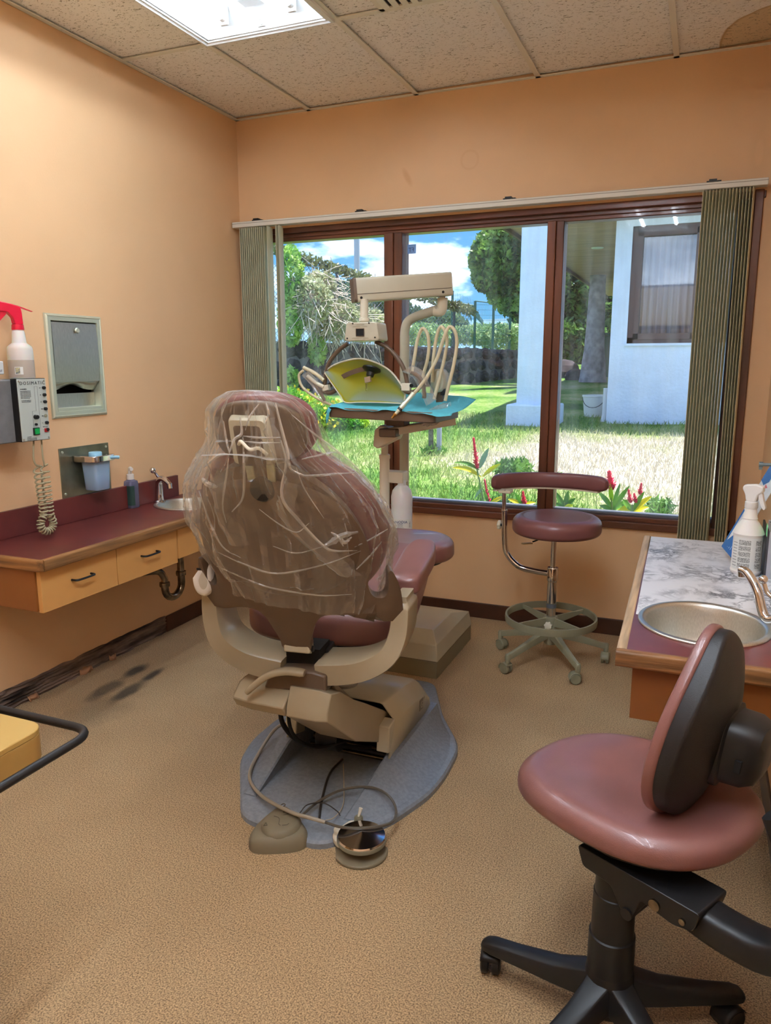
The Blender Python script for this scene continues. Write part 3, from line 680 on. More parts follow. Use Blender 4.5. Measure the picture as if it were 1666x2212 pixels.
obj('nozzle', G().tube([(XL+.118, 2.575, .972), (XL+.135, 2.60, .972), (XL+.140, 2.612, .970)], .0075, 10), mat('blue_lid', (150, 200, 222), .35), t)

# soap bottle
t = thing('soap_bottle', (-2.40, 2.66, CZ), 'clear green-labelled hand soap pump bottle on the left counter', 'bottle')
s = pt(286, 1096, Z=CZ); sx, sy = s.x, s.y
body = [[(sx+a_*k, sy+b_*k, CZ+z) for a_, b_ in sellipse(.029, .029, 28, 4)] for z, k in ((0, .9), (.004, 1), (.115, 1), (.128, .92), (.134, .5), (.137, .42))]
SOAP = mat('violet_soap', (112, 112, 138), .2, trans=.3)
obj('bottle', G().rings(body), SOAP, t)
GRL = mat('dark_green_label', (36, 62, 56), .5)
lb = G(); R = [[(sx+a_*1.012, sy+b_*1.012, z) for a_, b_ in sellipse(.029, .029, 56, 4)] for z in (CZ+.014, CZ+.108)]
R1 = [[r[k] for k in list(range(40, 56))] for r in R]; R2 = [[r[k] for k in range(26, 38)] for r in R]
l1 = obj('label', G().sheet(R1), GRL, t); obj('label', G().sheet(R2), GRL, t)
x_, y_ = sx+.030, sy-.006
wl_ = mat('label_white', (226, 228, 224), .5)
obj('barcode', G().box((sx-.0299, sy-.0305, CZ+.018), (sx-.012, sy-.0300, CZ+.045)), wl_, l1, smooth=0)
for k in range(7): obj('bar', G().box((sx-.028+.0022*k, sy-.0309, CZ+.021), (sx-.0272+.0022*k, sy-.0305, CZ+.042)), INK, l1, smooth=0)
obj('collar', G().lathe([(.013, 0), (.017, 0), (.017, .024), (.014, .026), (.009, .026), (.009, .038), (0, .038)], (sx, sy, CZ+.136)), WHITE, t)
obj('pump_head', G().tube([(sx+.0, sy, CZ+.168), (sx, sy, CZ+.182), (sx+.008, sy-.006, CZ+.190), (sx+.028, sy-.02, CZ+.188)], .0085, 12, smooth=4, scale=None), WHITE, t)

# control unit on the wall
t = thing('control_unit', (-2.43, 2.13, 1.09), 'grey wall-mounted scaler control box with silver front panel and push buttons', 'machine')
bx0, bx1 = XL, -2.362
obj('housing', G().prism(roundpoly([(XL, 1.93), (-2.375, 1.93), (bx1, 1.945), (bx1, 2.215), (XL, 2.215)], .008, 3), lambda x, y: (x, y, 1.086), lambda x, y: (x, y, 1.318)), mat('charcoal_enamel', (112, 112, 112), .5, noise_amt=.08, noise_scale=30), t, bevel=.004)
fpx = -2.330
obj('bezel', G().box((bx1-.002, 2.076, 1.088), (fpx-.002, 2.212, 1.322)), BLACK, t, bevel=.003)
fp = obj('front_panel', G().box((fpx-.004, 2.078, 1.090), (fpx, 2.210, 1.320)), mat('satin_aluminium', (196, 204, 198), .45, metal=.25), t, bevel=.001)
def tp(body, y, z, size, m=INK, al='LEFT', sp=1.0): text(body, (fpx, y, z), (0, 1, 0), (0, 0, 1), size, m, fp, align=al, space=sp)
tp('DOSIMATIC', 2.088, 1.299, .0175, INK, sp=1.35)
tp('WARNING', 2.088, 1.281, .0062)
for k in range(6): tp('electric shock hazard do not'[:(27-3*(k == 5))], 2.088, 1.2745-.0052*k, .0042)
tp('use only with supplied foot', 2.090, 1.240, .004); tp('control unit and handpiece', 2.090, 1.235, .004)
BTN = BLACK
for k in range(7):
    z = 1.286-.0265*k; b_ = obj('indicator' if k == 4 else 'button', G().lathe([(0, 0), (.0062, 0), (.0062, .008 if k != 4 else .003), (.005, .010 if k != 4 else .003), (0, .010 if k != 4 else .004)], (fpx, 2.196, z), (1, 0, 0), n=12), STOOLGREY if k == 4 else BTN, fp)
    tp(('60', '30', '15', 'MIN', 'ON', '2', '1')[k], 2.177, z-.002, .0055)
obj('scale_line', G().box((fpx, 2.1675, 1.135), (fpx+.0004, 2.168, 1.292)).box((fpx, 2.1535, 1.200), (fpx+.0004, 2.154, 1.292)).box((fpx, 2.1535, 1.2915), (fpx+.0004, 2.168, 1.292)).box((fpx, 2.135, 1.2), (fpx+.0004, 2.154, 1.2005)).box((fpx, 2.135, 1.134), (fpx+.0004, 2.168, 1.1345)).box((fpx, 2.135, 1.134), (fpx+.0004, 2.1355, 1.2005)), INK, fp, smooth=0)
for z in (1.178, 1.150): obj('knob', G().lathe([(0, 0), (.0085 if z > 1.16 else .005, 0), (.0075 if z > 1.16 else .0045, .014 if z > 1.16 else .006), (0, .014 if z > 1.16 else .006)], (fpx, 2.146, z), (1, 0, 0), n=16), BLACK, fp)
obj('power_switch', G().box((fpx, 2.130, 1.098+.012), (fpx+.006, 2.158, 1.138)), BLACK, fp, bevel=.001)
obj('green_button', G().box((fpx+.005, 2.133, 1.113), (fpx+.009, 2.155, 1.135)), mat('green_button', (10, 150, 70), .3), fp, bevel=.001)
obj('red_button', G().box((fpx, 2.184, 1.118), (fpx+.005, 2.200, 1.132)), mat('red_button', (176, 26, 34), .3), fp, bevel=.001)
tp('SAFETY TEST', 2.178, 1.137, .0042)
tp('CAUTION', 2.090+.01, 1.1035, .0045)
for k in range(3): tp('risk of explosion do not use in gas', 2.100, 1.0990-.0036*k, .0032)
for y in (2.085, 2.203):
    for z in (1.097, 1.313): obj('screw', G().lathe([(0, 0), (.0045, 0), (.0035, .0025), (0, .003)], (fpx, y, z), (1, 0, 0), n=10), STEEL, fp)
# white module standing on the control unit
t = thing('wall_module', (-2.42, 1.99, 1.318), 'white box lettered DENT on top of the grey control box', 'machine')
obj('foot', G().lathe([(.022, 0), (.022, .016), (.018, .020)], (-2.41, 2.03, 1.318)), STOOLGREY, t)
wb_ = obj('case', G().box((-2.47, 1.86, 1.338), (-2.37, 2.062, 1.385)), mat('pale_grey_case', (206, 208, 208), .45), t, bevel=.003)
text('DENT', (-2.37, 2.018, 1.346), (0, 1, 0), (0, 0, 1), .012, INK, wb_, space=1.25)

# spray bottle with red trigger
def rot2(c, s_, x, y): return x*c-y*s_, x*s_+y*c
t = thing('spray_bottle', (-2.425, 2.190, 1.318), 'translucent spray bottle with bright red trigger on the control box', 'bottle')
bx_, by_, bz_ = -2.425, 2.190, 1.318; KZ = .83
PE = mat('translucent_plastic', (226, 222, 214), .4, sss=.3, alpha=.92)
obj('bottle', G().lathe([(r_, h_*KZ) for r_, h_ in [(0, 0), (.042, 0), (.046, .006), (.0465, .10), (.046, .135), (.043, .148), (.030, .160), (.026, .165), (.022, .215), (.020, .218), (.021, .224), (.014, .226)]], (bx_, by_, bz_), n=32), PE, t)
obj('liquid_band', G().lathe([(r_, h_*KZ) for r_, h_ in [(.0468, .008), (.0470, .086), (.0465, .0865)]], (bx_, by_, bz_), n=32, cap=False), mat('milky_liquid', (200, 186, 172), .35, alpha=.7), t)
lbs = obj('label', G().sheet([[(bx_+.0474*math.cos(a), by_+.0474*math.sin(a), bz_+z*KZ) for a in [(-72+k*6)*PI/180 for k in range(7)]] for z in (.022, .056)]), wl_, t)
obj('picture', G().sheet([[(bx_+.0476*math.cos(a), by_+.0476*math.sin(a), bz_+z*KZ) for a in [(-69+k*5)*PI/180 for k in range(5)]] for z in (.025, .053)]), mat('blue_print', (60, 78, 104), .5, noise_amt=.8, noise_scale=160, col2=(210, 200, 150)), lbs)
RED = mat('red_plastic', (214, 24, 58), .3, coat=.2)
cl_ = obj('collar', G().lathe([(r_, h_*KZ) for r_, h_ in [(.022, .222), (.0225, .226), (.021, .246), (.016, .248)]], (bx_, by_, bz_), n=24), RED, t)
tx_, ty_ = -.25, -.97     # the sprayer points back along the wall towards the camera
def sp(u, h, w=0): return (bx_+tx_*u-ty_*w, by_+ty_*u+tx_*w, bz_+h*KZ)
def slab(poly, w0, w1): return G().prism(poly, lambda u, h: sp(u, h, w0), lambda u, h: sp(u, h, w1))
obj('sprayer_head', slab(roundpoly([(-.018, .246), (.016, .246), (.020, .275), (.040, .300), (.078, .300), (.094, .315), (.094, .342), (.070, .346), (.02, .336), (-.012, .326), (-.016, .30)], .005, 2), -.0125, .0125), RED, t, bevel=.004)
obj('tail_fin', slab([(-.005, .330), (.05, .343), (.03, .337), (-.060, .306), (-.062, .308)], -.006, .006), RED, t)
obj('trigger', slab(roundpoly([(.040, .305), (.062, .305), (.066, .285), (.080, .262), (.098, .238), (.094, .232), (.074, .252), (.054, .276), (.042, .290)], .004, 2), -.006, .006), RED, t, bevel=.002)
obj('nozzle', G().cyl(sp(.090, .328), sp(.104, .330), .010, .011), RED, t)

# coiled cords
def coil(name, top, bot, label):
    t = thing(name, bot, label, 'cable', None)
    return t
t = thing('coiled_cord', (-2.38, 2.18, CZ), 'pair of grey coiled cords hanging from the control box to the left counter', 'cable')
CORD = mat('khaki_cord', (160, 150, 118), .45)
for k_, (x0_, x1_, q0x, q1x, ph) in enumerate(((73, 72, 80, 96, 0), (89, 92, 96, 108, 1.5))):
    p0 = pt(x0_, 945, X=-2.36); p1 = pt(x1_, 985, X=-2.35); q0 = pt(q0x, 1006, X=-2.35); q1 = pt(q1x, 1112, X=-2.33)
    path = catmull([p0, p1, pt(x1_+3, 1000, X=-2.35), q0], 6); n_ = 300; turns = 11
    for k in range(n_):
        u = k/n_; uu = u**.8; c_ = q0.lerp(q1, uu); a = 2*PI*turns*u+ph; rr = .0145
        path.append(c_+Vector((math.cos(a)*rr, math.sin(a)*rr, .004*math.sin(a))))
    obj('cord', G().tube(path, .0034, 7), CORD, t)
uc = catmull([pt(96, 1112, X=-2.33), pt(88, 1128, X=-2.33), pt(90, 1142, X=-2.33), pt(101, 1148, X=-2.33), pt(112, 1142, X=-2.33), pt(115, 1128, X=-2.33), pt(108, 1112, X=-2.33)], 8)
dzc = (CZ+.017)-min(p.z for p in uc); uc = [p+Vector((0, 0, max(0, dzc))) for p in uc]; path = []
for i in range(len(uc)-1):
    t__ = (uc[i+1]-uc[i]).normalized(); a__ = Vector((1, 0, 0)); b__ = t__.cross(a__).normalized()
    for k in range(8):
        f = k/8; an = 2*PI*(i+f)*15/(len(uc)-1); path.append(uc[i].lerp(uc[i+1], f)+(a__*math.cos(an)+b__*math.sin(an))*.0125)
obj('cord', G().tube(path, .0034, 7), CORD, t)

# corner of a cart at the left edge of the picture
t = thing('rolling_cart', (-1.45, .62, 0), 'tan topped cart with black bumper rail at the left edge, beside the carpet stain', 'cart')
cz = .70; cx1, cy1 = -1.108, .985
TANT = mat('mustard_tan_laminate', (184, 150, 84), .4, noise_amt=.03, noise_scale=4)
TANS = mat('mustard_side', (168, 132, 72), .45)
pl = roundpoly([(cx1-.75, cy1-.55), (cx1, cy1-.55), (cx1, cy1), (cx1-.75, cy1)], .045, 6)
obj('top', G().prism(pl, lambda x, y: (x, y, cz-.012), lambda x, y: (x, y, cz+.0)), TANT, t, bevel=.002)
obj('top_edge', G().prism([(x*1, y) for x, y in pl], lambda x, y: (x, y, cz-.060), lambda x, y: (x, y, cz-.012)), TANS, t)
rl = roundpoly([(cx1-.82, cy1-.62), (cx1+.068, cy1-.62), (cx1+.068, cy1+.045), (cx1-.82, cy1+.045)], .05, 8)
obj('bumper_rail', G().tube([(x, y, cz-.022) for x, y in rl], .0085, 10, closed=True), BLACK, t)
obj('rail_strut', G().cyl((cx1-.74, cy1-.50, cz-.03), (cx1-.82, cy1-.50, cz-.022), .006).cyl((cx1-.6, cy1-.54, cz-.03), (cx1-.6, cy1-.62, cz-.022), .006), BLACK, t)
obj('cabinet', G().box((cx1-.74, cy1-.50, .08), (cx1-.20, cy1-.06, cz-.060)), TANS, t, bevel=.004)
for x in (cx1-.70, cx1-.24):
    for y in (cy1-.46, cy1-.10): obj('caster', G().cyl((x-.012, y, .03), (x+.012, y, .03), .03).cyl((x, y, .05), (x, y, .09), .01), BLACK, t)

# =================================================================== RIGHT COUNTER
RCX = -.138; RY0, RY1 = 1.795, 3.10
rc_ = thing('counter', (.06, 2.45, .66), 'right counter with oak edge, marbled sheet over burgundy top and oval sink', 'counter')
obj('top', G().box((RCX-.004, RY0+.012, CZ-.036), (XR, RY1, CZ)), LAMINATE, rc_, bevel=.001)
def eprof(): return roundpoly([(-.013, -.038), (.013, -.038), (.013, .002), (-.013, .002)], .007, 3)
OAKL = mat('pale_oak_edge', (205, 172, 132), .5, noise_amt=.25, noise_scale=60, stretch=(1, .06, 1), bump=.12, bump_scale=120)
obj('oak_edging', G().sweep([(RCX+.004, RY0+.010, CZ), (RCX-.022, RY1, CZ)], eprof(), upd=(0, 0, 1)), OAKL, rc_)
obj('oak_edging', G().sweep([(RCX-.008, RY0, CZ), (XR, RY0+.004, CZ)], eprof(), upd=(0, 0, 1)), OAK_X, rc_)
obj('apron', G().box((RCX+.030, RY0+.024, .520), (XR, RY0+.040, CZ-.036)), TANLAM_D, rc_, bevel=.001)
obj('carcass', G().box((RCX+.034, RY0+.040, .525), (XR, RY1-.02, CZ-.036)), TANLAM_D, rc_, smooth=0)
RSX, RSY, RSA, RSB = .048, 2.075, .165, .178
for ch in list(rc_.children):
    if ch.name.startswith('top') or ch.name.startswith('carcass'): hole(ch, RSX, RSY, RSA*.9, RSB*.9, CZ)
sheet = obj('marbled_sheet', G().prism([(RCX+.014, 2.085), (XR-.016, 2.085), (XR-.016, RY1-.004), (RCX-.008, RY1-.004)], lambda x, y: (x, y, CZ), lambda x, y: (x, y, CZ+.0008)), MARBLE, rc_, smooth=0)
hole(sheet, RSX, RSY, RSA*.9, RSB*.9, CZ)
obj('splashback', G().box((XR-.016, RY0+.35, CZ), (XR-.001, RY1, CZ+.10)), MARBLE, rc_, bevel=.002)
sink('sink', RSX, RSY, RSA, RSB, CZ, .14, 'oval steel sink set in the right counter with the marbled sheet')
# faucet on the right counter
t = thing('faucet', (.243, 2.05, CZ), 'tall chrome faucet with ball lever over the right oval sink', 'faucet')
fb = Vector((.236, 2.060, CZ))
obj('deck_plate', G().prism(roundpoly([(-.022, -.075), (.022, -.075), (.022, .075), (-.022, .075)], .02, 5), lambda x, y: (fb.x+x, fb.y+y, CZ), lambda x, y: (fb.x+x*.85, fb.y+y*.95, CZ+.012)), CHROME, t, bevel=.002)
tip = pt(1608, 1232, Z=CZ+.155)
p_a = fb+Vector((0, 0, .05)); p_d = pt(1606, 1230, Y=2.16)
obj('body', G().lathe([(0, 0), (.021, 0), (.019, .03), (.018, .055), (.013, .07), (0, .074)], (fb.x, fb.y, CZ+.010)), CHROME, t)
path = catmull([(fb.x-.004, fb.y+.002, CZ+.045), pt(1655, 1335, Y=2.09), pt(1636, 1275, Y=2.12), pt(1615, 1238, Y=2.15), pt(1600, 1230, Y=2.165)], 6)
obj('spout', G().tube(path, .0125, 14, scale=[1.1-.25*k/(len(path)-1) for k in range(len(path))]), CHROME, t)
q = path[-1]; obj('aerator', G().cyl((q.x+.004, q.y-.001, q.z+.002), (q.x+.006, q.y-.001, q.z-.018), .0115), CHROME, t)
lv = obj('lever', G().tube([(fb.x+.004, fb.y+.004, CZ+.075), pt(1662, 1285, Y=2.10), pt(1650, 1258, Y=2.11)], .006, 10, smooth=4), CHROME, t)
q = pt(1649, 1252, Y=2.11); obj('ball', G().ell(q, (.012, 0, 0), (0, .012, 0), (0, 0, .012)), CHROME, lv)
# white spray bottle
q = pt(1610, 1238, Z=CZ); bx, by = q.x, q.y
t = thing('spray_bottle', (bx, by, CZ), 'white spray bottle with white trigger and grey printed label by the right faucet', 'bottle')
WB = mat('white_bottle', (236, 232, 226), .4, sss=.1)
obj('bottle', G().lathe([(0, 0), (.042, 0), (.0465, .006), (.0475, .012), (.0450, .016), (.0450, .128), (.0475, .134), (.040, .152), (.030, .168), (.0225, .178), (.0220, .181), (.0235, .183), (.0215, .186), (.017, .216), (.0165, .218)], (bx, by, CZ+.0009), n=36), WB, t)
lab = obj('label', G().sheet([[(bx+.0456*math.cos(a), by+.0456*math.sin(a), CZ+z) for a in [(-160+k*8)*PI/180 for k in range(18)]] for z in (.020, .126)]), wl_, t)
GREYTXT = mat('grey_print', (120, 122, 118), .6, noise_amt=.6, noise_scale=700, stretch=(1, 1, .5), col2=(222, 222, 218), ramp=(.44, .52))
for a0, a1 in ((-128, -82), (-62, -36)):
    for k in range(5):
        z0_, z1_ = .026+.019*k, .042+.019*k
        obj('print_block', G().sheet([[(bx+.0459*math.cos(a), by+.0459*math.sin(a), CZ+z) for a in [(a0+(a1-a0)*j/6)*PI/180 for j in range(7)]] for z in (z0_, z1_)]), GREYTXT, lab)
for k in range(9): obj('print_line', G().sheet([[(bx+.0459*math.cos(a), by+.0459*math.sin(a), CZ+z) for a in [(-156+(22)*j/4)*PI/180 for j in range(5)]] for z in (.030+.0095*k, .0325+.0095*k)]), mat('pale_print', (150, 150, 150), .6), lab)
obj('collar', G().lathe([(.0185, .216), (.020, .219), (.0195, .238), (.016, .240)], (bx, by, CZ), n=24), WHITE, t)
def sp2(u, h, w=0): return (bx+.92*u-.39*w, by+(-.39)*u-.92*w, CZ+h)
def slab2(poly, w0, w1): return G().prism(poly, lambda u, h: sp2(u, h, w0), lambda u, h: sp2(u, h, w1))
obj('sprayer_head', slab2(roundpoly([(-.015, .238), (.015, .238), (.020, .262), (.034, .272), (.034, .290), (.012, .296), (-.024, .292), (-.030, .280), (-.020, .262)], .006, 3), -.012, .012), WHITE, t, bevel=.004)
obj('trigger', slab2(roundpoly([(.018, .272), (.032, .270), (.036, .250), (.046, .222), (.040, .214), (.030, .228), (.022, .250)], .005, 3), -.007, .007), WHITE, t, bevel=.002)
# brochure leaning on a dark file against the wall
t = thing('brochure', (.235, 2.80, CZ), 'glossy blue dental brochure leaning at the back of the right counter', 'brochure')
BLU = mat('blue_print_gloss', (30, 96, 176), .25); WHG = mat('white_print_gloss', (228, 232, 236), .25)
b0_, b1_ = pt(1558, 1178, Y=2.80), pt(1590, 1222, Y=2.72)
def quadpts(l): return [pt(x, y, Y=Y_) for x, y, Y_ in l]
bl_ = quadpts([(1559, 1180, 2.86), (1580, 1205, 2.72), (1680, 1040, 2.70), (1668, 1000, 2.86)])
zmin = min(p.z for p in bl_); bl_ = [p+Vector((0, 0, CZ+.002-zmin)) if zmin < CZ+.002 else p for p in bl_]
nrm = (bl_[1]-bl_[0]).cross(bl_[3]-bl_[0]).normalized()*.0015
def onb(u, v, k=0): 
    a = bl_[0].lerp(bl_[1], v); b = bl_[3].lerp(bl_[2], v); return a.lerp(b, u)+nrm*k
if nrm.y > 0: nrm = -nrm
def bq(u0, u1, v0, v1, k): return G().add([onb(u0, v0, k), onb(u1, v0, k), onb(u1, v1, k), onb(u0, v1, k)], [(0, 1, 2, 3)])
pg = obj('page', G().add([onb(a, b, k) for k in (0, -1) for a, b in ((0, 0), (1, 0), (1, 1), (0, 1))], [(0, 1, 2, 3), (7, 6, 5, 4), (0, 4, 5, 1), (1, 5, 6, 2), (2, 6, 7, 3), (3, 7, 4, 0)]), WHG, t, smooth=0)
obj('blue_panel', bq(0, .46, 0, 1, .3), BLU, pg, smooth=0); obj('blue_panel', bq(.80, 1, 0, .55, .3), BLU, pg, smooth=0)
obj('picture', bq(.22, .40, .15, .5, .5), mat('orange_picture', (196, 120, 96), .4, noise_amt=.6, noise_scale=40, col2=(60, 90, 160)), pg, smooth=0)
obj('red_panel', bq(.56, .84, .45, .75, .5), mat('red_print', (206, 70, 78), .3), pg, smooth=0)
for k in range(3): obj('white_label', bq(.60+.09*k, .635+.09*k, .48, .72, .8), WHG, pg, smooth=0)
for k in range(4): obj('text_line', bq(.05, .18-.02*(k % 2), .25+.13*k, .28+.13*k, .5), mat('pale_blue_print', (150, 190, 230), .3), pg, smooth=0)
t = thing('file_holder', (.24, 2.62, CZ), 'dark grey upright file holder behind the brochure on the right counter', 'box')
fy = 2.60
obj('front_board', G().box((.222, fy, CZ+.001), (.228, fy+.20, CZ+.155)), mat('dark_board', (58, 56, 60), .4), t, bevel=.001)
obj('side_board', G().prism([(.228, CZ+.001), (.258, CZ+.001), (.258, CZ+.14), (.228, CZ+.155)], lambda x, z: (x, fy, z), lambda x, z: (x, fy+.004, z)), mat('light_board', (176, 176, 184), .4), t, smooth=0)
obj('back_board', G().box((.256, fy, CZ+.001), (.260, fy+.20, CZ+.150)), mat('dark_board', (58, 56, 60), .4), t, bevel=.001)
obj('sticky_note', G().box((.2215, fy+.01, CZ+.135), (.2221, fy+.05, CZ+.172)), mat('green_note', (130, 220, 150), .6), t, smooth=0)
# pipe bar from the right wall
q = pt(1640, 1003, Y=2.75)
t = thing('wall_bar', (XR, 2.75, q.z), 'short grey metal bar sticking out from the right wall above the counter', 'bar')
obj('bar', G().cyl((q.x+.005, 2.75, q.z), (XR, 2.75, q.z+.001), .0055), mat('bluish_grey_metal', (120, 136, 142), .35, metal=.6), t)
obj('end_cap', G().cyl((q.x, 2.75, q.z), (q.x+.012, 2.75, q.z), .009).box((q.x+.001, 2.745, q.z-.017), (q.x+.011, 2.755, q.z)), mat('bluish_grey_metal', (120, 136, 142), .35, metal=.6), t)
obj('wall_flange', G().lathe([(0, 0), (.016, 0), (.012, -.01), (0, -.01)], (XR, 2.75, q.z), (1, 0, 0)), mat('bluish_grey_metal', (120, 136, 142), .35, metal=.6), t)

# =================================================================== DENTAL STOOL BY THE WINDOW
scx, scy = -.575, 3.385
st = thing('dental_stool', (scx, scy, 0), 'round dental stool with curved arm bar and foot ring before the window', 'stool')
S = lambda x, y, z: (scx+x, scy+y, z)
seat_o = sellipse(.198, .198, 44, 2)
obj('seat', G().pad(seat_o, .082, .044, lambda x, y, h: S(x+.012, y-.02, .622+h), dome=lambda k: .010*(1-k)*0-.006*(1-k*k)), VINYL, st, sub=1)
obj('seat_plate', G().lathe([(0, 0), (.09, 0), (.10, .012), (0, .012)], S(.01, -.01, .606)), BLACK, st)
obj('gas_rod', G().cyl(S(0, 0, .42), S(0, 0, .608), .013), CHROME, st)
obj('column', G().lathe([(0, .20), (.021, .20), (.0215, .262), (.0225, .264), (.0225, .282), (.0225, .284), (.023, .36), (.019, .425), (0, .425)], S(0, 0, 0)), CHROME, st)
obj('band', G().lathe([(.0222, .264), (.0232, .265), (.0232, .283), (.0222, .284)], S(0, 0, 0)), mat('slate_band', (90, 98, 108), .4), st)
obj('collar', G().lathe([(0, .388), (.021, .388), (.0225, .392), (.026, .396), (.026, .452), (.024, .456), (0, .456)], S(0, 0, 0)), CHROME, st)
obj('lever', G().tube([S(-.03, -.05, .612), S(-.06, -.09, .598), S(-.075, -.11, .594)], .0035, 8, smooth=3), BLACK, st)
obj('lever_grip', G().obox(S(-.095, -.135, .590), (.017, .022, -.002), (.006, -.005, 0), (0, 0, .003)), mat('brass_grip', (176, 150, 104), .35, metal=.6), st, bevel=.002)
ax = pt(1092, 1200, Y=scy).x-scx
obj('arm_tube', G().tube([S(-.02, 0, .425), S(-.09, 0, .430), S(-.16, 0, .445), S(-.215, 0, .50), S(-.228, 0, .57), S(-.232, 0, .66), S(-.234, 0, .705)], .0135, 14, smooth=6), CHROME, st)
obj('arm_post', G().cyl(S(-.234, 0, .70), S(-.238, 0, .800), .0095), CHROME, st)
obj('arm_collar', G().lathe([(.0145, -.004), (.0155, 0), (.0145, .004)], S(-.234, 0, .705)), CHROME, st)
def knob(nm, c, ax_, r, par, m=CREAM, th=.014):
    t_ = Vector(ax_).normalized(); a = t_.orthogonal().normalized(); b = t_.cross(a); c = Vector(c); R = []
    for h, k in ((0, .85), (th*.2, 1), (th*.8, 1), (th, .8)):
        R.append([c+t_*h+(a*math.cos(2*PI*j/42)+b*math.sin(2*PI*j/42))*r*k*(1+.09*math.cos(7*2*PI*j/42)) for j in range(42)])
    return obj(nm, G().rings(R), m, par, smooth=50)
knob('knob', S(-.250, 0, .635), (-1, 0, 0), .020, st)
obj('knob_stem', G().cyl(S(-.235, 0, .635), S(-.252, 0, .635), .006), BLACK, st)
# curved arm bar (horizontal arc round the back of the seat)
A0, A1, AR = math.radians(176), math.radians(40), .285
path = [S(-.012+AR*math.cos(A0+(A1-A0)*k/24), .01+AR*.75*math.sin(A0+(A1-A0)*k/24), .826) for k in range(25)]
prof = sellipse(.024, .037, 20, 3)
obj('arm_bar', G().sweep([path[0]]+path+[path[-1]], prof, upd=(0, 0, 1), scale=[.35]+[1]*25+[.35]) if False else G().sweep(path, prof, upd=(0, 0, 1), scale=[.55, .86]+[1]*21+[.86, .55]), VINYL, st, sub=1)
obj('arm_bar_plate', G().sweep([Vector(p)-Vector((0, 0, .038)) for p in path[1:-2]], [(-.012, -.004), (.012, -.004), (.012, .004), (-.012, .004)], upd=(0, 0, 1)), CREAM, st)
obj('arm_bracket', G().box(S(-.262, -.012, .786), S(-.205, .045, .800)), CREAM, st, bevel=.003)
# foot ring with four spokes
ring = [S(.205*math.cos(2*PI*k/60), .205*math.sin(2*PI*k/60), .212) for k in range(60)]
obj('foot_ring', G().sweep(ring, [(-.004, -.016), (.004, -.016), (.006, .0), (.004, .016), (-.004, .016), (-.006, 0)], upd=(0, 0, 1), closed=True), STOOLGREY, st)
obj('ring_hub', G().lathe([(.024, .172), (.030, .176), (.034, .214), (.030, .222), (.024, .222)], S(0, 0, 0)), STOOLGREY, st)
for k in range(4):
    a = math.radians(52+90*k); c_, s_ = math.cos(a), math.sin(a)
    g = G(); n_ = (-s_*.004, c_*.004)
    pr = [(.022, .176), (.022, .220), (.203, .222), (.203, .205)]
    g.rings([[S(r*c_+n_[0]*w, r*s_+n_[1]*w, z) for r, z in pr] for w in (-1, 1)]); obj('spoke', g, STOOLGREY, st, smooth=0, bevel=.002)
knob('hub_knob', S(-.004, -.032, .185), (0, -1, .15), .018, st)
obj('base_hub', G().lathe([(0, .088), (.026, .088), (.030, .10), (.034, .165), (.026, .175), (0, .175)], S(0, 0, 0)), STOOLGREY, st)
def caster(parent, x, y, yaw, r=.025, m=STOOLGREY, w=.019, pre=''):
    g = G(); ca, sa = math.cos(yaw), math.sin(yaw); ax_ = Vector((-sa, ca, 0)); f_ = Vector((ca, sa, 0)); c_ = Vector((x, y, r))-f_*.010
    wheel = G()
    for s_ in (-1, 1):
        wheel.lathe([(0, s_*w*.25), (r, s_*w*.25), (r, s_*w*.85), (r*.85, s_*w), (r*.6, s_*w*.95), (0, s_*w*.9)], c_, ax_, n=20)
    wo_ = obj('wheel', wheel, m, parent, smooth=30)
    R = []
    for k in range(9):
        a = math.radians(-10+160*k/8); rr = r*1.06
        R.append([c_+f_*(-math.cos(a)*rr)+Vector((0, 0, math.sin(a)*rr))+ax_*(w*1.02*j) for j in (-1, -.5, .5, 1)])
    obj('hood', G().sheet(R), m, wo_, solid=.002)
    obj('stem', G().cyl((x, y, r*1.6), (x, y, r*3.2), .006), BLACKM, wo_)
for k, a_ in enumerate((20, 92, 164, 236, 308)):
    a = math.radians(a_); c_, s_ = math.cos(a), math.sin(a); R = []
    for r, zt_, zb2, w in ((.02, .168, .125, .017), (.08, .150, .112, .015), (.16, .122, .093, .0125), (.235, .098, .072, .011), (.262, .092, .066, .010), (.272, .088, .066, .009)):
        R.append([S(r*c_-s_*w*j, r*s_+c_*w*j, z) for j, z in ((-1, zb2), (1, zb2), (1, zt_-.006), (.7, zt_), (-.7, zt_), (-1, zt_-.006))])
    lg = obj('leg', G().rings(R), STOOLGREY, st, smooth=35)
    obj('leg_end', G().lathe([(0, .050), (.0105, .050), (.012, .056), (.012, .088), (.008, .093), (0, .093)], S(.262*c_, .262*s_, 0)), STOOLGREY, lg)
    caster(lg if False else st, scx+.262*c_, scy+.262*s_, [a+1.2, a+2.6, 2.6, -.5, .35][k])

# =================================================================== OPERATOR CHAIR IN THE FOREGROUND
ox, oy = -.090, 1.420
oc = thing('operator_chair', (ox, oy, 0), 'burgundy vinyl task chair with black five-star base in the right foreground', 'chair')
O = lambda x, y, z: (ox+x, oy+y, z)
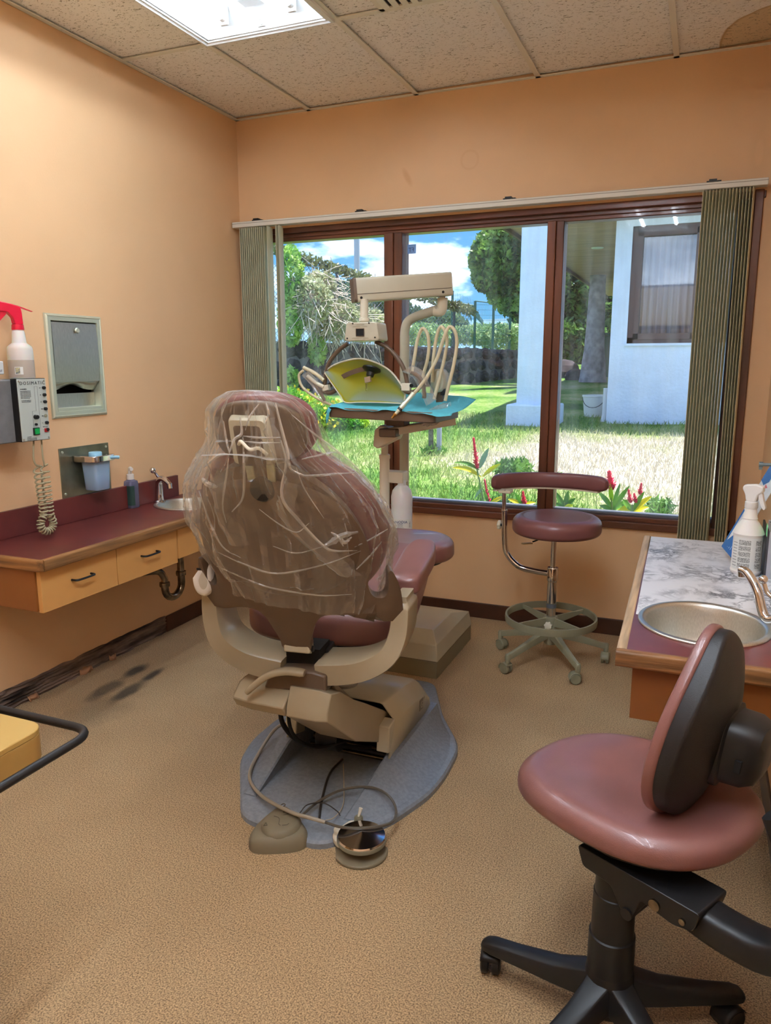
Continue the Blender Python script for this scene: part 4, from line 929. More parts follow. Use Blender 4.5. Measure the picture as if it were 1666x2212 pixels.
# seat faces -x/+y; saddle dish
scen = Vector((-.074, 1.556)); sa = math.radians(152)   # direction the sitter faces
def seat_map(x, y, h):
    # x across the seat, y towards the front
    r = math.sqrt((x/.235)**2+(y/.25)**2)
    edge_roll = -.020*max(0, (y/.25))**2*1.0
    X_ = scen.x+math.cos(sa)*y-math.sin(sa)*x; Y_ = scen.y+math.sin(sa)*y+math.cos(sa)*x
    return (X_, Y_, .454+h+edge_roll+.012*max(0, -y/.25)**2)
so = []
for x, y in sellipse(.208, .250, 56, 2.4): so.append((x*(1+.10*(y/.25)*-.3), y))
obj('seat', G().pad(so, .058, .040, seat_map, inner=(.80, .72, .62, .5, .38, .25, .12), dome=lambda k: -.020*(.5+.5*math.cos(PI*min(1, k/.80))), n_edge=6), VINYL2, oc, sub=1)
obj('seat_pan', G().pad([(x*.9, y*.9) for x, y in so], .014, .006, lambda x, y, h: (lambda q: (q[0], q[1], q[2]-.012))(seat_map(x, y, h))), BLACK, oc)
obj('column_tube', G().lathe([(0, .10), (.047, .10), (.046, .235), (.0425, .237), (.0415, .33), (.0395, .332), (.036, .43), (0, .43)], O(0, 0, 0), n=32), BLACK, oc, smooth=30)
# mechanism under the seat, arm to the backrest
dm = Vector((-math.cos(sa), -math.sin(sa), 0)); dn = Vector((-dm.y, dm.x, 0)); base = Vector((ox, oy, 0))
def mech(u, h, w): p = base+dm*u+dn*w; return (p.x, p.y, h)
g = G().prism(roundpoly([(-.06, .425), (-.045, .385), (.02, .380), (.05, .335), (.065, .333), (.075, .350), (.085, .385), (.15, .375), (.19, .385), (.20, .425)], .008, 3), lambda u, h: mech(u, h, -.05), lambda u, h: mech(u, h, .05))
mc = obj('mechanism', g, BLACK, oc, bevel=.003)
for u, r in ((.115, .011), (.17, .006)): obj('bolt', G().cyl(mech(u, .395, .05), mech(u, .395, .055), r), OLDCHROME, mc); obj('bolt', G().cyl(mech(u, .395, -.05), mech(u, .395, -.055), r), OLDCHROME, mc)
obj('pivot', G().cyl(mech(.06, .342, -.055), mech(.06, .342, .055), .012), BLACK, mc)
R = []
arm_path = catmull([mech(.14, .395, .0), mech(.22, .385, 0), mech(.30, .392, 0), mech(.345, .43, 0), mech(.352, .50, 0), mech(.335, .58, 0), mech(.300, .655, 0)], 5)
obj('back_arm', G().sweep(arm_path, sellipse(.036, .030, 18, 4), upd=tuple(dn.cross(Vector((0, 0, 1)))) if False else None), BLACK, oc)
# five-star base
for k in range(5):
    a = math.radians(25+72*k); c_, s_ = math.cos(a), math.sin(a); R = []
    for r, zt_, zb2, w in ((.03, .150, .085, .034), (.055, .138, .080, .030), (.11, .118, .074, .026), (.20, .102, .070, .022), (.262, .094, .068, .0205), (.280, .088, .069, .018), (.289, .080, .070, .010)):
        R.append([O(r*c_-s_*w*j, r*s_+c_*w*j, z) for j, z in ((-1, zb2), (1, zb2), (1.02, zb2*.4+zt_*.6), (.8, zt_-.003), (.45, zt_), (-.45, zt_), (-.8, zt_-.003), (-1.02, zb2*.4+zt_*.6))])
    obj('leg', G().rings(R), BLACK, oc, smooth=50, bevel=.002)
    caster(oc, ox+.268*c_, oy+.268*s_, a+[.4, 1.5, 1.9, 2.5, .8][k], r=.0275, m=BLACK, w=.022)
obj('base_hub', G().lathe([(0, .055), (.036, .055), (.045, .08), (.052, .12), (.048, .150), (.046, .16), (0, .16)], O(0, 0, 0), n=32), BLACK, oc)
# backrest
bc = Vector((.060, 1.505, .690)); wd = Vector((.33, .944, 0)); fr = Vector((-.944, .33, 0)); up_ = (Vector((0, 0, 1))*.97-fr*.10).normalized()
bo = []
for k in range(56):
    a = 2*PI*k/56; c_, s_ = math.cos(a), math.sin(a)
    x = .160*abs(c_)**(2/2.3)*(1 if c_ >= 0 else -1); y = .195*abs(s_)**(2/2.2)*(1 if s_ >= 0 else -1)
    x *= 1-.22*(y/.195)-.22*max(0, y/.195)**2; bo.append((x, y))
def back_map(th0):
    def f(x, y, h):
        wrap = 1.25*x*x+.25*(x**2)*0; low = .55*(max(0, -y))**2*0
        return bc+wd*x+up_*y+fr*(wrap+th0+h+.5*y*y)
    return f
obj('backrest', G().pad(bo, .024, .013, back_map(0), inner=(.8, .5, .2), n_edge=6, dish=.004), VINYL2, oc, sub=1)
obj('back_shell', G().pad([(x*.965, y*.968) for x, y in bo], .022, .008, lambda x, y, h: back_map(.004)(x, y, -h*.0)-fr*(h+.028*(1-(x/.2)**2)*(1-(y/.2)**2)*(h > .01)), inner=(.85, .6, .3)), BLACKSHELL, oc, sub=1)
bk = bc-fr*.040-up_*.045+wd*.02
obj('back_bracket', G().rings([[bk-fr*d+wd*(x*s_)+up_*(y*s_) for x, y in sellipse(.062, .070, 24, 4)] for d, s_ in ((-.03, 1.12), (0, 1.1), (.004, .98), (.04, .95), (.062, .8), (.07, .55))]), BLACK, oc)
obj('adjuster_slot', G().obox(bk-fr*.035-wd*.062+up_*(-.01), wd*.003, up_*.012, fr*.006), BLACKM, oc)
obj('badge', G().obox(bk-fr*.064-up_*.03, wd*.020, up_*.018, fr*.0015), CREAM, oc)

# =================================================================== DENTAL CHAIR
dc = thing('dental_chair', (-1.06, 2.20, 0), 'dental chair with burgundy cushions, beige shell and grey floor plate', 'chair')
TH = math.radians(8); UO = Vector((-1.03, 1.88, 0)); UX = Vector((math.cos(TH), math.sin(TH), 0)); UY = Vector((-math.sin(TH), math.cos(TH), 0))
def U(x, y, z): return UO+UX*x+UY*y+Vector((0, 0, z))
BX = -1.06
# floor plate
half = [(-.15, 1.752), (-.338, 2.035), (-.376, 2.17), (-.376, 2.36), (-.215, 2.64), (-.085, 2.90), (.085, 2.90), (.215, 2.62), (.325, 2.45), (.350, 2.38), (.357, 2.20), (.345, 2.08), (.285, 1.90), (.14, 1.712)]
ol = roundpoly(half, .05, 4)
def ins(poly, d):
    cx = 0; cy = 2.3; return [(x*(1-d/.36), cy+(y-cy)*(1-d/.58)) for x, y in poly]
g = G(); g.rings([[(BX+x, y, z) for x, y in ins(ol, d)] for d, z in ((0, 0), (0, .016), (.006, .024), (.016, .028))])
bp_ = obj('base_plate', g, BASEGREY, dc, smooth=30)
# side wings rising to the channel
def wing(s_):
    ys = [1.845, 1.88, 1.95, 2.03, 2.09, 2.14, 2.22, 2.34, 2.46, 2.56]; R = []
    for y in ys:
        t_ = min(1, max(0, (y-1.83)/.30)); h = .030+.070*(t_**1.1); xi = .150+.022*min(1, (y-1.79)/.3)
        # outer limit of the wing at this y from the outline
        xs = []
        for i in range(len(ol)):
            (x0_, y0_), (x1_, y1_) = ol[i-1], ol[i]
            if (y0_-y)*(y1_-y) <= 0 and y0_ != y1_: xs.append(x0_+(x1_-x0_)*(y-y0_)/(y1_-y0_))
        xo = (max(xs) if s_ > 0 else -min(xs))-.022 if xs else xi+.05
        xo = max(xo, xi+.045)
        w_ = .038; x2 = min(xi+w_+.05, (xi+w_+xo)/2)
        R.append([(BX+s_*xi, y, .026), (BX+s_*xi, y, h-.004), (BX+s_*(xi+.006), y, h), (BX+s_*(xi+w_), y, h), (BX+s_*x2, y, .030+(h-.030)*.42), (BX+s_*(x2+(xo-x2)*.5), y, .030+(h-.03)*.16), (BX+s_*xo, y, .0285), (BX+s_*xo, y, .024)])
    return G().rings(R)
for s_ in (-1, 1): obj('side_wing', wing(s_), BASEGREY, dc, smooth=28)
# shroud over the lift
R = []
for y, zt_, sl in ((2.165, .262, 0), (2.36, .244, 0), (2.47, .222, 0), (2.53, .185, 0), (2.555, .12, 0)):
    k = 1 if y < 2.5 else .96
    R.append([(BX+x*k, y-(.055*(z < .2 and y < 2.2)), min(z, zt_) if z > .2 else z) for x, z in ((-.192, .085), (-.192, zt_-.055), (-.150, zt_-.004), (-.140, zt_), (.140, zt_), (.150, zt_-.004), (.192, zt_-.055), (.192, .085))])
sh_ = obj('shroud', G().sheet(R).add(R[-1], [(0, 1, 2, 3, 4, 5, 6, 7)]), BEIGE, dc, smooth=25, solid=.006)
for s_ in (-1, 1):
    obj('shroud_side', G().prism([(2.105, .118), (2.115, .205), (2.165, .215), (2.165, .262), (2.20, .20), (2.20, .11)][:3]+[(2.17, .208), (2.17, .10)], lambda y, z: (BX+s_*.150, y, z), lambda y, z: (BX+s_*.194, y, z)), BEIGE, dc, bevel=.004)
# square emblem on the shroud side
em = obj('emblem', G().box((BX+.1935, 2.40, .135), (BX+.1965, 2.435, .175)), mat('emblem_grey', (116, 112, 98), .5), dc, smooth=0)
text('G', (BX+.1965, 2.407, .141), (0, 1, 0), (0, 0, 1), .036, BEIGE, em)
text('+', (BX+.1965, 2.437, .160), (0, 1, 0), (0, 0, 1), .028, mat('emblem_grey', (116, 112, 98), .5), em)
# inner machinery
obj('motor_block', G().box((BX-.09, 2.28, .03), (BX+.10, 2.50, .17)), BLACKM, dc, bevel=.004)
obj('cross_shaft', G().cyl((BX-.14, 2.22, .062), (BX+.145, 2.22, .062), .014).cyl((BX-.14, 2.19, .045), (BX+.145, 2.19, .045), .008), OLDCHROME, dc)
obj('motor', G().cyl((BX-.06, 2.12, .135), (BX+.02, 2.12, .135), .05, n=24), BLACK, dc, bevel=.004)
obj('black_hose', G().tube([(BX-.10, 1.93, .36), (BX-.11, 1.95, .24), (BX-.07, 2.02, .14), (BX+.01, 2.12, .10), (BX+.1, 2.18, .08)], .008, 8, smooth=6), BLACKM, dc)
obj('black_hose', G().tube([(BX-.08, 1.93, .36), (BX-.07, 1.94, .22), (BX-.02, 2.0, .15), (BX+.05, 2.15, .12)], .006, 8, smooth=6), BLACKM, dc)
obj('bellows', G().lathe([(.045+.006*(k % 2), .33+.012*k) for k in range(9)], (BX+.03, 2.12, 0), n=24), mat('bellows_grey', (168, 166, 156), .6), dc)
# lift arm: slanting cover from shroud up to the head
prof_arm = [(1.86, .285), (1.73, .395), (1.715, .418), (1.75, .458), (1.84, .462), (1.93, .432), (2.20, .258), (2.22, .235), (2.20, .105), (2.0, .125)]
obj('lift_arm', G().prism([(1.84, .375), (1.84, .440), (1.93, .415), (2.16, .235), (2.30, .16), (2.30, .10), (2.14, .17), (1.98, .30)], lambda y, z: (BX-.07, y, z), lambda y, z: (BX+.05, y, z)), mat('dark_arm', (60, 54, 46), .5), dc, bevel=.006)
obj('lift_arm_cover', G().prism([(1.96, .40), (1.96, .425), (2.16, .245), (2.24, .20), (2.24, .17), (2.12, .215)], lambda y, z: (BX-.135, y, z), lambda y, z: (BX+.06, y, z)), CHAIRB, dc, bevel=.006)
def fpr(y, z, x):
    ins_ = .022 if z > .43 else (.010 if z > .40 else 0)
    return (x-ins_, y, z)
apx = [(708, 1541), (708, 1560), (769, 1602), (835, 1604), (846, 1540), (790, 1519), (766, 1512), (738, 1494), (716, 1500)]
ap = [(lambda p: (p.y, p.z))(pt(x, y, X=BX+.158)) for x, y in apx]
def acx(x, k):
    cy_ = sum(p[0] for p in ap)/len(ap); cz_ = sum(p[1] for p in ap)/len(ap); return [(x, cy_+(y-cy_)*k, cz_+(z-cz_)*k) for y, z in ap]
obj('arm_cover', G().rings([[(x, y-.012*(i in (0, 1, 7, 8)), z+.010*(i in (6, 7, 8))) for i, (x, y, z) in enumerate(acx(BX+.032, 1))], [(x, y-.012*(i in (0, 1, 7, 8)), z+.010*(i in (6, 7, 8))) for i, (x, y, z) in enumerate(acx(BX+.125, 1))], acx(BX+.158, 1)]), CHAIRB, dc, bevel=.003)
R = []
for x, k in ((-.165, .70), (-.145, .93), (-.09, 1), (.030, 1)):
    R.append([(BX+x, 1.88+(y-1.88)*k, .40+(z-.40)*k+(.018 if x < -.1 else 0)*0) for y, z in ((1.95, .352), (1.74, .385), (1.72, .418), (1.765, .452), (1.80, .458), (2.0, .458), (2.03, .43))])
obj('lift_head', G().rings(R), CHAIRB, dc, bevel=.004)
obj('head_underside', G().prism([(1.78, .380), (1.99, .352), (1.99, .325), (1.92, .315)], lambda y, z: (BX-.135, y, z), lambda y, z: (BX+.025, y, z)), mat('dark_underside', (66, 56, 44), .6), dc)
obj('swivel', G().lathe([(0, .452), (.105, .452), (.105, .462), (.088, .470), (.085, .492), (0, .492)], (UO.x, UO.y, 0), n=36), BEIGE_D, dc)
obj('swivel_gap', G().lathe([(.107, .4545), (.112, .456), (.112, .460), (.107, .461)], (UO.x, UO.y, 0), n=36), BLACKM, dc)
# arms of the U-shaped seat frame
def uframe(s_):
    P_ = catmull([(s_*.055, -.02, .498), (s_*.15, -.022, .512), (s_*.215, -.02, .535), (s_*.262, -.012, .570), (s_*.286, 0, .625), (s_*.292, .004, .690), (s_*.291, .006, .735)], 5)
    R = []
    for i, p in enumerate(P_):
        t_ = (P_[min(i+1, len(P_)-1)]-P_[max(i-1, 0)]).normalized(); n_ = Vector((-t_.z, 0, t_.x))*(1 if s_ > 0 else -1)
        u_ = i/(len(P_)-1); th = .034-.010*u_; dp = .075-.018*u_
        if u_ > .93: th *= .75; dp *= .8
        R.append([U(*(p+n_*a*th+Vector((0, b*dp, 0)))) for a, b in ((-1, -.9), (-.9, -1), (.9, -1), (1, -.9), (1, .9), (.9, 1), (-.9, 1), (-1, .9))])
    return G().rings(R)
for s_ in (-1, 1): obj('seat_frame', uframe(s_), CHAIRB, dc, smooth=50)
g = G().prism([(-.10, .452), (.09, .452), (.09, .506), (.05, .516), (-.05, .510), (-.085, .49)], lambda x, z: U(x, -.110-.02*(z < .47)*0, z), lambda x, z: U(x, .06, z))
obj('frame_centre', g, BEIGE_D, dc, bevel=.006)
obj('frame_gap', G().prism([(-.052, .50), (.052, .50), (.052, .56), (-.052, .56)], lambda x, z: U(x, -.05, z), lambda x, z: U(x, .04, z)), BLACKM, dc, smooth=0)
obj('release_lever', G().sweep(catmull([U(.035, -.130, .520), U(-.02, -.135, .522), U(-.07, -.145, .508), U(-.115, -.155, .472), U(-.130, -.158, .455)], 5), sellipse(.010, .017, 14, 3), upd=(0, 1, 0), scale=[.8]+[1]*15+[.95, .9, .85, .8, .7]), CHAIRB, dc)
# seat cushion
def seatz(y): return .520+.10*min(1, max(0, (y-.04)/.60))**1.2
soutl = []
for k in range(64):
    a = 2*PI*k/64; c_, s_ = math.cos(a), math.sin(a)
    x = .262*abs(c_)**(2/4.2)*(1 if c_ >= 0 else -1); y = .36*abs(s_)**(2/4.2)*(1 if s_ >= 0 else -1)
    soutl.append((x*(1-.10*(y/.36)), y))
obj('seat', G().pad(soutl, .105, .045, lambda x, y, h: U(x, y+.42, seatz(y+.42)+h*(1-.25*max(0, y/.36))), inner=(.85, .6, .3), dish=.012), VINYL2, dc, sub=1)
obj('seat_pan', G().pad([(x*.9, y*.92) for x, y in soutl], .016, .006, lambda x, y, h: U(x, y+.42, seatz(y+.42)-.014+h)), BLACK, dc)
loutl = []
for k in range(56):
    a = 2*PI*k/56; c_, s_ = math.cos(a), math.sin(a)
    x = .285*abs(c_)**(2/3.6)*(1 if c_ >= 0 else -1); y = .235*abs(s_)**(2/3.0)*(1 if s_ >= 0 else -1)
    loutl.append((x*(1-.20*max(0, y/.235)), y))
obj('leg_rest', G().pad(loutl, .085, .04, lambda x, y, h: U(x, y+.93, .600-.02*(y/.235)+h), inner=(.85, .6, .3), dish=.012), VINYL2, dc, sub=1)
obj('leg_pan', G().pad([(x*.85, y*.88) for x, y in loutl], .016, .006, lambda x, y, h: U(x, y+.93, .586-.02*(y/.235)+h)), BLACK, dc)
obj('seat_beam', G().prism([(.0, .505), (.0, .54), (.60, .605), (1.0, .60), (1.0, .58), (.62, .57)], lambda y, z: U(-.06, y, z), lambda y, z: U(.06, y, z)), BLACK, dc, bevel=.004)
# back: shell, yoke and cushion on a reclined surface
ZB = .035
def lean(z): return -.115-.42*(z-.62)-.10*max(0, z-.9)**2
def backpt(x, z, d=0):
    w_ = .95*x*x
    return U(x*.93, lean(z)+w_+d*.93, z+ZB+d*.36)
def half_mirror(r_): return r_+[(-x, z) for x, z in r_[::-1]]
shell_r = [(0, 1.105), (.06, 1.100), (.12, 1.075), (.175, 1.03), (.22, .97), (.246, .90), (.252, .84), (.242, .79), (.235, .765), (.238, .738), (.250, .722), (.270, .720), (.282, .735), (.287, .762), (.290, .795), (.300, .800), (.312, .765), (.317, .72), (.315, .655), (.300, .640), (.24, .645), (.16, .668), (.105, .668), (.078, .645), (.060, .605), (.048, .575), (.042, .545), (0, .545)]
rs = catmull([(x, z, 0) for x, z in shell_r], 3); right = [(max(0, p.x), p.y) for p in rs]
poly = right+[(-x, z) for x, z in right[-2:0:-1]]
def shell_mesh(poly, d0, d1, n_=3):
    """fill the outline with a triangulated grid so it can curve"""
    bm = bmesh.new(); vs = [bm.verts.new((x, z, 0)) for x, z in poly]; f = bm.faces.new(vs); bmesh.ops.triangulate(bm, faces=[f])
    for c_ in [k*.04 for k in range(-9, 10)]:
        bmesh.ops.bisect_plane(bm, geom=bm.verts[:]+bm.edges[:]+bm.faces[:], plane_co=(c_, 0, 0), plane_no=(1, 0, 0))
    for c_ in [.55+.06*k for k in range(10)]:
        bmesh.ops.bisect_plane(bm, geom=bm.verts[:]+bm.edges[:]+bm.faces[:], plane_co=(0, c_, 0), plane_no=(0, 1, 0))
    for v in bm.verts:
        p = backpt(v.co.x, v.co.y, d0); v.co = p
    bmesh.ops.recalc_face_normals(bm, faces=bm.faces); return bm
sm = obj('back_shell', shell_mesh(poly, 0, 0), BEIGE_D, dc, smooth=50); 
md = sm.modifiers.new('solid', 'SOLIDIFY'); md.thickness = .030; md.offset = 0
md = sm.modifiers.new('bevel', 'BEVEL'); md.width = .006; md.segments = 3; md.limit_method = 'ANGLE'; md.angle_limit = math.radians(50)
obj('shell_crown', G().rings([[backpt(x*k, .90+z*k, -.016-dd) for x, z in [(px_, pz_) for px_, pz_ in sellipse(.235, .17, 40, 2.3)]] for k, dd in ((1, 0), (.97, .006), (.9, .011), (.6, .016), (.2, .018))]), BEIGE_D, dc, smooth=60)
# hinge block and strut at the foot of the back
obj('hinge_block', G().obox(U(0, lean(.54)+.0, .545+ZB), UX*.040, UY*.020, Vector((0, 0, .016))), BEIGE, dc, bevel=.006)
obj('hinge_pin', G().cyl(U(-.042, lean(.54), .540+ZB), U(.046, lean(.54), .540+ZB), .009), BLACK, dc)
obj('hinge_strut', G().rings([[U(x, y, z) for x, z in ((-.028+dx, z0_), (.028+dx, z0_), (.028+dx, z0_+.014), (-.028+dx, z0_+.014))] for y, z0_, dx in ((-.085, .560, 0), (.0, .525, .0), (.10, .50, .0))]), BEIGE, dc, bevel=.003)
# back cushion
co_ = []
for k in range(64):
    a = 2*PI*k/64; c_, s_ = math.cos(a), math.sin(a)
    x = .292*abs(c_)**(2/2.5)*(1 if c_ >= 0 else -1); z = .225*abs(s_)**(2/2.5)*(1 if s_ >= 0 else -1)
    co_.append((x*(1-.22*max(0, z/.225)**1.5), z))
def cush(x, z, h): 
    return U(x*.92-.006, lean(.895+z)+1.25*x*x+.93*(h+.020), .895+ZB+z+.36*(h+.020))
obj('back_cushion', G().pad(co_, .085, .04, cush, inner=(.85, .6, .3), dish=.010), VINYL, dc, sub=1)
# headrest
hz0 = 1.205+ZB*.4; hy0_ = lean(1.205)
def hr_map(x, z, h): return U(x+.022, hy0_+.01+1.6*x*x+.93*h-.30*z, hz0+z+.30*h)
ho = [(x*(1-.16*(z/.1)*-1*0), z) for x, z in sellipse(.128, .082, 40, 2.5)]
obj('headrest_cushion', G().pad(ho, .062, .03, hr_map, inner=(.8, .5, .2), dish=.006), VINYL, dc, sub=1)
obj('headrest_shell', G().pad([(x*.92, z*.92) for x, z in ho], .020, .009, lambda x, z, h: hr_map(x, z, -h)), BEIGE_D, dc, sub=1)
hb = obj('headrest_bracket', G().rings([[hr_map(x*k-.01, z*k-.006, -h) for x, z in roundpoly([(-.052, -.062), (.052, -.062), (.048, .050), (-.048, .050)], .012, 3)] for h, k in ((.018, 1.05), (.034, 1), (.040, .93))]), BEIGE, dc)
obj('bracket_recess', G().rings([[hr_map(x*k-.01, z*k-.006, -h) for x, z in roundpoly([(-.036, -.062), (.036, -.062), (.034, .034), (-.034, .034)], .008, 3)] for h, k in ((.0402, 1), (.0408, 1))]), mat('recess_brown', (92, 76, 60), .5), hb)
obj('headrest_lever', G().tube([hr_map(-.034, -.014, -.045), hr_map(-.020, -.002, -.058), hr_map(.0, -.018, -.062), (hr_map(.022, -.016, -.060)), hr_map(.036, -.034, -.052)], .0042, 8, smooth=4), CREAM, hb)
for x in (-.028, .028): obj('headrest_bar', G().rings([[hr_map(x+a, -.055, -.018-b) for a, b in ((-.010, 0), (.010, 0), (.010, .006), (-.010, .006))], [backpt(x+a, 1.02, -.004-b) for a, b in ((-.010, 0), (.010, 0), (.010, .006), (-.010, .006))]]), STEEL_G, dc, smooth=0)
obj('headrest_knob', G().lathe([(0, 0), (.030, 0), (.034, .008), (.030, .02), (0, .022)], backpt(.01, 1.045, -.012), UY*-1, n=24), BLACK, dc)
# armrests
for s_, nm in ((1, 'armrest'), (-1, 'armrest')):
    def am(x, y, h, s_=s_): return U(s_*(.272+x)+.0, .215+y, .725+.16*(y)*.9+h)
    obj('armrest', G().pad(roundpoly([(-.047, -.15), (.047, -.15), (.052, .10), (.030, .185), (-.030, .185), (-.052, .10)], .04, 5), .058, .022, am, inner=(.8, .5, .2), dish=-.004), VINYL2, dc, sub=1)
    obj('armrest_post', G().rings([[U(s_*(.268+a), b, z) for a, b in ((-.022, y-.03), (.018, y-.03), (.018, y+.03), (-.022, y+.03))] for y, z in ((.06, .66), (.08, .70), (.14, .75))]), CREAM, dc, bevel=.005)
# white control pad at the left end of the yoke
cpd = U(-.290, -.085, .762)
obj('control_pad', G().rings([[cpd+UX*(x*k*(1-.5*(z/.055)*(z > 0)))+Vector((0, 0, 1))*(z*k)+UX*(.022*max(0, z/.055)*k)-UY*d for x, z in sellipse(.032, .055, 32, 2.2)] for d, k in ((-.03, .8), (-.02, 1), (.0, 1), (.010, .9), (.014, .7))]), WHITE, dc, smooth=60)
obj('pad_recess', G().rings([[cpd+UX*(.006+x*(1-.5*(z/.026)*(z > 0)))+Vector((0, 0, 1))*(z-.004)-UY*d for x, z in sellipse(.014, .026, 20, 2)] for d in (.0142, .0150)]), mat('pad_inset', (196, 190, 176), .4), dc)
obj('pad_slot', G().obox(cpd+Vector((0, 0, .030))+UX*-.004-UY*.0135, UX*.008, UY*.002, Vector((0, 0, .003))), BLACK, dc)

# foot control, chrome disc pedal and cable
fp_ = thing('foot_control', (-1.04, 1.70, 0), 'taupe foot control with raised disc, resting on the rear of the grey chair base', 'pedal')
FC = mat('taupe_rubber', (118, 108, 86), .55)
cF = Vector((-1.035, 1.700, 0))
def fc(x, y, z): return (cF.x+x, cF.y+y, z)
fo = roundpoly([(-.088, -.048), (-.050, -.070), (.060, -.015), (.078, .035), (.020, .085), (-.055, .135), (-.085, .125), (-.098, .02)], .045, 5)
def sc_(k): return [(x*k-.010*(1-k), y*k+.02*(1-k)) for x, y in fo]
obj('body', G().rings([[fc(x, y, z) for x, y in sc_(k)] for k, z in ((1.0, .0), (1.0, .018), (.97, .030), (.90, .040), (.82, .045))]), FC, fp_, smooth=40)
obj('rocker_disc', G().rings([[fc(-.015+.052*k*math.cos(2*PI*j/36), .025+.056*k*math.sin(2*PI*j/36), z+.01) for j in range(36)] for k, z in ((1.12, .030), (1.1, .039), (1.0, .046), (.92, .050), (.3, .051))]), FC, fp_, smooth=50)
FCD = mat('taupe_rubber_dark', (84, 76, 58), .6)
g = G()
def line3(pts_): g.tube([fc(x, y, .0615) for x, y in pts_], .0011, 5)
line3([(-.03, .062), (-.02, .072)]); line3([(-.022, .050), (-.016, .055), (-.010, .064), (-.012, .068)]); line3([(-.045, .035), (-.03, .034), (-.022, .028), (-.012, .006), (-.004, .002)]); line3([(0, .005), (.012, .012), (.014, .020)]); line3([(.014, .060), (.024, .055)])
line3([(-.05, -.002), (-.04, -.012), (-.048, -.018), (-.05, -.002)])
obj('embossing', g, FCD, fp_, kind='stuff')
obj('ring_mark', G().tube([fc(-.06+.006*math.cos(a), .112+.009*math.sin(a), .0475) for a in [k*PI/8 for k in range(16)]], .0014, 6, closed=True), FCD, fp_)
pd_ = thing('disc_pedal', (-.80, 1.77, 0), 'round polished chrome disc pedal with small toggle beside the taupe foot control', 'pedal')
cP = Vector((-.808, 1.762, 0))
obj('base', G().prism(sum([[(cP.x+.078*math.cos(a), cP.y-.006+.078*math.sin(a)) for a in [math.radians(-130+10*k) for k in range(17)]], [(cP.x-.02, cP.y+.075), (cP.x-.085, cP.y+.07), (cP.x-.095, cP.y+.02)]], []), lambda x, y: (x, y, 0), lambda x, y: (x, y, .010)), FC, pd_, bevel=.003)
obj('housing', G().prism(roundpoly([(cP.x-.098, cP.y+.00), (cP.x-.06, cP.y-.035), (cP.x+.02, cP.y+.03), (cP.x+.01, cP.y+.085), (cP.x-.075, cP.y+.088)], .02, 4), lambda x, y: (x, y, .010), lambda x, y: (x, y, .034)), CREAM, pd_, bevel=.006)
obj('cap', G().lathe([(0, .034), (.018, .034), (.018, .044), (.015, .046), (0, .046)], (cP.x-.075, cP.y+.012, 0)), CREAM, pd_)
obj('disc', G().lathe([(0, .034), (.066, .034), (.070, .038), (.070, .050), (.0675, .054), (.05, .0570), (.0, .066)], (cP.x, cP.y, 0), n=64), mat('spun_chrome', (225, 225, 230), .12, metal=1), pd_, smooth=25)
obj('disc_shade', G().lathe([(.0702, .036), (.0712, .037), (.0712, .046), (.0702, .048)], (cP.x, cP.y, 0), n=48), GREYP, pd_)
obj('toggle_collar', G().lathe([(0, .034), (.014, .034), (.013, .050), (.010, .054), (0, .054)], (cP.x-.045, cP.y+.078, 0)), GREYP, pd_)
obj('toggle', G().cyl((cP.x-.045, cP.y+.078, .052), (cP.x-.040, cP.y+.084, .078), .0035, .006), CREAM, pd_)
# cables
t = thing('foot_cable', (-1.2, 1.9, .03), 'grey cable looping round the left of the chair base to the disc pedal', 'cable')
pts_ = [pt(640, 1555, Z=.11), pt(598, 1572, Z=.10), pt(562, 1622, Z=.06), pt(540, 1668, Z=.05), pt(548, 1700, Z=.05), pt(578, 1728, Z=.06), pt(630, 1755, Z=.075), pt(668, 1766, Z=.075), pt(702, 1776, Z=.066)]
obj('cable', G().tube(pts_, .0058, 9, smooth=6), CABLE, t)
t = thing('pedal_cable', (-.9, 1.85, .03), 'dark grey cable looped over the chrome disc pedal on the chair base', 'cable')
pts_ = [pt(x, y, Z=z) for x, y, z in ((650, 1763, .05), (690, 1730, .05), (740, 1706, .06), (795, 1700, .07), (835, 1715, .07), (855, 1745, .05), (848, 1775, .05), (800, 1788, .066), (740, 1787, .072), (702, 1776, .062))]
obj('cable', G().tube(pts_, .0042, 8, smooth=6), mat('dark_grey_cable', (84, 78, 68), .4), t)
t = thing('thin_wire', (-1.0, 1.9, .03), 'thin dark wires curling between foot control and disc pedal', 'cable')
obj('wire', G().tube([pt(x, y, Z=z) for x, y, z in ((648, 1756, .05), (665, 1738, .06), (700, 1735, .055), (728, 1752, .05), (735, 1762, .045))], .0018, 6, smooth=5), CABLE_D, t)
obj('wire', G().tube([pt(x, y, Z=z) for x, y, z in ((742, 1650, .045), (743, 1700, .035), (741, 1740, .035), (722, 1766, .045), (704, 1772, .05))], .0014, 6, smooth=5), mat('tan_wire', (176, 160, 132), .5), t)
obj('wire', G().tube([pt(x, y, Z=.034) for x, y in ((740, 1640), (712, 1672), (695, 1730), (690, 1770))], .004, 7, smooth=5), CABLE_D, t)

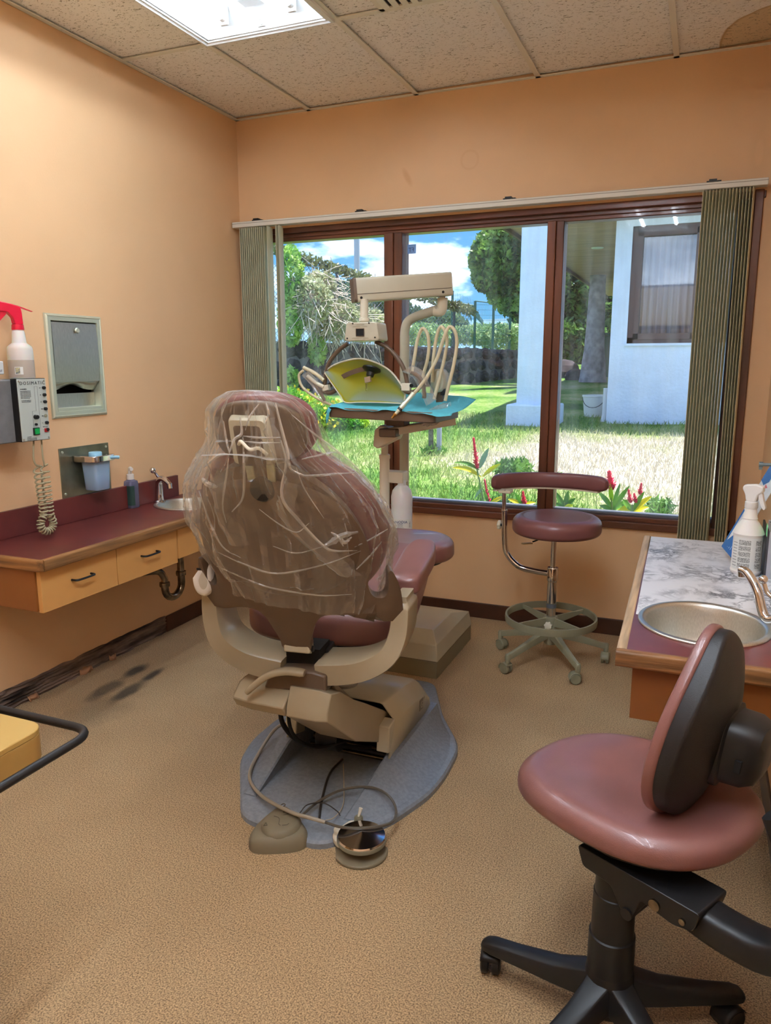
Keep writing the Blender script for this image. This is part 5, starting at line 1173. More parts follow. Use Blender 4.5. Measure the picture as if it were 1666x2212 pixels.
# clear plastic cover over head and back
pc = thing('plastic_chair_cover', (-1.02, 1.70, .70), 'crinkled clear plastic bag draped over the headrest and back of the dental chair', 'cover')
prof_c = [(.735, .250, .30), (.77, .270, .325), (.83, .292, .335), (.89, .308, .335), (.95, .312, .33), (1.01, .300, .31), (1.06, .272, .285), (1.11, .228, .25), (1.15, .182, .215), (1.19, .150, .185), (1.23, .138, .165), (1.265, .128, .14), (1.295, .100, .11), (1.313, .060, .06), (1.317, .01, .01)]
zs = [p[0] for p in prof_c]
NR, NC = 170, 220; R = []
for i in range(NR):
    u = i/(NR-1); z = zs[0]+(zs[-1]-zs[0])*(1-(1-u)**1.35)
    k = max(j for j in range(len(zs)) if zs[j] <= z+1e-9); k = min(k, len(zs)-2); f = (z-zs[k])/(zs[k+1]-zs[k])
    hw = prof_c[k][1]*(1-f)+prof_c[k+1][1]*f; dp = prof_c[k][2]*(1-f)+prof_c[k+1][2]*f; row = []
    yb_ = lean(min(z-ZB, 1.12))-.050-.02*min(1, max(0, (z-1.08)/.08))-.10*max(0, z-1.15); yc = yb_+dp*.5
    for j in range(NC):
        a = 2*PI*j/NC; c_, s_ = math.cos(a), math.sin(a)
        x = hw*abs(c_)**(2/2.3)*(1 if c_ >= 0 else -1); y = dp*.5*abs(s_)**(2/2.6)*(1 if s_ >= 0 else -1)
        y += .55*x*x*(1 if s_ < 0 else 0)*min(1, hw/.3)
        # creases: ridged noise, long folds hanging from the headrest plus small crackle
        q_ = Vector((math.cos(a)*2.1, math.sin(a)*2.1, z*2.3))
        w1 = 1-abs(noise.noise(q_*1.6+Vector((3, 1, 0))))*2; w2 = 1-abs(noise.noise(q_*3.7+Vector((0, 5, 2))))*2; w3 = 1-abs(noise.noise(Vector((q_.x*6, q_.y*6, q_.z*4))+Vector((9, 9, 9))))*2
        fold = math.exp(-((a-math.radians(283))/.10)**2)+math.exp(-((a-math.radians(247))/.12)**2)*.9
        d = .020*(w1-.5)+.014*(w2-.5)+.006*(w3-.5)+.026*fold*(1 if .80 < z < 1.2 else .3)
        d *= min(1, (zs[-1]-z)/.05+.15)
        d = max(d, -.010)
        n_ = Vector((c_, s_, 0)); hem = .0
        zz = z+(.02*noise.noise(Vector((a*3, 0, 0)))-.035*c_*(s_ < 0)+.03*(1 if s_ > .2 else 0))*max(0, 1-u*8)
        row.append(U(x*(.90 if x > 0 else .96)+n_.x*d+.022*min(1, max(0, (z-1.08)/.1)), yc+y+n_.y*d, zz))
    R.append(row)
g = G(); g.rings(R, cap=False); obj('film', g, FILM, pc, smooth=12)
# highlights along the bag's creases, painted as pale strips laid on its surface
cand = []
for i in range(0, NR):
    for j in range(NC):
        p = R[i][j]; a = 2*PI*j/NC
        if math.sin(a) < .25:
            d_ = Vector(p)-Vector((0, 0, CAMZ)); w_ = d_.dot(fwd); cand.append((833+F*d_.dot(rgt)/w_, 1106-F*d_.dot(upv)/w_, i, j, w_))
cand = np.array(cand)
def crease_glint(pxs, w, nm='crease_glint'):
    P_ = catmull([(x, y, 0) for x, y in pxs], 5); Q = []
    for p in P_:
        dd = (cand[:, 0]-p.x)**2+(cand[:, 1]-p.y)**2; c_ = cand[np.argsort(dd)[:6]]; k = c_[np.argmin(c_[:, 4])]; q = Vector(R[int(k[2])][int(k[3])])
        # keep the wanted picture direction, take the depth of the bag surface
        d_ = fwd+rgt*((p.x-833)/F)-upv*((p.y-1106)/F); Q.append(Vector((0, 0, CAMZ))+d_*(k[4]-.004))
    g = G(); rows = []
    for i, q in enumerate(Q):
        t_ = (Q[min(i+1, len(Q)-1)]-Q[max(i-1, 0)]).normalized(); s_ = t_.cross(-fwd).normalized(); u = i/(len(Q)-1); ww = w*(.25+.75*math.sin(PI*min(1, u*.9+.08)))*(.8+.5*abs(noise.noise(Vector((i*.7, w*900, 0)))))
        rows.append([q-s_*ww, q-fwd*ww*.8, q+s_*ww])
    obj(nm, g.sheet(rows), CREASE_GLINT, pc, smooth=15)
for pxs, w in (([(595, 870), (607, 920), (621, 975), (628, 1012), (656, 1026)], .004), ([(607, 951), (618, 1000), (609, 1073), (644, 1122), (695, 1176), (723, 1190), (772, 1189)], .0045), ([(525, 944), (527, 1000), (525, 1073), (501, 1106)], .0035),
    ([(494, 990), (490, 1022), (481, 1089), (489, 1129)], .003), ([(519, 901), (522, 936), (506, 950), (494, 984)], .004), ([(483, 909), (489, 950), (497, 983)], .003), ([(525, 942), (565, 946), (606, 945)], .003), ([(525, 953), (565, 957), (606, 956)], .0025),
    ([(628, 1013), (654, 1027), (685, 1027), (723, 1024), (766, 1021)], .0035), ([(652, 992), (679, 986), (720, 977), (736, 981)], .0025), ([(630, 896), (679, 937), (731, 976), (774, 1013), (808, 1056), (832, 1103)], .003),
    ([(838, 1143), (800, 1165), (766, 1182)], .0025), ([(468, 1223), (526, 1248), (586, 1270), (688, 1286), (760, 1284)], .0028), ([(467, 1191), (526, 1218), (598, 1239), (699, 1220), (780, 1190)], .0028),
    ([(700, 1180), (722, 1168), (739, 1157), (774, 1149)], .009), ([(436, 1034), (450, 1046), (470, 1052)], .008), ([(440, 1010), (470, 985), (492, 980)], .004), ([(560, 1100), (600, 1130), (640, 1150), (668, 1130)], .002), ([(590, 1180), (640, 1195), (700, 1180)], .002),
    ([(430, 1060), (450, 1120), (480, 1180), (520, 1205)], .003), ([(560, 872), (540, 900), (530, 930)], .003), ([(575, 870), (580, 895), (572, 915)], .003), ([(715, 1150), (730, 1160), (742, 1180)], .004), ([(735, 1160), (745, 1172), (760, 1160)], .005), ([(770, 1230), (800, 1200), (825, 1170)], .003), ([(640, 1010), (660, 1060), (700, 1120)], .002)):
    crease_glint(pxs, w)
# tied edge band and two long loose folds hanging on the back of the bag
def fold(path, w0, w1, name='fold'):
    P_ = catmull(path, 8); R = []
    for i, p in enumerate(P_):
        u = i/(len(P_)-1); w = w0*(1-u)+w1*u
        n1 = noise.noise(Vector((i*.35, 0, 4)))*.012; n2 = noise.noise(Vector((i*.3, 7, 4)))*.012
        R.append([p-UX*(w+n1)+UY*.010, p-UX*w*.5-UY*.006, p-UY*(.012+n2*.5), p+UX*w*.45-UY*.004, p+UX*(w+n2)+UY*.012])
    return obj(name, G().sheet(R), FILM, pc, smooth=20)
def cp(x, z, o=.062): return U(x, lean(min(z, 1.12))-.10*max(0, z-1.12)+.55*x*x-o-.02*min(1, max(0, (z-1.08)/.08)), z+ZB*.6)
fold([cp(.075, 1.235), cp(.080, 1.17), cp(.105, 1.09), cp(.075, 1.02), cp(.095, .95), cp(.155, .88), cp(.20, .825)], .012, .035)
fold([cp(-.065, 1.235), cp(-.070, 1.17), cp(-.085, 1.09), cp(-.095, .99), cp(-.075, .90)], .014, .03)
fold([cp(-.09, 1.145, .075), cp(.0, 1.15, .075), cp(.085, 1.14, .075)], .01, .01, 'band')

# =================================================================== DENTAL UNIT (utility box, post, tray, hoses)
PX, PY = -1.275, 3.30
du = thing('delivery_unit', (PX, PY, 0), 'beige floor-standing dental delivery unit with post, tray arm and hoses behind the chair', 'dental unit')
ux0, ux1, uy0, uy1 = -1.56, -.995, 2.985, 3.52
obj('box_base', G().box((ux0, uy0, 0), (ux1, uy1, .078)), mat('taupe_base', (132, 122, 96), .5), du, bevel=.003)
def ur(x0_, x1_, y0_, y1_, z): return [(x0_, y0_, z), (x1_, y0_, z), (x1_, y1_, z), (x0_, y1_, z)]
obj('box_cover', G().rings([ur(ux0-.003, ux1+.003, uy0-.003, uy1+.003, .080), ur(ux0+.008, ux1-.006, uy0+.006, uy1-.02, .155), ur(ux0+.05, ux1-.045, uy0+.075, uy1-.20, .200)]), BEIGE, du, bevel=.004, smooth=20)
obj('post', G().cyl((PX, PY, .19), (PX, PY, 1.50), .0225, n=24), BEIGE, du)
pa = pt(885, 700, Y=PY); pb = pt(948, 668, Y=PY-.02)
obj('post_bend', G().tube([(PX, PY, 1.47), (PX, PY, 1.515), (PX+.012, PY, 1.555), (PX+.05, PY, pa.z+.03), tuple(pb)], .021, 16, smooth=5), BEIGE, du)
pc1, pc2 = pt(955, 640, Y=PY-.02), pt(955, 690, Y=PY-.02)
obj('elbow', G().tube([tuple(pb-Vector((.02, 0, .008))), tuple(pt(953, 672, Y=PY-.02)), tuple(pt(956, 655, Y=PY-.02)), tuple(pt(956, 644, Y=PY-.02))], .0225, 16, smooth=4), CREAM, du)
# second tube + bracket + tray arm
qx = pt(831, 1050, Y=3.22).x
obj('arm_column', G().cyl((qx, 3.22, .19), (qx, 3.22, pt(831, 985, Y=3.22).z), .0235, n=20), CREAM, du)
obj('column_collar', G().lathe([(.024, -.012), (.026, -.008), (.026, .008), (.020, .012)], (qx, 3.22, pt(831, 986, Y=3.22).z)), CREAM, du)
obj('column_rod', G().cyl((qx, 3.22, pt(831, 990, Y=3.22).z), (qx+.004, 3.215, pt(831, 950, Y=3.22).z), .016), CREAM, du)
zb1, zb2_ = pt(865, 1018, Y=3.25).z, pt(865, 1042, Y=3.25).z
obj('bracket', G().box((qx-.01, 3.215, zb2_), (PX+.026, 3.285, zb1)), CREAM, du, bevel=.004)
# knuckle and beam
YT = 3.02
k1 = [pt(x, y, Y=YT+.10) for x, y in ((815, 928), (828, 917), (870, 930), (862, 948), (822, 968), (812, 962))]
obj('knuckle', G().rings([[p-Vector((0, .035, 0)) for p in k1], [p+Vector((0, .035, 0)) for p in k1]]), CREAM, du, bevel=.006)
b0, b1 = pt(836, 934, Y=YT-.02), pt(980, 909, Y=YT+.16)
dv = (b1-b0)
obj('beam', G().sweep([b0, b0.lerp(b1, .02), b0.lerp(b1, .5), b1], roundpoly([(-.028, -.017), (.028, -.017), (.028, .017), (-.028, .017)], .008, 3), upd=(0, 0, 1), scale=[.92, 1, 1, 1]), CREAM, du, smooth=40)
bc_ = pt(832, 934, Y=YT-.025)
obj('beam_cap', G().box((bc_.x-.018, bc_.y-.03, bc_.z-.018), (bc_.x+.06, bc_.y+.03, bc_.z+.018)), BEIGE_D, du, bevel=.006)
zt0 = pt(800, 900, Y=YT).z
obj('tray_stem', G().box((pt(842, 910, Y=YT).x-.01, YT-.02, zt0-.035), (pt(872, 910, Y=YT).x+.01, YT+.05, zt0)), BEIGE_D, du, bevel=.003)
tl, tr = pt(708, 893, Y=YT-.14), pt(938, 916, Y=YT-.14); ztr = pt(820, 905, Y=YT-.14).z
tilt = (tr.z-tl.z)/(tr.x-tl.x)
tx0, tx1, ty0, ty1 = tl.x, pt(985, 895, Y=YT+.05).x-.03, YT-.14, YT+.20
def tz(x): return tl.z+.006+(x-tl.x)*tilt*.4
def trp(x, y, h): return (x, y, tz(x)+h)
tpoly = roundpoly([(tx0, ty0), (tx1, ty0), (tx1, ty1), (tx0, ty1)], .025, 5)
obj('tray', G().rings([[trp(x, y, h) for x, y in tpoly] for h in (-.022, -.018, .016, .020)]), BEIGE_D, du, bevel=.003)
# handpiece holder and hoses
hq = pt(950, 822, Y=3.14)
obj('hose_block', G().rings([[hq+Vector((x*k, dy_, z*k)) for x, z in sellipse(.032, .050, 24, 2.6)] for dy_, k in ((-.03, .8), (-.02, 1), (.03, 1), (.04, .8))]), BEIGE, du, smooth=50)
obj('holder_stem', G().box((hq.x-.012, 3.125, tz(hq.x)+.02), (hq.x+.018, 3.155, hq.z-.04)), BEIGE_D, du, bevel=.003)
obj('holder_hook', G().box((hq.x+.010, 3.12, hq.z-.062), (hq.x+.030, 3.15, hq.z-.035)), BLACK, du, bevel=.002)
HOSE = mat('ivory_hose', (206, 196, 164), .38)
hoses = [[(889, 812, 3.08), (896, 770, 3.09), (902, 735, 3.1), (912, 710, 3.1), (923, 720, 3.1), (927, 745, 3.1), (924, 775, 3.1), (916, 805, 3.1), (908, 840, 3.08)],
         [(934, 826, 3.10), (936, 780, 3.1), (943, 730, 3.1), (951, 707, 3.1), (960, 712, 3.1), (966, 735, 3.1), (960, 775, 3.1), (950, 815, 3.08), (938, 862, 3.05)],
         [(916, 828, 3.04), (930, 802, 3.05), (946, 770, 3.06), (960, 727, 3.07), (971, 706, 3.08), (983, 716, 3.08), (987, 745, 3.08), (980, 790, 3.07), (970, 830, 3.06), (962, 866, 3.05)]]
for h in hoses: obj('hose', G().tube([pt(x, y, Y=Y_) for x, y, Y_ in h], .0075, 10, smooth=6), HOSE, du)
obj('hose', G().tube([pt(x, y, Y=Y_) for x, y, Y_ in ((655, 800, 2.98), (646, 812, 2.98), (655, 838, 2.98), (690, 863, 2.98), (720, 876, 2.99))], .006, 10, smooth=6), HOSE, du)
# handpiece lying on the tray edge
hp = thing('handpiece', pt(870, 890, Y=2.9), 'steel dental handpiece lying across the blue napkin on the tray', 'handpiece')
ha, hb_ = pt(848, 902, Y=2.84), pt(887, 858, Y=2.88)
dh = (hb_-ha); L_ = dh.length
obj('body', G().lathe([(0, .012), (.006, .012), (.0075, .03), (.010, .055), (.0105, .075), (.0085, .078), (.0095, .10), (.011, .13), (.0095, L_), (0, L_)], ha, dh, n=18), STEEL_G, hp)
obj('coupling', G().lathe([(0, -.004), (.0045, -.004), (.0055, .002), (.0055, .010), (.008, .014), (.008, .020), (0, .022)], ha, dh, n=16), mat('brass', (190, 150, 80), .3, metal=1), hp)
obj('grip_ring', G().lathe([(.0098, .040), (.0102, .042), (.0102, .048), (.0098, .050)], ha, dh, n=16), BLACK, hp)
obj('tubing', G().tube([hb_, pt(905, 838, Y=2.94), pt(925, 810, Y=3.0), pt(940, 784, Y=3.05)], .007, 10, smooth=5), HOSE, hp)
# blue napkin
nk = thing('paper_napkin', (tx0+.2, YT, ztr), 'turquoise paper napkin draped over the instrument tray', 'napkin')
R = []
nx0, nx1 = tx0-.012, pt(1004, 892, Y=YT+.05).x
for i in range(70):
    u = i/69; x = nx0+(nx1-nx0)*u; row = []
    for j in range(30):
        v = j/29; y = ty0-.010+(ty1-ty0+.03)*v
        over = max(0, (x-tx1)/.06); left = max(0, (tx0+.012-x)/.024)
        z = tz(min(x, tx1))+.0225+.010*max(0, noise.noise(Vector((x*9, y*6, 1)))+.15)+.012*max(0, math.sin((x-tx0)*22+1.0))*(1-v)*.8+.050*v*v-.012*over-.03*left*(1-v)
        if v < .04: z -= .010+.008*noise.noise(Vector((x*16, 0, 0)))
        row.append((x, y-.006*math.sin(x*30)*(v < .2), z))
    R.append(row)
NAP = mat('turquoise_paper', (92, 190, 206), .8, bump=.25, bump_scale=260, noise_amt=.05, noise_scale=60)
obj('sheet', G().sheet(R), NAP, nk, smooth=60, solid=.0006)
obj('hanging_corner', G().sheet([[pt(x, y, Y=ty0-.012) for x, y in r] for r in (((709, 880), (716, 884)), ((706, 890), (712, 892)), ((704, 902), (710, 905)), ((705, 916), (707, 914)))]), NAP, nk, smooth=60, solid=.0006)
sv = thing('plastic_sleeve', pt(950, 905, Y=2.95), 'clear plastic sleeve hanging off the right end of the instrument tray', 'sleeve')
R = []
for i in range(26):
    u = i/25; row = []
    for j in range(16):
        a = 2*PI*j/15; c0_ = pt(912+60*u, 908-28*u, Y=2.93+.1*u); rr = .020+.012*math.sin(PI*u)+.008*noise.noise(Vector((i*.5, j*.6, 2)))
        row.append(c0_+Vector((.1*rr*math.cos(a), rr*math.cos(a)*.8, rr*math.sin(a)-(.012*math.sin(PI*u) if math.sin(a) < 0 else 0))))
    R.append(row)
obj('film', G().sheet(R), FILM2, sv, smooth=20)
# water bottle under the bracket
wbx = pt(869, 1100, Y=3.24); zt_ = pt(869, 1046, Y=3.24).z; zb0 = pt(869, 1168, Y=3.24).z-.01
t = thing('water_bottle', (wbx.x, 3.235, zb0), 'white plastic water bottle with blue lettered label hanging under the unit bracket', 'bottle')
H_ = zt_-zb0
WBT = mat('milky_bottle', (228, 230, 232), .35, sss=.2)
obj('bottle', G().lathe([(0, 0), (.046, 0), (.0495, .006), (.0500, H_*.58), (.0490, H_*.60), (.0500, H_*.62), (.0500, H_*.80), (.044, H_*.90), (.030, H_*.965), (.020, H_*.99), (.018, H_+.02)], (wbx.x, 3.235, zb0), n=36), WBT, t)
# label, front faces the camera
ang0 = math.atan2(0-3.235, 0-wbx.x)
def lcy(a, r=.0506): return (wbx.x+r*math.cos(a), 3.235+r*math.sin(a))
zl0, zl1 = pt(869, 1150, Y=3.19).z, pt(869, 1122, Y=3.19).z
lbw = obj('label', G().sheet([[(*lcy(ang0+(-62+8*k)*PI/180), z) for k in range(16)] for z in (zl0, zl1)]), wl_, t)
for z in (zl0+.004, zl0+.007): obj('stripe', G().sheet([[(*lcy(ang0+(-60+8*k)*PI/180, .0509), zz) for k in range(16)] for zz in (z-.001, z+.0006)]), INKB, lbw)
cxl = Vector((*lcy(ang0-.15, .0512), 0)); tang = Vector((-math.sin(ang0), math.cos(ang0), 0))
def ltext(body, z, s_, m, off=0, al='CENTER'): text(body, (cxl.x+tang.x*off, cxl.y+tang.y*off, z), tang, (0, 0, 1), s_, m, lbw, align=al)
ltext('ANODIA', zl1-.0185, .0175, INKB); ltext('SYSTEMS', zl1-.025, .006, INKB); ltext('dental water', zl1-.032, .005, INK); ltext('distilled water only', zl1-.039, .004, INK); ltext('use and refill daily', zl1-.0445, .0038, INK)
obj('barcode', G().sheet([[(*lcy(ang0+math.radians(42+5*k), .0509), zz) for k in range(3)] for zz in (zl1-.045, zl1-.008)]), mat('barcode_print', (60, 60, 64), .6, noise_amt=.8, noise_scale=900, stretch=(.01, .01, 1), col2=(230, 230, 230), ramp=(.49, .51)), lbw)

# =================================================================== OPERATING LIGHT
ol_ = thing('operating_light', pt(956, 640, Y=3.28), 'dental operating light on a beige boxed arm over the instrument tray', 'lamp')
ra, rb = pt(972, 614, Y=3.28), pt(766, 628, Y=3.02)
dirL = (rb-ra).normalized(); sideL = dirL.cross(Vector((0, 0, 1))).normalized()
cs = roundpoly([(-.036, -.050), (.036, -.050), (.036, .050), (-.036, .050)], .012, 4)
arm = obj('arm_box', G().sweep([ra, ra+dirL*.004, rb-dirL*.004, rb], cs, upd=(0, 0, 1), scale=[.96, 1, 1, .96]), BEIGE, ol_, smooth=40)
obj('end_cap', G().sweep([rb-dirL*.002, rb+dirL*.010], cs, upd=(0, 0, 1), scale=[1.02, .97]), BEIGE_D, ol_, smooth=40)
camside = sideL if sideL.y < 0 else -sideL
obj('groove', G().obox((ra+rb)/2+camside*.0362+Vector((0, 0, -.018)), dirL*((ra-rb).length*.49), camside*.0006, Vector((0, 0, .0012))), mat('dark_line', (70, 62, 50), .6), arm, smooth=0)
for f in (.10, .95): obj('screw', G().lathe([(0, 0), (.006, 0), (.005, .003), (0, .003)], ra.lerp(rb, f)+camside*.036+Vector((0, 0, -.033)), camside, n=10), BLACK, arm)
pv = pt(956, 642, Y=3.28); obj('pivot', G().cyl(pv-Vector((0, 0, .012)), pv+Vector((0, 0, .02)), .014), CREAM, ol_)
LY = 3.00; hx = pt(787, 700, Y=LY)
obj('drop_tube', G().cyl((pt(787, 690, Y=LY+.02).x, LY+.02, pt(787, 696, Y=LY).z), (pt(787, 645, Y=LY+.02).x, LY+.02, pt(787, 645, Y=LY).z), .0175), CREAM, ol_)
obj('tube_collar', G().lathe([(.020, -.008), (.023, -.006), (.023, .006), (.020, .008)], (pt(787, 690, Y=LY+.02).x, LY+.02, pt(787, 690, Y=LY).z)), CREAM, ol_)
hb4 = [(pt(x, y, Y=LY-.05).x, pt(x, y, Y=LY-.05).z) for x, y in ((749, 697), (813, 695), (818, 736), (745, 737))]
hp_ = roundpoly(hb4, .012, 4)
hb_o = obj('lamp_head', G().rings([[(x, LY-.052, z) for x, z in hp_], [(x, LY-.048, z) for x, z in [((x-hx.x)*1.03+hx.x, z) for x, z in hp_]], [((x-hx.x)*1.03+hx.x, LY+.05, z) for x, z in hp_]]), BEIGE, ol_, bevel=.003)
cq = pt(778, 718, Y=LY-.053); obj('window', G().box((cq.x-.017, LY-.0535, cq.z-.014), (cq.x+.017, LY-.050, cq.z+.014)), BLACKM, hb_o, smooth=0)
obj('window_frame', G().sweep([(cq.x-.018, LY-.054, cq.z-.015), (cq.x+.018, LY-.054, cq.z-.015), (cq.x+.018, LY-.054, cq.z+.015), (cq.x-.018, LY-.054, cq.z+.015)], [(-.0015, -.001), (.0015, -.001), (.0015, .001), (-.0015, .001)], upd=(0, 1, 0), closed=True), BEIGE_D, hb_o, smooth=0)
for x, y in ((762, 699), (797, 698), (750, 731), (810, 729)): q = pt(x, y, Y=LY-.054); obj('screw', G().cyl(q, q+Vector((0, .004, 0)), .0035, n=8), BLACK, hb_o)
RAISED = mat('raised_print', (150, 134, 104), .5)
for tx_l, yy, ss in (('CAUTION', 702.5, .008), ('DISCONNECT POWER', 706.5, .006), ('ATTENTION HOT SURFACE', 731.5, .0055), ('ALLOW TO COOL', 735, .0055)):
    q = pt(778, yy, Y=LY-.0535); text(tx_l, (q.x, q.y, q.z), (1, 0, 0), (0, 0, 1), ss, RAISED, hb_o, align='CENTER', space=1.1)
# yoke
yk = [(702, 842), (702, 826), (706, 800), (716, 776), (734, 755), (752, 742)]; yk2 = [(812, 738), (836, 750), (858, 772), (873, 798), (880, 826), (884, 842)]
for L_ in (yk, yk2): obj('yoke', G().tube([pt(x, y, Y=LY) for x, y in L_], .0095, 12, smooth=5), BEIGE_D, ol_)
# reflector: a curved dichroic glass scoop, lit through from behind
DI = bpy.data.materials.new('dichroic_reflector'); DI.use_nodes = True
n, l = DI.node_tree.nodes, DI.node_tree.links; b = n['Principled BSDF']; b.inputs['Roughness'].default_value = .22; b.inputs['Base Color'].default_value = rgb(214, 208, 84)
tr_ = n.new('ShaderNodeBsdfTranslucent'); tr_.inputs[0].default_value = rgb(236, 230, 110)
lw_ = n.new('ShaderNodeLayerWeight'); lw_.inputs[0].default_value = .4
cr_ = n.new('ShaderNodeValToRGB'); l.new(lw_.outputs['Facing'], cr_.inputs[0]); e = cr_.color_ramp.elements
e[0].position = .05; e[0].color = rgb(226, 212, 70); e[1].position = .55; e[1].color = rgb(214, 232, 240); q = e.new(.28); q.color = rgb(206, 210, 120)
l.new(cr_.outputs[0], b.inputs['Base Color']); l.new(cr_.outputs[0], tr_.inputs[0]); b.inputs['Metallic'].default_value = .35
mxs = n.new('ShaderNodeMixShader'); mxs.inputs[0].default_value = .55; l.new(b.outputs[0], mxs.inputs[1]); l.new(tr_.outputs[0], mxs.inputs[2])
vo = n.new('ShaderNodeTexVoronoi'); vo.inputs['Scale'].default_value = 260; bu = n.new('ShaderNodeBump'); bu.inputs['Strength'].default_value = .5; bu.inputs['Distance'].default_value = .002
l.new(vo.outputs['Distance'], bu.inputs['Height']); l.new(bu.outputs[0], b.inputs['Normal']); l.new(bu.outputs[0], tr_.inputs['Normal'])
l.new(mxs.outputs[0], n['Material Output'].inputs[0])
top_px = [(702, 803), (722, 789), (750, 779), (780, 775), (812, 783), (842, 800), (864, 826), (876, 852), (872, 872)]
bot_px = [(702, 805), (716, 826), (734, 852), (746, 869), (775, 869), (805, 869), (835, 870), (858, 871), (871, 872)]
T_ = catmull([pt(x, y, Y=LY) for x, y in top_px], 5); B_ = catmull([pt(x, y, Y=LY-.05) for x, y in bot_px], 5)
R = []
for i, (p, q) in enumerate(zip(T_, B_)):
    u = i/(len(T_)-1); row = []
    for j in range(21):
        v = j/20; bul = .085*math.sin(PI*u)*math.sin(PI*min(1, v*.95+.02)); row.append(p.lerp(q, v)+Vector((0, bul, 0)))
    R.append(row)
obj('reflector', G().sheet(R), DI, ol_, smooth=60, solid=.003)
obj('reflector_rim', G().tube([p-Vector((0, .004, 0)) for p in T_], .0042, 8), BEIGE, ol_)
obj('reflector_rim', G().tube([p-Vector((0, .004, 0)) for p in B_], .0022, 8), CREAM, ol_)
arcb = catmull([pt(x, y, Y=LY+.02) for x, y in ((708, 836), (728, 822), (752, 808), (782, 798), (800, 797))], 6)
obj('reflector_band', G().sweep(arcb, [(-.010, -.003), (.010, -.003), (.010, .003), (-.010, .003)], upd=(0, 1, 0)), BEIGE_D, ol_, smooth=50)
# lamp socket and bulb
lq = pt(800, 800, Y=LY-.005)
so_ = obj('socket', G().lathe([(0, 0), (.030, 0), (.040, .004), (.041, .010), (.028, .018), (.018, .024), (.016, .040), (0, .042)], lq+Vector((0, .02, .012)), (-.12, -.35, -.9), n=28), BLACK, ol_)
cqq = pt(795, 820, Y=LY-.03)
obj('bulb_base', G().obox(cqq, (.014, 0, .003), (0, .007, 0), (-.002, 0, .012)), mat('ceramic_socket', (150, 128, 104), .6), so_, bevel=.002)
bb = pt(792, 834, Y=LY-.03)
obj('bulb', G().lathe([(0, -.020), (.004, -.018), (.006, -.010), (.006, .010), (.003, .014)], bb, (.1, 0, 1), n=14), mat('clear_quartz', (240, 240, 240), .03, trans=1), so_)
obj('filament', G().tube([bb+Vector((.003*math.cos(a*3), 0, -.012+.002*a)) for a in [k*.6 for k in range(18)]], .0007, 5), OLDCHROME, so_)
# handles with clear sleeves
hl = [[(735, 842), (718, 850), (700, 840), (676, 815), (662, 802)], [(700, 826), (676, 806), (655, 796), (656, 800)]]
obj('hinge', G().obox(pt(705, 838, Y=LY-.01), (.016, 0, .004), (0, .012, 0), (-.002, 0, .012)), CREAM, ol_, bevel=.003)
obj('hinge', G().obox(pt(878, 836, Y=LY-.01), (.020, 0, 0), (0, .012, 0), (0, 0, .016)), CREAM, ol_, bevel=.003)
obj('hinge_bore', G().cyl(pt(889, 833, Y=LY-.022), pt(889, 833, Y=LY-.030), .008), BLACKM, ol_)
obj('cradle_arm', G().tube([pt(x, y, Y=LY-.01) for x, y in ((732, 838), (716, 848), (700, 846), (694, 838))], .0095, 12, smooth=5), BEIGE_D, ol_)
obj('cradle_arm', G().tube([pt(x, y, Y=LY-.01) for x, y in ((868, 838), (884, 848), (902, 842), (912, 825))], .0095, 12, smooth=5), BEIGE_D, ol_)
h1 = obj('handle', G().tube([pt(x, y, Y=LY-.02) for x, y in ((700, 836), (684, 828), (676, 822), (664, 812))], .0085, 12, smooth=5), CREAM, ol_)
h1b = obj('handle_grip', G().tube([pt(x, y, Y=LY-.02) for x, y in ((676, 822), (688, 840), (698, 858), (702, 866))], .007, 12, smooth=5), BEIGE_D, ol_)
h2 = obj('handle', G().tube([pt(x, y, Y=LY-.02) for x, y in ((888, 806), (904, 812), (914, 830), (917, 852), (916, 860))], .0085, 12, smooth=5), BEIGE_D, ol_)
obj('handle_top', G().tube([pt(x, y, Y=LY-.01) for x, y in ((700, 822), (680, 806), (656, 794))], .0085, 12, smooth=5), HOSE, ol_)
def sleeve(pts_, w_, par):
    P_ = catmull(pts_, 6); R = []
    for i, p in enumerate(P_):
        R.append([p+Vector((w_*math.cos(a)*(1+.25*noise.noise(Vector((i*.4, k, 0)))), w_*math.sin(a)*.6, w_*.6*math.cos(a))) for k, a in enumerate([2*PI*k/9 for k in range(10)])])
    obj('clear_sleeve', G().sheet(R), FILM2, par, smooth=15)
sleeve([pt(x, y, Y=LY-.02) for x, y in ((660, 806), (678, 826), (694, 850), (706, 872))], .017, h1b)
sleeve([pt(x, y, Y=LY-.02) for x, y in ((880, 796), (902, 808), (918, 838), (932, 870))], .022, h2)

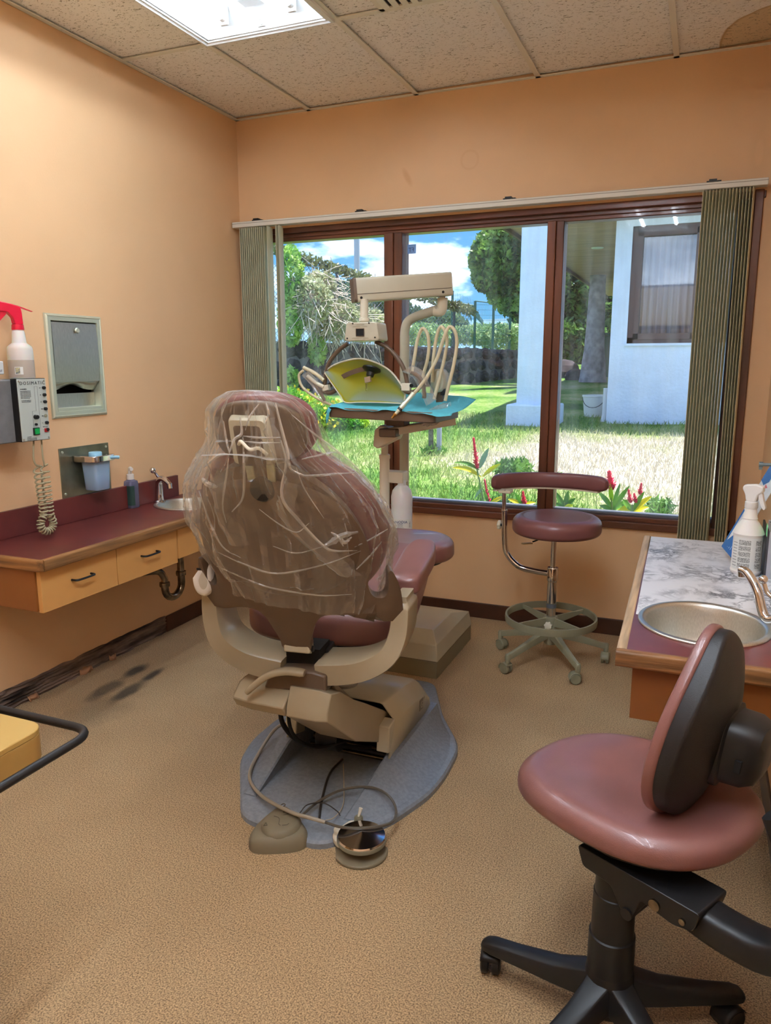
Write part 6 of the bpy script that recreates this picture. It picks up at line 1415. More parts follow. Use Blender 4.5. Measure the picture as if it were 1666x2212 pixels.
# =================================================================== GARDEN OUTSIDE
rng = np.random.default_rng(5)
def gz(x, y): return .10+.050*y+.03*noise.noise(Vector((x*.5, y*.5, 0)))+.012*noise.noise(Vector((x*2, y*2, 3)))
def bulk(name, V, Fc, m, parent=None, kind=None, smooth=False):
    me = bpy.data.meshes.new(name); V = np.asarray(V, dtype=np.float32)
    if parent is not None:
        iv = np.array(inv_of(parent)); V = V @ iv[:3, :3].T.astype(np.float32)+iv[:3, 3].astype(np.float32)
        off = None
    else:
        off = np.array([(V[:, 0].min()+V[:, 0].max())/2, (V[:, 1].min()+V[:, 1].max())/2, V[:, 2].min()], dtype=np.float32); V = V-off
    Fc = np.asarray(Fc, dtype=np.int32); k = Fc.shape[1]
    me.vertices.add(len(V)); me.vertices.foreach_set('co', V.ravel())
    me.loops.add(Fc.size); me.loops.foreach_set('vertex_index', Fc.ravel())
    me.polygons.add(len(Fc)); me.polygons.foreach_set('loop_start', np.arange(0, Fc.size, k, dtype=np.int32)); me.polygons.foreach_set('loop_total', np.full(len(Fc), k, dtype=np.int32))
    me.update(calc_edges=True); me.materials.append(m)
    o = bpy.data.objects.new(name, me); C.objects.link(o)
    if parent is not None: o.parent = parent
    else: o.location = [float(a) for a in off]
    if kind: o['kind'] = kind
    return o
def leafset(P, size, up=.3, aspect=.5):
    """P: n x 3 centres; returns verts and quads of folded leaves with random facing"""
    n_ = len(P); d = rng.normal(size=(n_, 3)); d[:, 2] += up; d /= np.linalg.norm(d, axis=1, keepdims=True)
    r_ = rng.normal(size=(n_, 3)); s_ = np.cross(d, r_); s_ /= np.linalg.norm(s_, axis=1, keepdims=True)
    sz = (size*(.6+.8*rng.random(n_)))[:, None]
    a = P-d*sz; b = P+s_*sz*aspect; c = P+d*sz; e_ = P-s_*sz*aspect
    V = np.stack([a, b, c, e_], 1).reshape(-1, 3); Fc = np.arange(4*n_).reshape(-1, 4); return V, Fc
def blob(c, r, n_, hollow=.6):
    d = rng.normal(size=(n_, 3)); d /= np.linalg.norm(d, axis=1, keepdims=True)
    k = (hollow+(1-hollow)*rng.random(n_)**.5)[:, None]; return np.array(c)+d*k*np.array(r)
def leafmat(name, c1, c2, sc=3, tr=.35, rough=.45):
    m = bpy.data.materials.new(name); m.use_nodes = True; n, l = m.node_tree.nodes, m.node_tree.links; b = n['Principled BSDF']; b.inputs['Roughness'].default_value = rough
    g = n.new('ShaderNodeNewGeometry'); t = n.new('ShaderNodeTexNoise'); t.inputs['Scale'].default_value = sc; t.inputs['Detail'].default_value = 5; l.new(g.outputs['Position'], t.inputs['Vector'])
    r = n.new('ShaderNodeValToRGB'); l.new(t.outputs['Fac'], r.inputs[0]); r.color_ramp.elements[0].position = .38; r.color_ramp.elements[0].color = rgb(*c1); r.color_ramp.elements[1].position = .62; r.color_ramp.elements[1].color = rgb(*c2)
    ts = n.new('ShaderNodeBsdfTranslucent'); mx = n.new('ShaderNodeMixShader'); mx.inputs[0].default_value = tr
    l.new(r.outputs[0], b.inputs['Base Color']); l.new(r.outputs[0], ts.inputs[0]); l.new(b.outputs[0], mx.inputs[1]); l.new(ts.outputs[0], mx.inputs[2]); l.new(mx.outputs[0], n['Material Output'].inputs[0])
    return m
# lawn soil
LAWN = bpy.data.materials.new('lawn_ground'); LAWN.use_nodes = True
def lawnnodes(m, blades):
    n, l = m.node_tree.nodes, m.node_tree.links; b = n['Principled BSDF']; b.inputs['Roughness'].default_value = .9; b.inputs['Specular IOR Level'].default_value = .15
    g = n.new('ShaderNodeNewGeometry')
    t = n.new('ShaderNodeTexNoise'); t.inputs['Scale'].default_value = .9; t.inputs['Detail'].default_value = 6; l.new(g.outputs['Position'], t.inputs['Vector'])
    t2 = n.new('ShaderNodeTexNoise'); t2.inputs['Scale'].default_value = 22; t2.inputs['Detail'].default_value = 4; l.new(g.outputs['Position'], t2.inputs['Vector'])
    # dry patch towards the neighbouring building
    mp = n.new('ShaderNodeMapping'); mp.vector_type = 'TEXTURE'; mp.inputs['Location'].default_value = (-.35, 7.6, .45); mp.inputs['Scale'].default_value = (1.7, 2.1, 5); l.new(g.outputs['Position'], mp.inputs[0])
    ln = n.new('ShaderNodeVectorMath'); ln.operation = 'LENGTH'; l.new(mp.outputs[0], ln.inputs[0])
    mr = n.new('ShaderNodeMapRange'); l.new(ln.outputs['Value'], mr.inputs[0]); mr.inputs[1].default_value = .55; mr.inputs[2].default_value = 1.25; mr.inputs[3].default_value = .36; mr.inputs[4].default_value = 0
    ad = n.new('ShaderNodeMath'); ad.operation = 'ADD'; l.new(t.outputs['Fac'], ad.inputs[0]); l.new(mr.outputs[0], ad.inputs[1])
    a2 = n.new('ShaderNodeMath'); a2.operation = 'MULTIPLY_ADD'; l.new(t2.outputs['Fac'], a2.inputs[0]); a2.inputs[1].default_value = .45; l.new(ad.outputs[0], a2.inputs[2])
    r = n.new('ShaderNodeValToRGB'); l.new(a2.outputs[0], r.inputs[0]); e = r.color_ramp.elements
    k = 1 if blades else .85
    e[0].position = .55; e[0].color = rgb(58*k, 106*k, 40*k); e[1].position = 1.0; e[1].color = rgb(206*k, 196*k, 176*k)
    q = e.new(.70); q.color = rgb(112*k, 152*k, 62*k); q = e.new(.84); q.color = rgb(168*k, 178*k, 112*k)
    l.new(r.outputs[0], b.inputs['Base Color'])
    if not blades:
        bp = n.new('ShaderNodeBump'); bp.inputs['Strength'].default_value = .8; bp.inputs['Distance'].default_value = .03; l.new(t2.outputs['Fac'], bp.inputs['Height']); l.new(bp.outputs[0], b.inputs['Normal'])
    else:
        ts = n.new('ShaderNodeBsdfTranslucent'); l.new(r.outputs[0], ts.inputs[0]); mx = n.new('ShaderNodeMixShader'); mx.inputs[0].default_value = .3; l.new(b.outputs[0], mx.inputs[1]); l.new(ts.outputs[0], mx.inputs[2]); l.new(mx.outputs[0], n['Material Output'].inputs[0])
lawnnodes(LAWN, False)
BLADE = bpy.data.materials.new('grass_blades'); BLADE.use_nodes = True; lawnnodes(BLADE, True)
R = [[(x, y, gz(x, y)) for x in np.linspace(-16, 8, 97)] for y in np.concatenate([np.linspace(4.03, 12, 60), np.linspace(12.4, 34, 36)])]
lw = struct('lawn', G().sheet(R), LAWN, smooth=60)
# blades
def blades(n_, xr_, yr_, h, w):
    x = rng.uniform(*xr_, n_); y = yr_[0]+(yr_[1]-yr_[0])*rng.random(n_)**1.25
    keep = (x > -.75*y-.6) & (x < .10*y+.2) & ~((y > 10.15) & (x > -1.2)) & ~((y > 9.55) & (y < 10.3) & (x > -2.45) & (x < -1.6)); x, y = x[keep], y[keep]; n_ = len(x)
    z = np.array([gz(a, b) for a, b in zip(x, y)])
    P = np.stack([x, y, z-.004], 1); th = rng.uniform(0, 2*PI, n_); lean_ = rng.normal(0, .45, (n_, 2)); hh = h*(.45+.9*rng.random(n_)); ww = w*(.7+.6*rng.random(n_))
    s_ = np.stack([np.cos(th), np.sin(th), 0*th], 1)*ww[:, None]
    tip_ = P+np.stack([lean_[:, 0]*hh, lean_[:, 1]*hh, hh], 1); mid = P+(tip_-P)*.5+np.array([0, 0, 1])*(hh*.12)[:, None]
    V = np.stack([P-s_, P+s_, mid+s_*.8, mid-s_*.8, tip_, tip_], 1).reshape(-1, 3)
    i = np.arange(n_)[:, None]*6; Fc = np.concatenate([i+np.array([[0, 1, 2, 3]]), i+np.array([[3, 2, 4, 5]])], 0); return V, Fc
V1, F1 = blades(62000, (-7.5, 1.4), (4.15, 10.8), .062, .0042)
g_ = bulk('grass', V1, F1, BLADE); tag(g_, 'sunlit lawn grass with dry straw patches outside the window', 'grass', kind='stuff')

# ------------------------------------------------------------------ neighbouring building
WHT = mat('white_render', (222, 232, 246), .9, bump=.7, bump_scale=26, noise_amt=.04, noise_scale=4)
BF = 10.2; bX = pt(1330, 480, Y=BF).x; bXb = pt(1312, 900, Y=BF).x; bX = (bX+bXb)/2
nb = thing('building', (bX+2, 13, .5), 'white rendered building with brown eave and curtained window beyond the lawn', 'building')
wx0, wx1 = pt(1362, 600, Y=BF).x, pt(1362, 600, Y=BF).x+1.32; wz0, wz1 = pt(1365, 742, Y=BF).z, pt(1380, 488, Y=BF).z
g = G(); t_ = .2; ZT = 3.2
g.box((bX, BF, .2), (wx0, BF+t_, ZT)); g.box((wx1, BF, .2), (5.5, BF+t_, ZT)); g.box((wx0, BF, .2), (wx1, BF+t_, wz0)); g.box((wx0, BF, wz1), (wx1, BF+t_, ZT)); g.box((bX, BF+t_, .2), (bX+.2, 22, ZT))
obj('wall', g, WHT, nb, smooth=0)
obj('roof', G().rings([[(-2.62, 9.75, ZT+.005), (5.5, 9.75, ZT+.005), (5.5, 22.5, ZT+.005), (-2.62, 22.5, ZT+.005)], [(-2.62, 9.75, ZT+.03), (5.5, 9.75, ZT+.03), (5.5, 22.5, ZT+.03), (-2.62, 22.5, ZT+.03)], [(-1.0, 12.5, ZT+1.2), (5.5, 12.5, ZT+1.2), (5.5, 20, ZT+1.2), (-1.0, 20, ZT+1.2)]]), mat('eave_board', (196, 160, 146), .7, noise_amt=.12, noise_scale=2, stretch=(1, 6, 1)), nb, smooth=0)
obj('fascia', G().box((-2.66, 9.70, ZT-.05), (-2.62, 22.5, ZT+.14)), mat('fascia_brown', (70, 46, 40), .6), nb, smooth=0)
obj('fascia', G().box((-2.66, 9.70, ZT-.05), (5.5, 9.75, ZT+.14)), mat('fascia_brown', (70, 46, 40), .6), nb, smooth=0)
q = pt(1291, 535, Z=ZT); obj('downlight', G().lathe([(0, -.012), (.09, -.012), (.10, 0), (0, 0)], (q.x, q.y, ZT)), WHITE, nb)
WB_ = mat('brown_window_frame', (92, 70, 66), .5)
fr_ = obj('window_frame', G().box((wx0, BF+.02, wz0), (wx0+.07, BF+.12, wz1)).box((wx1-.07, BF+.02, wz0), (wx1, BF+.12, wz1)).box((wx0, BF+.02, wz0), (wx1, BF+.12, wz0+.07)).box((wx0, BF+.02, wz1-.07), (wx1, BF+.12, wz1)), WB_, nb, smooth=0)
xm_ = wx0+.80
obj('window_mullion', G().box((xm_, BF+.01, wz0), (xm_+.09, BF+.12, wz1)), WB_, nb, smooth=0)
obj('sash', G().box((wx0+.07, BF+.0, wz0+.05), (wx0+.13, BF+.1, wz1-.05)).box((xm_-.06, BF+.0, wz0+.05), (xm_, BF+.1, wz1-.05)).box((wx0+.07, BF, wz0+.05), (xm_, BF+.1, wz0+.12)).box((wx0+.07, BF, wz1-.12), (xm_, BF+.1, wz1-.05)), WB_, nb, smooth=0)
obj('window_ledge', G().box((wx0-.03, BF-.03, wz0-.03), (wx1+.03, BF+.05, wz0)), WHT, nb, smooth=0)
cur = [(wx0+.1+(wx1-wx0-.2)*k/90, BF+.19+.022*math.sin(k*.95)+.008*math.sin(k*2.3)) for k in range(91)]
obj('curtain', G().sheet([[(x, y, wz0+.02) for x, y in cur], [(x, y, wz1-.02) for x, y in cur]]), mat('grey_curtain', (150, 150, 168), .8), nb, smooth=60, solid=.004)
obj('room_back', G().box((wx0, BF+.26, wz0-.1), (wx1, BF+.28, wz1+.1)), mat('dark_room', (60, 60, 66), .8), nb, smooth=0)
gl = bpy.data.materials.new('far_glass'); gl.use_nodes = True; n, l = gl.node_tree.nodes, gl.node_tree.links; n.clear()
o_ = n.new('ShaderNodeOutputMaterial'); a = n.new('ShaderNodeBsdfTransparent'); b = n.new('ShaderNodeBsdfGlossy'); b.inputs['Roughness'].default_value = .03; m_ = n.new('ShaderNodeMixShader'); m_.inputs[0].default_value = .08
l.new(a.outputs[0], m_.inputs[1]); l.new(b.outputs[0], m_.inputs[2]); l.new(m_.outputs[0], o_.inputs[0])
obj('pane', G().box((wx0+.12, BF+.07, wz0+.1), (xm_-.05, BF+.075, wz1-.1)), gl, nb, smooth=0); obj('pane', G().box((xm_+.09, BF+.07, wz0+.06), (wx1-.06, BF+.075, wz1-.06)), gl, nb, smooth=0)
# downpipe on the corner
obj('downpipe', G().tube([(bX-.05, BF+.25, 1.05), (bX-.05, BF+.22, .70), (bX-.06, BF+.15, .60)], .03, 8), WHITE, nb)
# white column carrying the eave
cl = thing('column', (-2.2, 9.95, .55), 'white rendered porch column on a wider square base beyond the lawn', 'column')
CY0, CY1 = 9.72, 10.14
cxa, cxb = (pt(1125, 500, Y=CY0).x+pt(1117, 860, Y=CY0).x)/2, 0; cxb = cxa+.42
obj('shaft', G().box((cxa, CY0, .8), (cxb, CY1, ZT)), WHT, cl, bevel=.015)
zc_ = pt(1140, 874, Y=CY0-.06).z
obj('base', G().box((cxa-.11, CY0-.09, .30), (cxb+.11, CY1+.09, zc_)), WHT, cl, bevel=.02)
# bucket
q = pt(1281, 911, Y=10.9); bk_ = thing('bucket', (q.x, 10.9, gz(q.x, 10.9)), 'white plastic bucket on the grass at the building corner', 'bucket')
zb_ = gz(q.x, 10.9); obj('pail', G().lathe([(0, 0), (.125, 0), (.15, .27), (.16, .275), (.16, .30), (.148, .30), (.12, .02), (0, .02)], (q.x, 10.9, zb_)), WHITE, bk_)
obj('bucket_handle', G().tube([(q.x+.15*math.cos(a), 10.9-.15*math.sin(a)*.9, zb_+.27-.14*math.sin(a)) for a in [k*PI/10 for k in range(11)]], .005, 6), BLACK, bk_)

# ------------------------------------------------------------------ boundary wall of lava stones
SA, SB, SC = Vector((-7.33, 13.1, 0)), Vector((-4.94, 16.4, 0)), Vector((-3.9, 19.3, 0)); S0 = SA-(SB-SA)*.75
def hit(px, py, P, Q):
    d = fwd+rgt*((px-833)/F)-upv*((py-1106)/F); w_ = Q-P; nn = Vector((-w_.y, w_.x, 0)); o = Vector((0, 0, CAMZ)); return o+d*((P-o).dot(nn)/d.dot(nn))
ztA, ztB, ztC = hit(640, 738, SA, SB).z, hit(1000, 752, SA, SB).z, hit(1110, 757, SB, SC).z
swt = thing('stone_wall', (SB.x, SB.y, .8), 'dark lava stone boundary wall at the back of the garden', 'wall')
STN = mat('lava_stone', (74, 64, 72), .9, bump=.6, bump_scale=9, noise_amt=.5, noise_scale=5, col2=(32, 28, 34))
MORT = mat('stone_core', (120, 112, 118), .95)
segs = [(S0, SA, 2*ztA-ztB*.0-ztA, ztA), (SA, SB, ztA, ztB), (SB, SC, ztB, ztC)]
stone_me = []
for k in range(8):
    g = G(); sd_ = k*11
    R = []
    for i in range(6):
        ph = -PI/2+PI*(i+.0)/5; rr = max(math.cos(ph), .12)
        R.append([(Vector((.5*rr*math.cos(2*PI*j/7), .5*rr*math.sin(2*PI*j/7), .5*math.sin(ph)))*(1+.35*noise.noise(Vector((sd_+math.cos(j)*1.3, i*.9, math.sin(j)*1.3))))) for j in range(7)])
    g.rings(R); me = bpy.data.meshes.new('stone'); me.from_pydata(g.v, [], g.f); me.materials.append(STN); me.update(); stone_me.append(me)
nst = 0
for P, Q, za, zb in segs:
    L_ = (Q-P).length; d_ = (Q-P).normalized(); nrm_ = Vector((d_.y, -d_.x, 0))
    if nrm_.dot(-P) < 0: nrm_ = -nrm_
    lo_, hi_ = min(gz(P.x, P.y), gz(Q.x, Q.y))-.1, 0
    co_v = [P-nrm_*.14, Q-nrm_*.14, Q+nrm_*.02, P+nrm_*.02]
    obj('core', G().rings([[(v.x, v.y, gz(v.x, v.y)-.15) for v in co_v], [(v.x, v.y, (za if i in (0, 3) else zb)) for i, v in enumerate(co_v)]]), MORT, swt, smooth=0)
    u = 0
    ncol = int(L_/.34)
    for c_ in range(ncol):
        f = (c_+.5)/ncol; p = P.lerp(Q, f); zb0_ = gz(p.x, p.y); zt1 = za*(1-f)+zb*f; nr = max(3, int((zt1-zb0_)/.27))
        for r_ in range(nr):
            if nst >= 296: break
            ff = (c_+.5+(.5 if r_ % 2 else 0)+random.uniform(-.15, .15))/ncol; q = P.lerp(Q, min(1, ff)); z = zb0_+(zt1-zb0_)*(r_+.5)/nr+random.uniform(-.03, .03)
            o = bpy.data.objects.new('stone', stone_me[random.randrange(8)]); C.objects.link(o); o.parent = swt
            M = Matrix.Translation(Vector((q.x, q.y, z))+nrm_*.0) @ Matrix.Rotation(math.atan2(d_.y, d_.x), 4, 'Z') @ Matrix.Rotation(random.uniform(-.4, .4), 4, 'Y')
            M = M @ Matrix.Diagonal((L_/ncol*random.uniform(.95, 1.2), .22, (zt1-zb0_)/nr*random.uniform(.9, 1.15), 1))
            o.matrix_local = inv_of(swt) @ M; nst += 1
q = hit(1021, 828, SA, SB); ql = hit(1012, 800, SB, SC); qr = hit(1031, 800, SB, SC)
obj('pier', G().rings([[(ql.x+a, ql.y+b, z) for a, b in ((0, -.15), (qr.x-ql.x, qr.y-ql.y-.15), (qr.x-ql.x, qr.y-ql.y+.1), (0, .1))] for z in (.5, hit(1020, 752, SB, SC).z)]), mat('pier_concrete', (140, 126, 124), .9), swt, smooth=0)
# chain-link fence above the wall on the left
cf = thing('chain_fence', (-6.1, 14.7, 1.6), 'chain-link fence overgrown with vines above the stone wall', 'fence')
FA, FB = S0, SB.lerp(SC, .1); zl = lambda f: ztA+(ztB-ztA)*f
fh = [(620, 548), (700, 578), (730, 585), (800, 608), (850, 620), (960, 650)]
th_ = [hit(x, y, SA, SB) for x, y in fh]
def topz(p):   # height of the fence top along its run
    f = (Vector((p.x, p.y, 0))-SA).dot((SB-SA).normalized()); z0_ = (th_[0]-SA).dot((SB-SA).normalized()); z1_ = (th_[4]-SA).dot((SB-SA).normalized())
    k = (f-z0_)/(z1_-z0_); return th_[0].z+(th_[4].z-th_[0].z)*k
WIRE = mat('fence_wire', (120, 140, 160), .5, metal=.3)
dAB = (SB-SA).normalized(); Lf = (SB-SA).length+2.0; st0 = SA-dAB*1.8
V = []; Fq = []
def wire(a, b, r=.004):
    t_ = (b-a).normalized(); n1 = dAB.cross(Vector((0, 0, 1))); n2 = t_.cross(n1); o = len(V)
    for p in (a, b):
        for k in range(3): V.append(tuple(p+(n1*math.cos(2*PI*k/3)+n2*math.sin(2*PI*k/3))*r))
    for k in range(3): Fq.append((o+k, o+(k+1) % 3, o+3+(k+1) % 3, o+3+k))
sp_ = .085
def H(s_): p = st0+dAB*s_; return max(.6, topz(p)-1.0)
k = -40
while k*sp_ < Lf+1:
    for sg in (1, -1):
        s0_ = k*sp_; zb_ = 1.30; 
        # 45-degree wire from the wall top up to the fence top, clipped to the run
        a0, a1 = s0_, s0_+sg*1.9
        p0_, p1_ = min(max(a0, 0), Lf), min(max(a1, 0), Lf)
        if abs(p1_-p0_) > .05:
            z0_ = zb_+abs(p0_-a0); z1_ = zb_+abs(p1_-a0)
            tz1 = topz(st0+dAB*p1_)
            if z1_ > tz1: 
                cut = (z1_-tz1)/(1.0); p1_ -= sg*cut; z1_ -= cut
            if z1_ > z0_: wire(st0+dAB*p0_+Vector((0, 0, z0_)), st0+dAB*p1_+Vector((0, 0, z1_)))
    k += 1
bulk('wire_mesh', V, Fq, WIRE, cf, 'stuff')
for s_ in (.4, (hit(729, 650, SA, SB)-st0).dot(dAB), 4.4, 5.6):
    p = st0+dAB*s_; obj('post', G().cyl((p.x, p.y, 1.0), (p.x, p.y, topz(p)+.03), .03, n=8), mat('fence_post', (72, 82, 92), .6), cf)
a_, b_ = st0, st0+dAB*Lf
obj('top_rail', G().cyl((a_.x, a_.y, topz(a_)), (b_.x, b_.y, topz(b_)), .018, n=6), mat('fence_post', (72, 82, 92), .6), cf)
# vine along the top of the fence
P = []
for s_ in np.linspace(0, Lf, 60):
    p = st0+dAB*s_; P.append(blob((p.x, p.y, topz(p)+.0), (.16, .16, .12), 50, .1))
V_, F_ = leafset(np.concatenate(P), .045)
vn = bulk('vine_leaves', V_, F_, leafmat('vine_leaf', (86, 92, 56), (132, 140, 86), 4)); tag(vn, 'creeping vine along the top edge of the chain-link fence', 'vine', kind='stuff')
# shrubs and dry scrub hanging over the wall on the left
def shrub(name, label, cat, blobs, n_, size, m, loc, twigs=0, twm=None, twl=.6):
    t = thing(name, loc, label, cat)
    P = np.concatenate([blob(c, r, int(n_*w)) for c, r, w in blobs]); V_, F_ = leafset(P, size); bulk('foliage', V_, F_, m, t, 'stuff')
    if twigs:
        g = G()
        for k in range(twigs):
            c, r, _ = random.choice(blobs); a = Vector(c)+Vector([random.gauss(0, .4)*rr for rr in r]); d = Vector((random.gauss(0, 1), random.gauss(0, 1), random.gauss(0, 1)-.35)).normalized()*twl*random.uniform(.4, 1)
            g.tube([a, a+d*.5+Vector((0, 0, -.05)), a+d+Vector((random.gauss(0, .1), random.gauss(0, .1), -.15))], .0065, 3)
        obj('twigs', g, twm, t, smooth=0, kind='stuff')
    return t
def at(px, py, Y_): return tuple(pt(px, py, Y=Y_))
DRY = mat('dry_twig', (206, 190, 178), .9)
shrub('dry_shrub', 'pale dry tangled shrub hanging over the stone wall at the left', 'shrub', [(at(660, 650, 12.9), (.55, .35, .45), 1), (at(720, 690, 13.6), (.6, .35, .40), 1), (at(780, 700, 14.3), (.6, .4, .35), .8), (at(690, 620, 13.4), (.35, .3, .3), .5)], 1500, .05, leafmat('dry_leaf', (150, 160, 112), (206, 206, 170), 5), at(700, 860, 13.6), 800, DRY)
shrub('leafy_shrub', 'bright green leafy shrub beside the left blind, above the stone wall', 'shrub', [(at(630, 600, 12.7), (.20, .3, .6), 1), (at(628, 690, 12.7), (.22, .3, .5), 1), (at(685, 755, 13.4), (.18, .2, .3), .6), (at(628, 820, 12.6), (.15, .2, .25), .4)], 900, .06, leafmat('bright_leaf', (110, 170, 60), (196, 222, 120), 3), at(630, 860, 12.7))
shrub('far_bushes', 'dark bushes behind the chain-link fence', 'bushes', [(at(770, 665, 20), (.9, .5, .8), 1), (at(700, 640, 20), (.7, .5, .6), 1), (at(860, 700, 21), (1.1, .5, .6), 1), (at(940, 705, 22), (1.0, .5, .5), 1)], 1500, .10, leafmat('dark_bush_leaf', (60, 92, 66), (120, 150, 100), 2), at(800, 800, 20), 0)
# hedge with yellow flowers
yb = shrub('flowering_hedge', 'low bright green hedge dotted with yellow flowers left of the lawn', 'hedge', [(at(640, 893, 8.7), (.34, .38, .30), 1), (at(690, 900, 8.8), (.34, .38, .27), 1), (at(735, 905, 8.9), (.26, .32, .20), .8), (at(610, 890, 8.6), (.40, .35, .33), .8), (at(768, 915, 8.95), (.16, .25, .12), .4)], 5200, .026, leafmat('hedge_leaf', (92, 168, 32), (206, 226, 64), 4, .45), at(690, 935, 8.8))
P = np.concatenate([blob(c, r, n_, .95) for c, r, n_ in ((at(640, 888, 8.65), (.34, .38, .31), 90), (at(690, 896, 8.75), (.34, .38, .28), 90), (at(735, 902, 8.85), (.26, .32, .20), 50), (at(610, 886, 8.55), (.40, .35, .34), 60))])
V_, F_ = leafset(P, .020, 1, 1); bulk('blossoms', V_, F_, mat('yellow_blossom', (250, 208, 30), .6), yb, 'stuff')

# ------------------------------------------------------------------ far side: green mesh fence, trees, palm
gf = thing('mesh_fence', at(1030, 745, 21), 'tall green mesh fence standing behind the stone wall', 'fence')
GP = mat('green_post', (40, 96, 92), .5)
posts = [(978, 628), (1027, 650), (1067, 655), (1103, 668)]; tops = [pt(x, y, Y=20.5+.35*i) for i, (x, y) in enumerate(posts)]
for p in tops: obj('post', G().cyl((p.x, p.y, 1.0), p, .035, n=8), GP, gf)
for i in range(3):
    if i == 0: obj('rail', G().cyl(tops[0]-Vector((0, 0, .30)), tops[1]-Vector((0, 0, .14)), .03, n=6), GP, gf)
    else: obj('rail', G().cyl(tops[i], tops[i+1], .015, n=6), GP, gf)
V = []; Fq = []; dAB_s = dAB
for i in range(3):
    a, b = tops[i], tops[i+1]
    dAB = (Vector((b.x, b.y, 0))-Vector((a.x, a.y, 0))).normalized()
    for k in range(14):
        p = a.lerp(b, k/14); wire(Vector((p.x, p.y, 1.2)), p, .004)
    for z in np.linspace(1.3, min(a.z, b.z)-.05, 13): wire(Vector((a.x, a.y, z)), Vector((b.x, b.y, z)), .004)
bulk('wire_mesh', V, Fq, mat('green_wire', (60, 120, 120), .6), gf, 'stuff')
dAB = dAB_s
def tree(name, label, blobs, n_, size, m, trunk, cat='tree', r=.16):
    t = thing(name, tuple(trunk[0]), label, cat)
    P = np.concatenate([blob(c, rr, int(n_*w), .45) for c, rr, w in blobs]); V_, F_ = leafset(P, size); bulk('crown', V_, F_, m, t, 'stuff')
    obj('trunk', G().tube(trunk, r, 10, smooth=4, scale=[1-.5*k/(4*(len(trunk)-1)) for k in range(4*(len(trunk)-1)+1)]), mat('bark', (98, 86, 76), .9), t)
    return t
TL = leafmat('tree_leaf', (44, 84, 30), (150, 184, 88), 3.2)
q = pt(1125, 700, Y=17.5)
tree('broad_tree', 'tall leafy tree standing behind the white column', [(at(1085, 560, 17.5), (.75, .8, .75), 1), (at(1110, 520, 17.6), (.7, .7, .6), .8), (at(1130, 620, 17.8), (.85, .8, .7), 1), (at(1150, 560, 18), (.9, .8, 1.0), 1), (at(1060, 600, 17.3), (.42, .5, .35), .4), (at(1180, 520, 18), (.9, .8, .9), .8)], 5200, .075, TL, [Vector((q.x+.4, 17.9, .9)), Vector((q.x+.4, 17.9, 2.0)), Vector((q.x+.5, 17.9, 3.4))])
tree('hedge_trees', 'dense dark green trees behind the palm trunk', [(at(1235, 640, 24), (1.0, .8, 1.3), 1), (at(1290, 700, 24.5), (1.1, .8, 1.3), 1), (at(1240, 740, 23.5), (1.0, .8, .8), 1), (at(1315, 650, 25), (1.1, .8, 1.2), 1), (at(1180, 700, 24), (1.2, .8, 1.2), 1)], 3600, .11, leafmat('dense_leaf', (26, 58, 28), (110, 152, 70), 1.6), [Vector(at(1250, 800, 24)), Vector(at(1250, 740, 24)), Vector(at(1252, 690, 24))])
shrub('rough_shrubs', 'rough grey-green scrub along the top of the stone wall', 'shrubs', [(at(1030, 722, 22), (1.6, .6, .30), 1), (at(950, 725, 21), (1.2, .6, .30), 1), (at(1090, 728, 22), (1.0, .6, .40), 1), (at(900, 722, 20), (1.0, .6, .30), 1)], 1400, .07, leafmat('scrub_leaf', (110, 150, 90), (176, 200, 140), 3), at(1000, 760, 21.5))
q = pt(1280, 828, Y=17.2); zq = gz(q.x, q.y)
pm = thing('palm_trunk', (q.x, q.y, zq), 'smooth pale grey palm trunk between column and building', 'tree')
R = []
ztop = 7.5
for k in range(44):
    u = k/43; z = zq+(ztop-zq)*u; r = .235-.07*min(1, u*3.2)+.03*max(0, .12-u)/.12*2+(.005 if k % 3 == 0 else 0); R.append([(q.x+.02*u+r*math.cos(2*PI*j/20), q.y+r*math.sin(2*PI*j/20), z) for j in range(20)])
obj('trunk', G().rings(R), mat('palm_bark', (172, 164, 170), .85, noise_amt=.25, noise_scale=7, bump=.2, bump_scale=20), pm)
for k in range(9):
    a = 2*PI*k/9+.3; g = G(); tp_ = Vector((q.x, q.y, ztop)); d_ = Vector((math.cos(a), math.sin(a), 0))
    R = []
    for i in range(9): s_ = i/8; p = tp_+d_*2.2*s_+Vector((0, 0, .9*s_-1.5*s_*s_)); w_ = .22*math.sin(PI*min(1, s_*.9+.1)); n_ = Vector((-d_.y, d_.x, 0)); R.append([p-n_*w_-Vector((0, 0, .06)), p, p+n_*w_-Vector((0, 0, .06))])
    obj('frond', g.sheet(R), TL, pm)
q = pt(1306, 806, Y=19); bn = thing('green_bin', (q.x+.3, 19, gz(q.x, 19)), 'dark green wheeled bin behind the palm trunk', 'bin')
zb_ = gz(q.x, 19); obj('bin_body', G().rings([[(q.x-.28+k*.0+a, 19+b, z) for a, b in ((0, -.28), (.58*k2, -.28), (.58*k2, .28), (0, .28))] for z, k2, k in ((zb_, .9, 0), (zb_+.95, 1, 0))]), mat('bin_green', (26, 84, 62), .5), bn, bevel=.02)
obj('lid', G().box((q.x-.30, 18.69, zb_+.95), (q.x+.32, 19.31, zb_+1.02)), mat('bin_green', (26, 84, 62), .5), bn, bevel=.02)
# boulders near the palm
for x, y, s_, by2 in ((1218, 775, .5, 18.8), (1243, 792, .30, 17.9)):
    q = pt(x, y, Y=by2); o = tag(obj('boulder', G().ell((q.x, by2, gz(q.x, by2)+s_*.25), (s_*.8, 0, 0), (0, s_*.6, 0), (0, .1, s_*.6), 9, 6), STN, smooth=0), 'larger dark boulder lying left of the palm trunk' if s_ > .4 else 'smaller dark boulder nearest the palm trunk', 'rock')
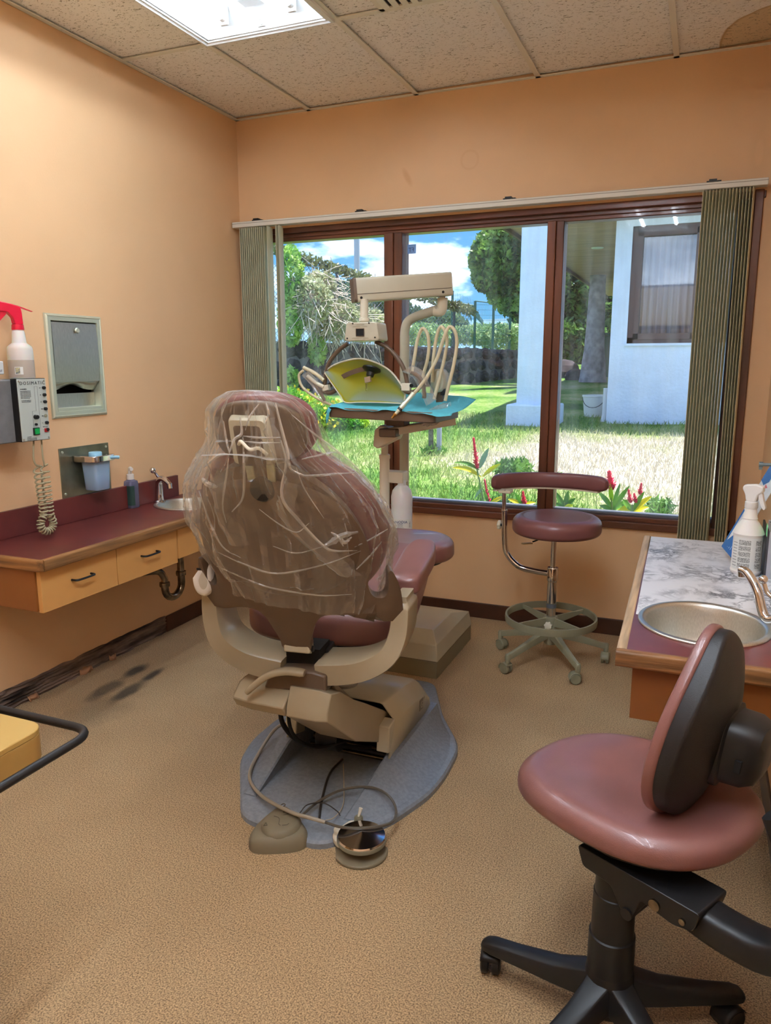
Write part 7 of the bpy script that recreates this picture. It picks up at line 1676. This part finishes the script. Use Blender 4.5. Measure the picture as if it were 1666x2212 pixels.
# utility pole far left
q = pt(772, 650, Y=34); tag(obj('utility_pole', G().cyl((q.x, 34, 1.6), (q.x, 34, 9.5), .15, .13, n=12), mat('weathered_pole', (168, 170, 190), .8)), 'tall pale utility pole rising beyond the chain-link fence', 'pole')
# distant palm on the skyline
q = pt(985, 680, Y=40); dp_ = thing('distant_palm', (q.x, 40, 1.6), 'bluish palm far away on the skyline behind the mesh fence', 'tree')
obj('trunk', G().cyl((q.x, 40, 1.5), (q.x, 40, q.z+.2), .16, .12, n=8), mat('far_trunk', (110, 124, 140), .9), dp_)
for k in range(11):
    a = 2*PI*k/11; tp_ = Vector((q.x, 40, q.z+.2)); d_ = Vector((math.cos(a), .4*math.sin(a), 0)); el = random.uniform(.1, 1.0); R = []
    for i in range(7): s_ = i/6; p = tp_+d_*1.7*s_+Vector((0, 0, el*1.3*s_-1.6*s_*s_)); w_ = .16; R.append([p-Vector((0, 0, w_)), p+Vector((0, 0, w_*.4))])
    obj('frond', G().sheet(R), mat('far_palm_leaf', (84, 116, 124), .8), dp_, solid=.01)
# land behind the wall
R = [[(x, y, z+.25*noise.noise(Vector((x*.3, y*.3, 0)))) for x in np.linspace(-45, 30, 40)] for y, z in ((19.5, 1.15), (23, 1.35), (30, 1.55), (50, 1.7), (80, 1.8), (120, 2.5))]
tag(struct('far_ground', G().sheet(R), LAWN, smooth=60), None)
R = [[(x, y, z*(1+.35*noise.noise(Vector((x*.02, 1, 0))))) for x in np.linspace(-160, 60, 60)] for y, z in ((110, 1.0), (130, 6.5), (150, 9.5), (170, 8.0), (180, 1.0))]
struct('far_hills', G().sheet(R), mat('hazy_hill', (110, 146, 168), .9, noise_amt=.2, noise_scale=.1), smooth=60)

# ------------------------------------------------------------------ young tree with stake
q = pt(932, 988, Y=7.2); zq = gz(q.x, 7.2)
yt = thing('young_tree', (q.x, 7.2, zq), 'slim young tree trunk tied to a grey stake on the lawn', 'tree')
obj('trunk', G().tube([(q.x, 7.2, zq-.02), (q.x-.01, 7.2, zq+.4), (q.x+.01, 7.2, zq+.7), (q.x+.01, 7.2, zq+.85)], .026, 8, smooth=3), mat('mossy_bark', (116, 118, 104), .9, noise_amt=.5, noise_scale=30), yt)
obj('stake', G().box((q.x+.055, 7.2, zq-.02), (q.x+.095, 7.24, zq+.80)), mat('grey_stake', (150, 156, 172), .8), yt)
P = blob((q.x+.03, 7.2, zq+.04), (.14, .1, .07), 160, .1); V_, F_ = leafset(P, .05, 1.5, .15); bulk('weeds', V_, F_, leafmat('weed_leaf', (70, 130, 50), (150, 190, 90), 6), yt, 'stuff')


# ------------------------------------------------------------------ red ginger plants under the window
RG = mat('ginger_red', (214, 34, 78), .45); LG = leafmat('ginger_leaf', (60, 122, 44), (120, 176, 62), 5, .35, .3); LY_ = leafmat('yellow_leaf', (196, 206, 30), (240, 216, 40), 5, .35, .3); LGr = leafmat('grey_green_leaf', (110, 156, 130), (150, 190, 150), 5, .3, .3); STM = mat('green_stem', (112, 140, 82), .6)
def leaf(base, tipp, w, m, par, sag=.0, nrm_=Vector((0, -1, .5))):
    base, tipp = Vector(base), Vector(tipp); ax = tipp-base; s_ = ax.cross(nrm_).normalized(); R = []
    for i in range(9):
        u = i/8; p = base+ax*u+Vector((0, 0, sag*math.sin(PI*u)*ax.length)); ww = w*math.sin(PI*min(1, u*.93+.04))**.8*(1-.2*u)
        k = s_.cross(ax).normalized(); R.append([p-s_*ww+k*ww*.3, p-s_*ww*.5+k*ww*.08, p, p+s_*ww*.5+k*ww*.08, p+s_*ww+k*ww*.3])
    return obj('leaf', G().sheet(R), m, par, smooth=60)
def spike(a, b, r, par):
    a, b = Vector(a), Vector(b); fl = obj('flower_spike', G().tube([a, b], r*.35, 6), RG, par); t_ = (b-a).normalized(); u0 = t_.orthogonal().normalized(); v0 = t_.cross(u0); g = G()
    for k in range(30):
        f = k/29; an = k*2.4; rr = r*(1-.75*f); o = u0*math.cos(an)+v0*math.sin(an); p = a.lerp(b, f); q_ = p+o*rr*1.25+t_*rr*.9; s_ = t_.cross(o)*rr*.75
        g.add([p-s_, p+s_, q_+s_*.3+t_*.002, q_-s_*.3], [(0, 1, 2, 3)])
    obj('petals', g, RG, fl, smooth=0, solid=.0012, kind='stuff')
def ginger(label, y, base, stem_top, leaves, spikes):
    b = pt(*base, Y=y); zg = gz(b.x, y); t = thing('ginger_plant', (b.x, y, zg), label, 'plant', None)
    s_ = pt(*stem_top, Y=y); obj('stem', G().tube([(b.x, y, zg-.01), tuple(Vector((b.x, y, zg)).lerp(s_, .5)+Vector((.004, 0, 0))), tuple(s_)], .006, 6, smooth=3), STM, t)
    for (x0_, y0_, x1_, y1_, w, m, sg) in leaves: leaf(pt(x0_, y0_, Y=y), pt(x1_, y1_, Y=y+random.uniform(-.06, .06)), w, m, t, sg)
    for (x0_, y0_, x1_, y1_, r) in spikes: spike(pt(x0_, y0_, Y=y), pt(x1_, y1_, Y=y), r, t)
YG = 4.95
ginger('tall red ginger with one long flower spike, leftmost of the ginger plants', YG, (1050, 1090), (1030, 1010), [(1040, 1030, 978, 1010, .018, LY_, .10), (1036, 1015, 982, 999, .014, LG, .10), (1036, 1012, 1056, 968, .022, LGr, .02), (1042, 1030, 1082, 1002, .018, LY_, .04), (1044, 1055, 1025, 1078, .012, LGr, .1)], [(1031, 1012, 1023, 946, .024)])
ginger('short red ginger flower low beside the tall spike', YG+.02, (1055, 1100), (1054, 1080), [(1056, 1090, 1095, 1072, .016, LY_, .05), (1056, 1088, 1046, 1060, .012, LG, .0)], [(1056, 1084, 1047, 1036, .018)])
ginger('red ginger with a small bloom and yellow leaf behind the arm bar of the stool', YG, (1128, 1100), (1130, 1084), [(1128, 1092, 1098, 1078, .016, LY_, .05), (1128, 1092, 1158, 1086, .016, LY_, .05), (1128, 1092, 1112, 1064, .014, LG, .04)], [(1132, 1090, 1130, 1062, .020), (1092, 1044, 1086, 1024, .018)])
ginger('low green ginger leaves at the second window mullion', YG, (1220, 1100), (1220, 1085), [(1220, 1098, 1200, 1062, .018, LG, .02), (1220, 1098, 1228, 1060, .018, LG, .02), (1220, 1098, 1244, 1076, .018, LG, .05), (1220, 1100, 1196, 1086, .016, LG, .05), (1218, 1098, 1238, 1092, .016, LY_, .05)], [])
ginger('green ginger plant with a dense crimson bloom right of the stool', YG, (1326, 1110), (1318, 1056), [(1324, 1100, 1292, 1062, .018, LG, .05), (1324, 1100, 1360, 1050, .018, LG, .02), (1322, 1085, 1318, 1044, .016, leafmat('lime_leaf', (150, 200, 40), (176, 216, 60), 5, .35, .3), 0), (1324, 1104, 1364, 1078, .018, LG, .05), (1324, 1104, 1296, 1092, .018, LG, .06), (1324, 1095, 1340, 1044, .014, LG, .0)], [(1320, 1058, 1316, 1018, .034)])
ginger('yellow-leaved ginger with three small pink blooms, rightmost by the blind', YG, (1366, 1110), (1366, 1090), [(1366, 1106, 1330, 1098, .022, LY_, .08), (1366, 1106, 1345, 1078, .018, LG, .04), (1366, 1106, 1408, 1072, .020, LY_, .05), (1366, 1106, 1392, 1062, .018, LG, .02), (1366, 1108, 1402, 1096, .022, LY_, .06), (1366, 1108, 1340, 1108, .018, LY_, .05)], [(1362, 1086, 1358, 1058, .018), (1374, 1086, 1370, 1066, .016), (1382, 1068, 1386, 1044, .016)])
P = np.concatenate([blob(at(x, y, 5.3), (r, .2, r*.6), 260, .1) for x, y, r in ((1120, 1010, .10), (1180, 1035, .09), (1090, 1008, .07), (1425, 1095, .10))]); V_, F_ = leafset(P, .045, .8, .18)
wd_ = bulk('lawn_weeds', V_, F_, leafmat('weed_leaf2', (56, 104, 44), (130, 170, 84), 6)); tag(wd_, 'tufts of dark weeds growing in the lawn near the ginger plants', 'weeds', kind='stuff')
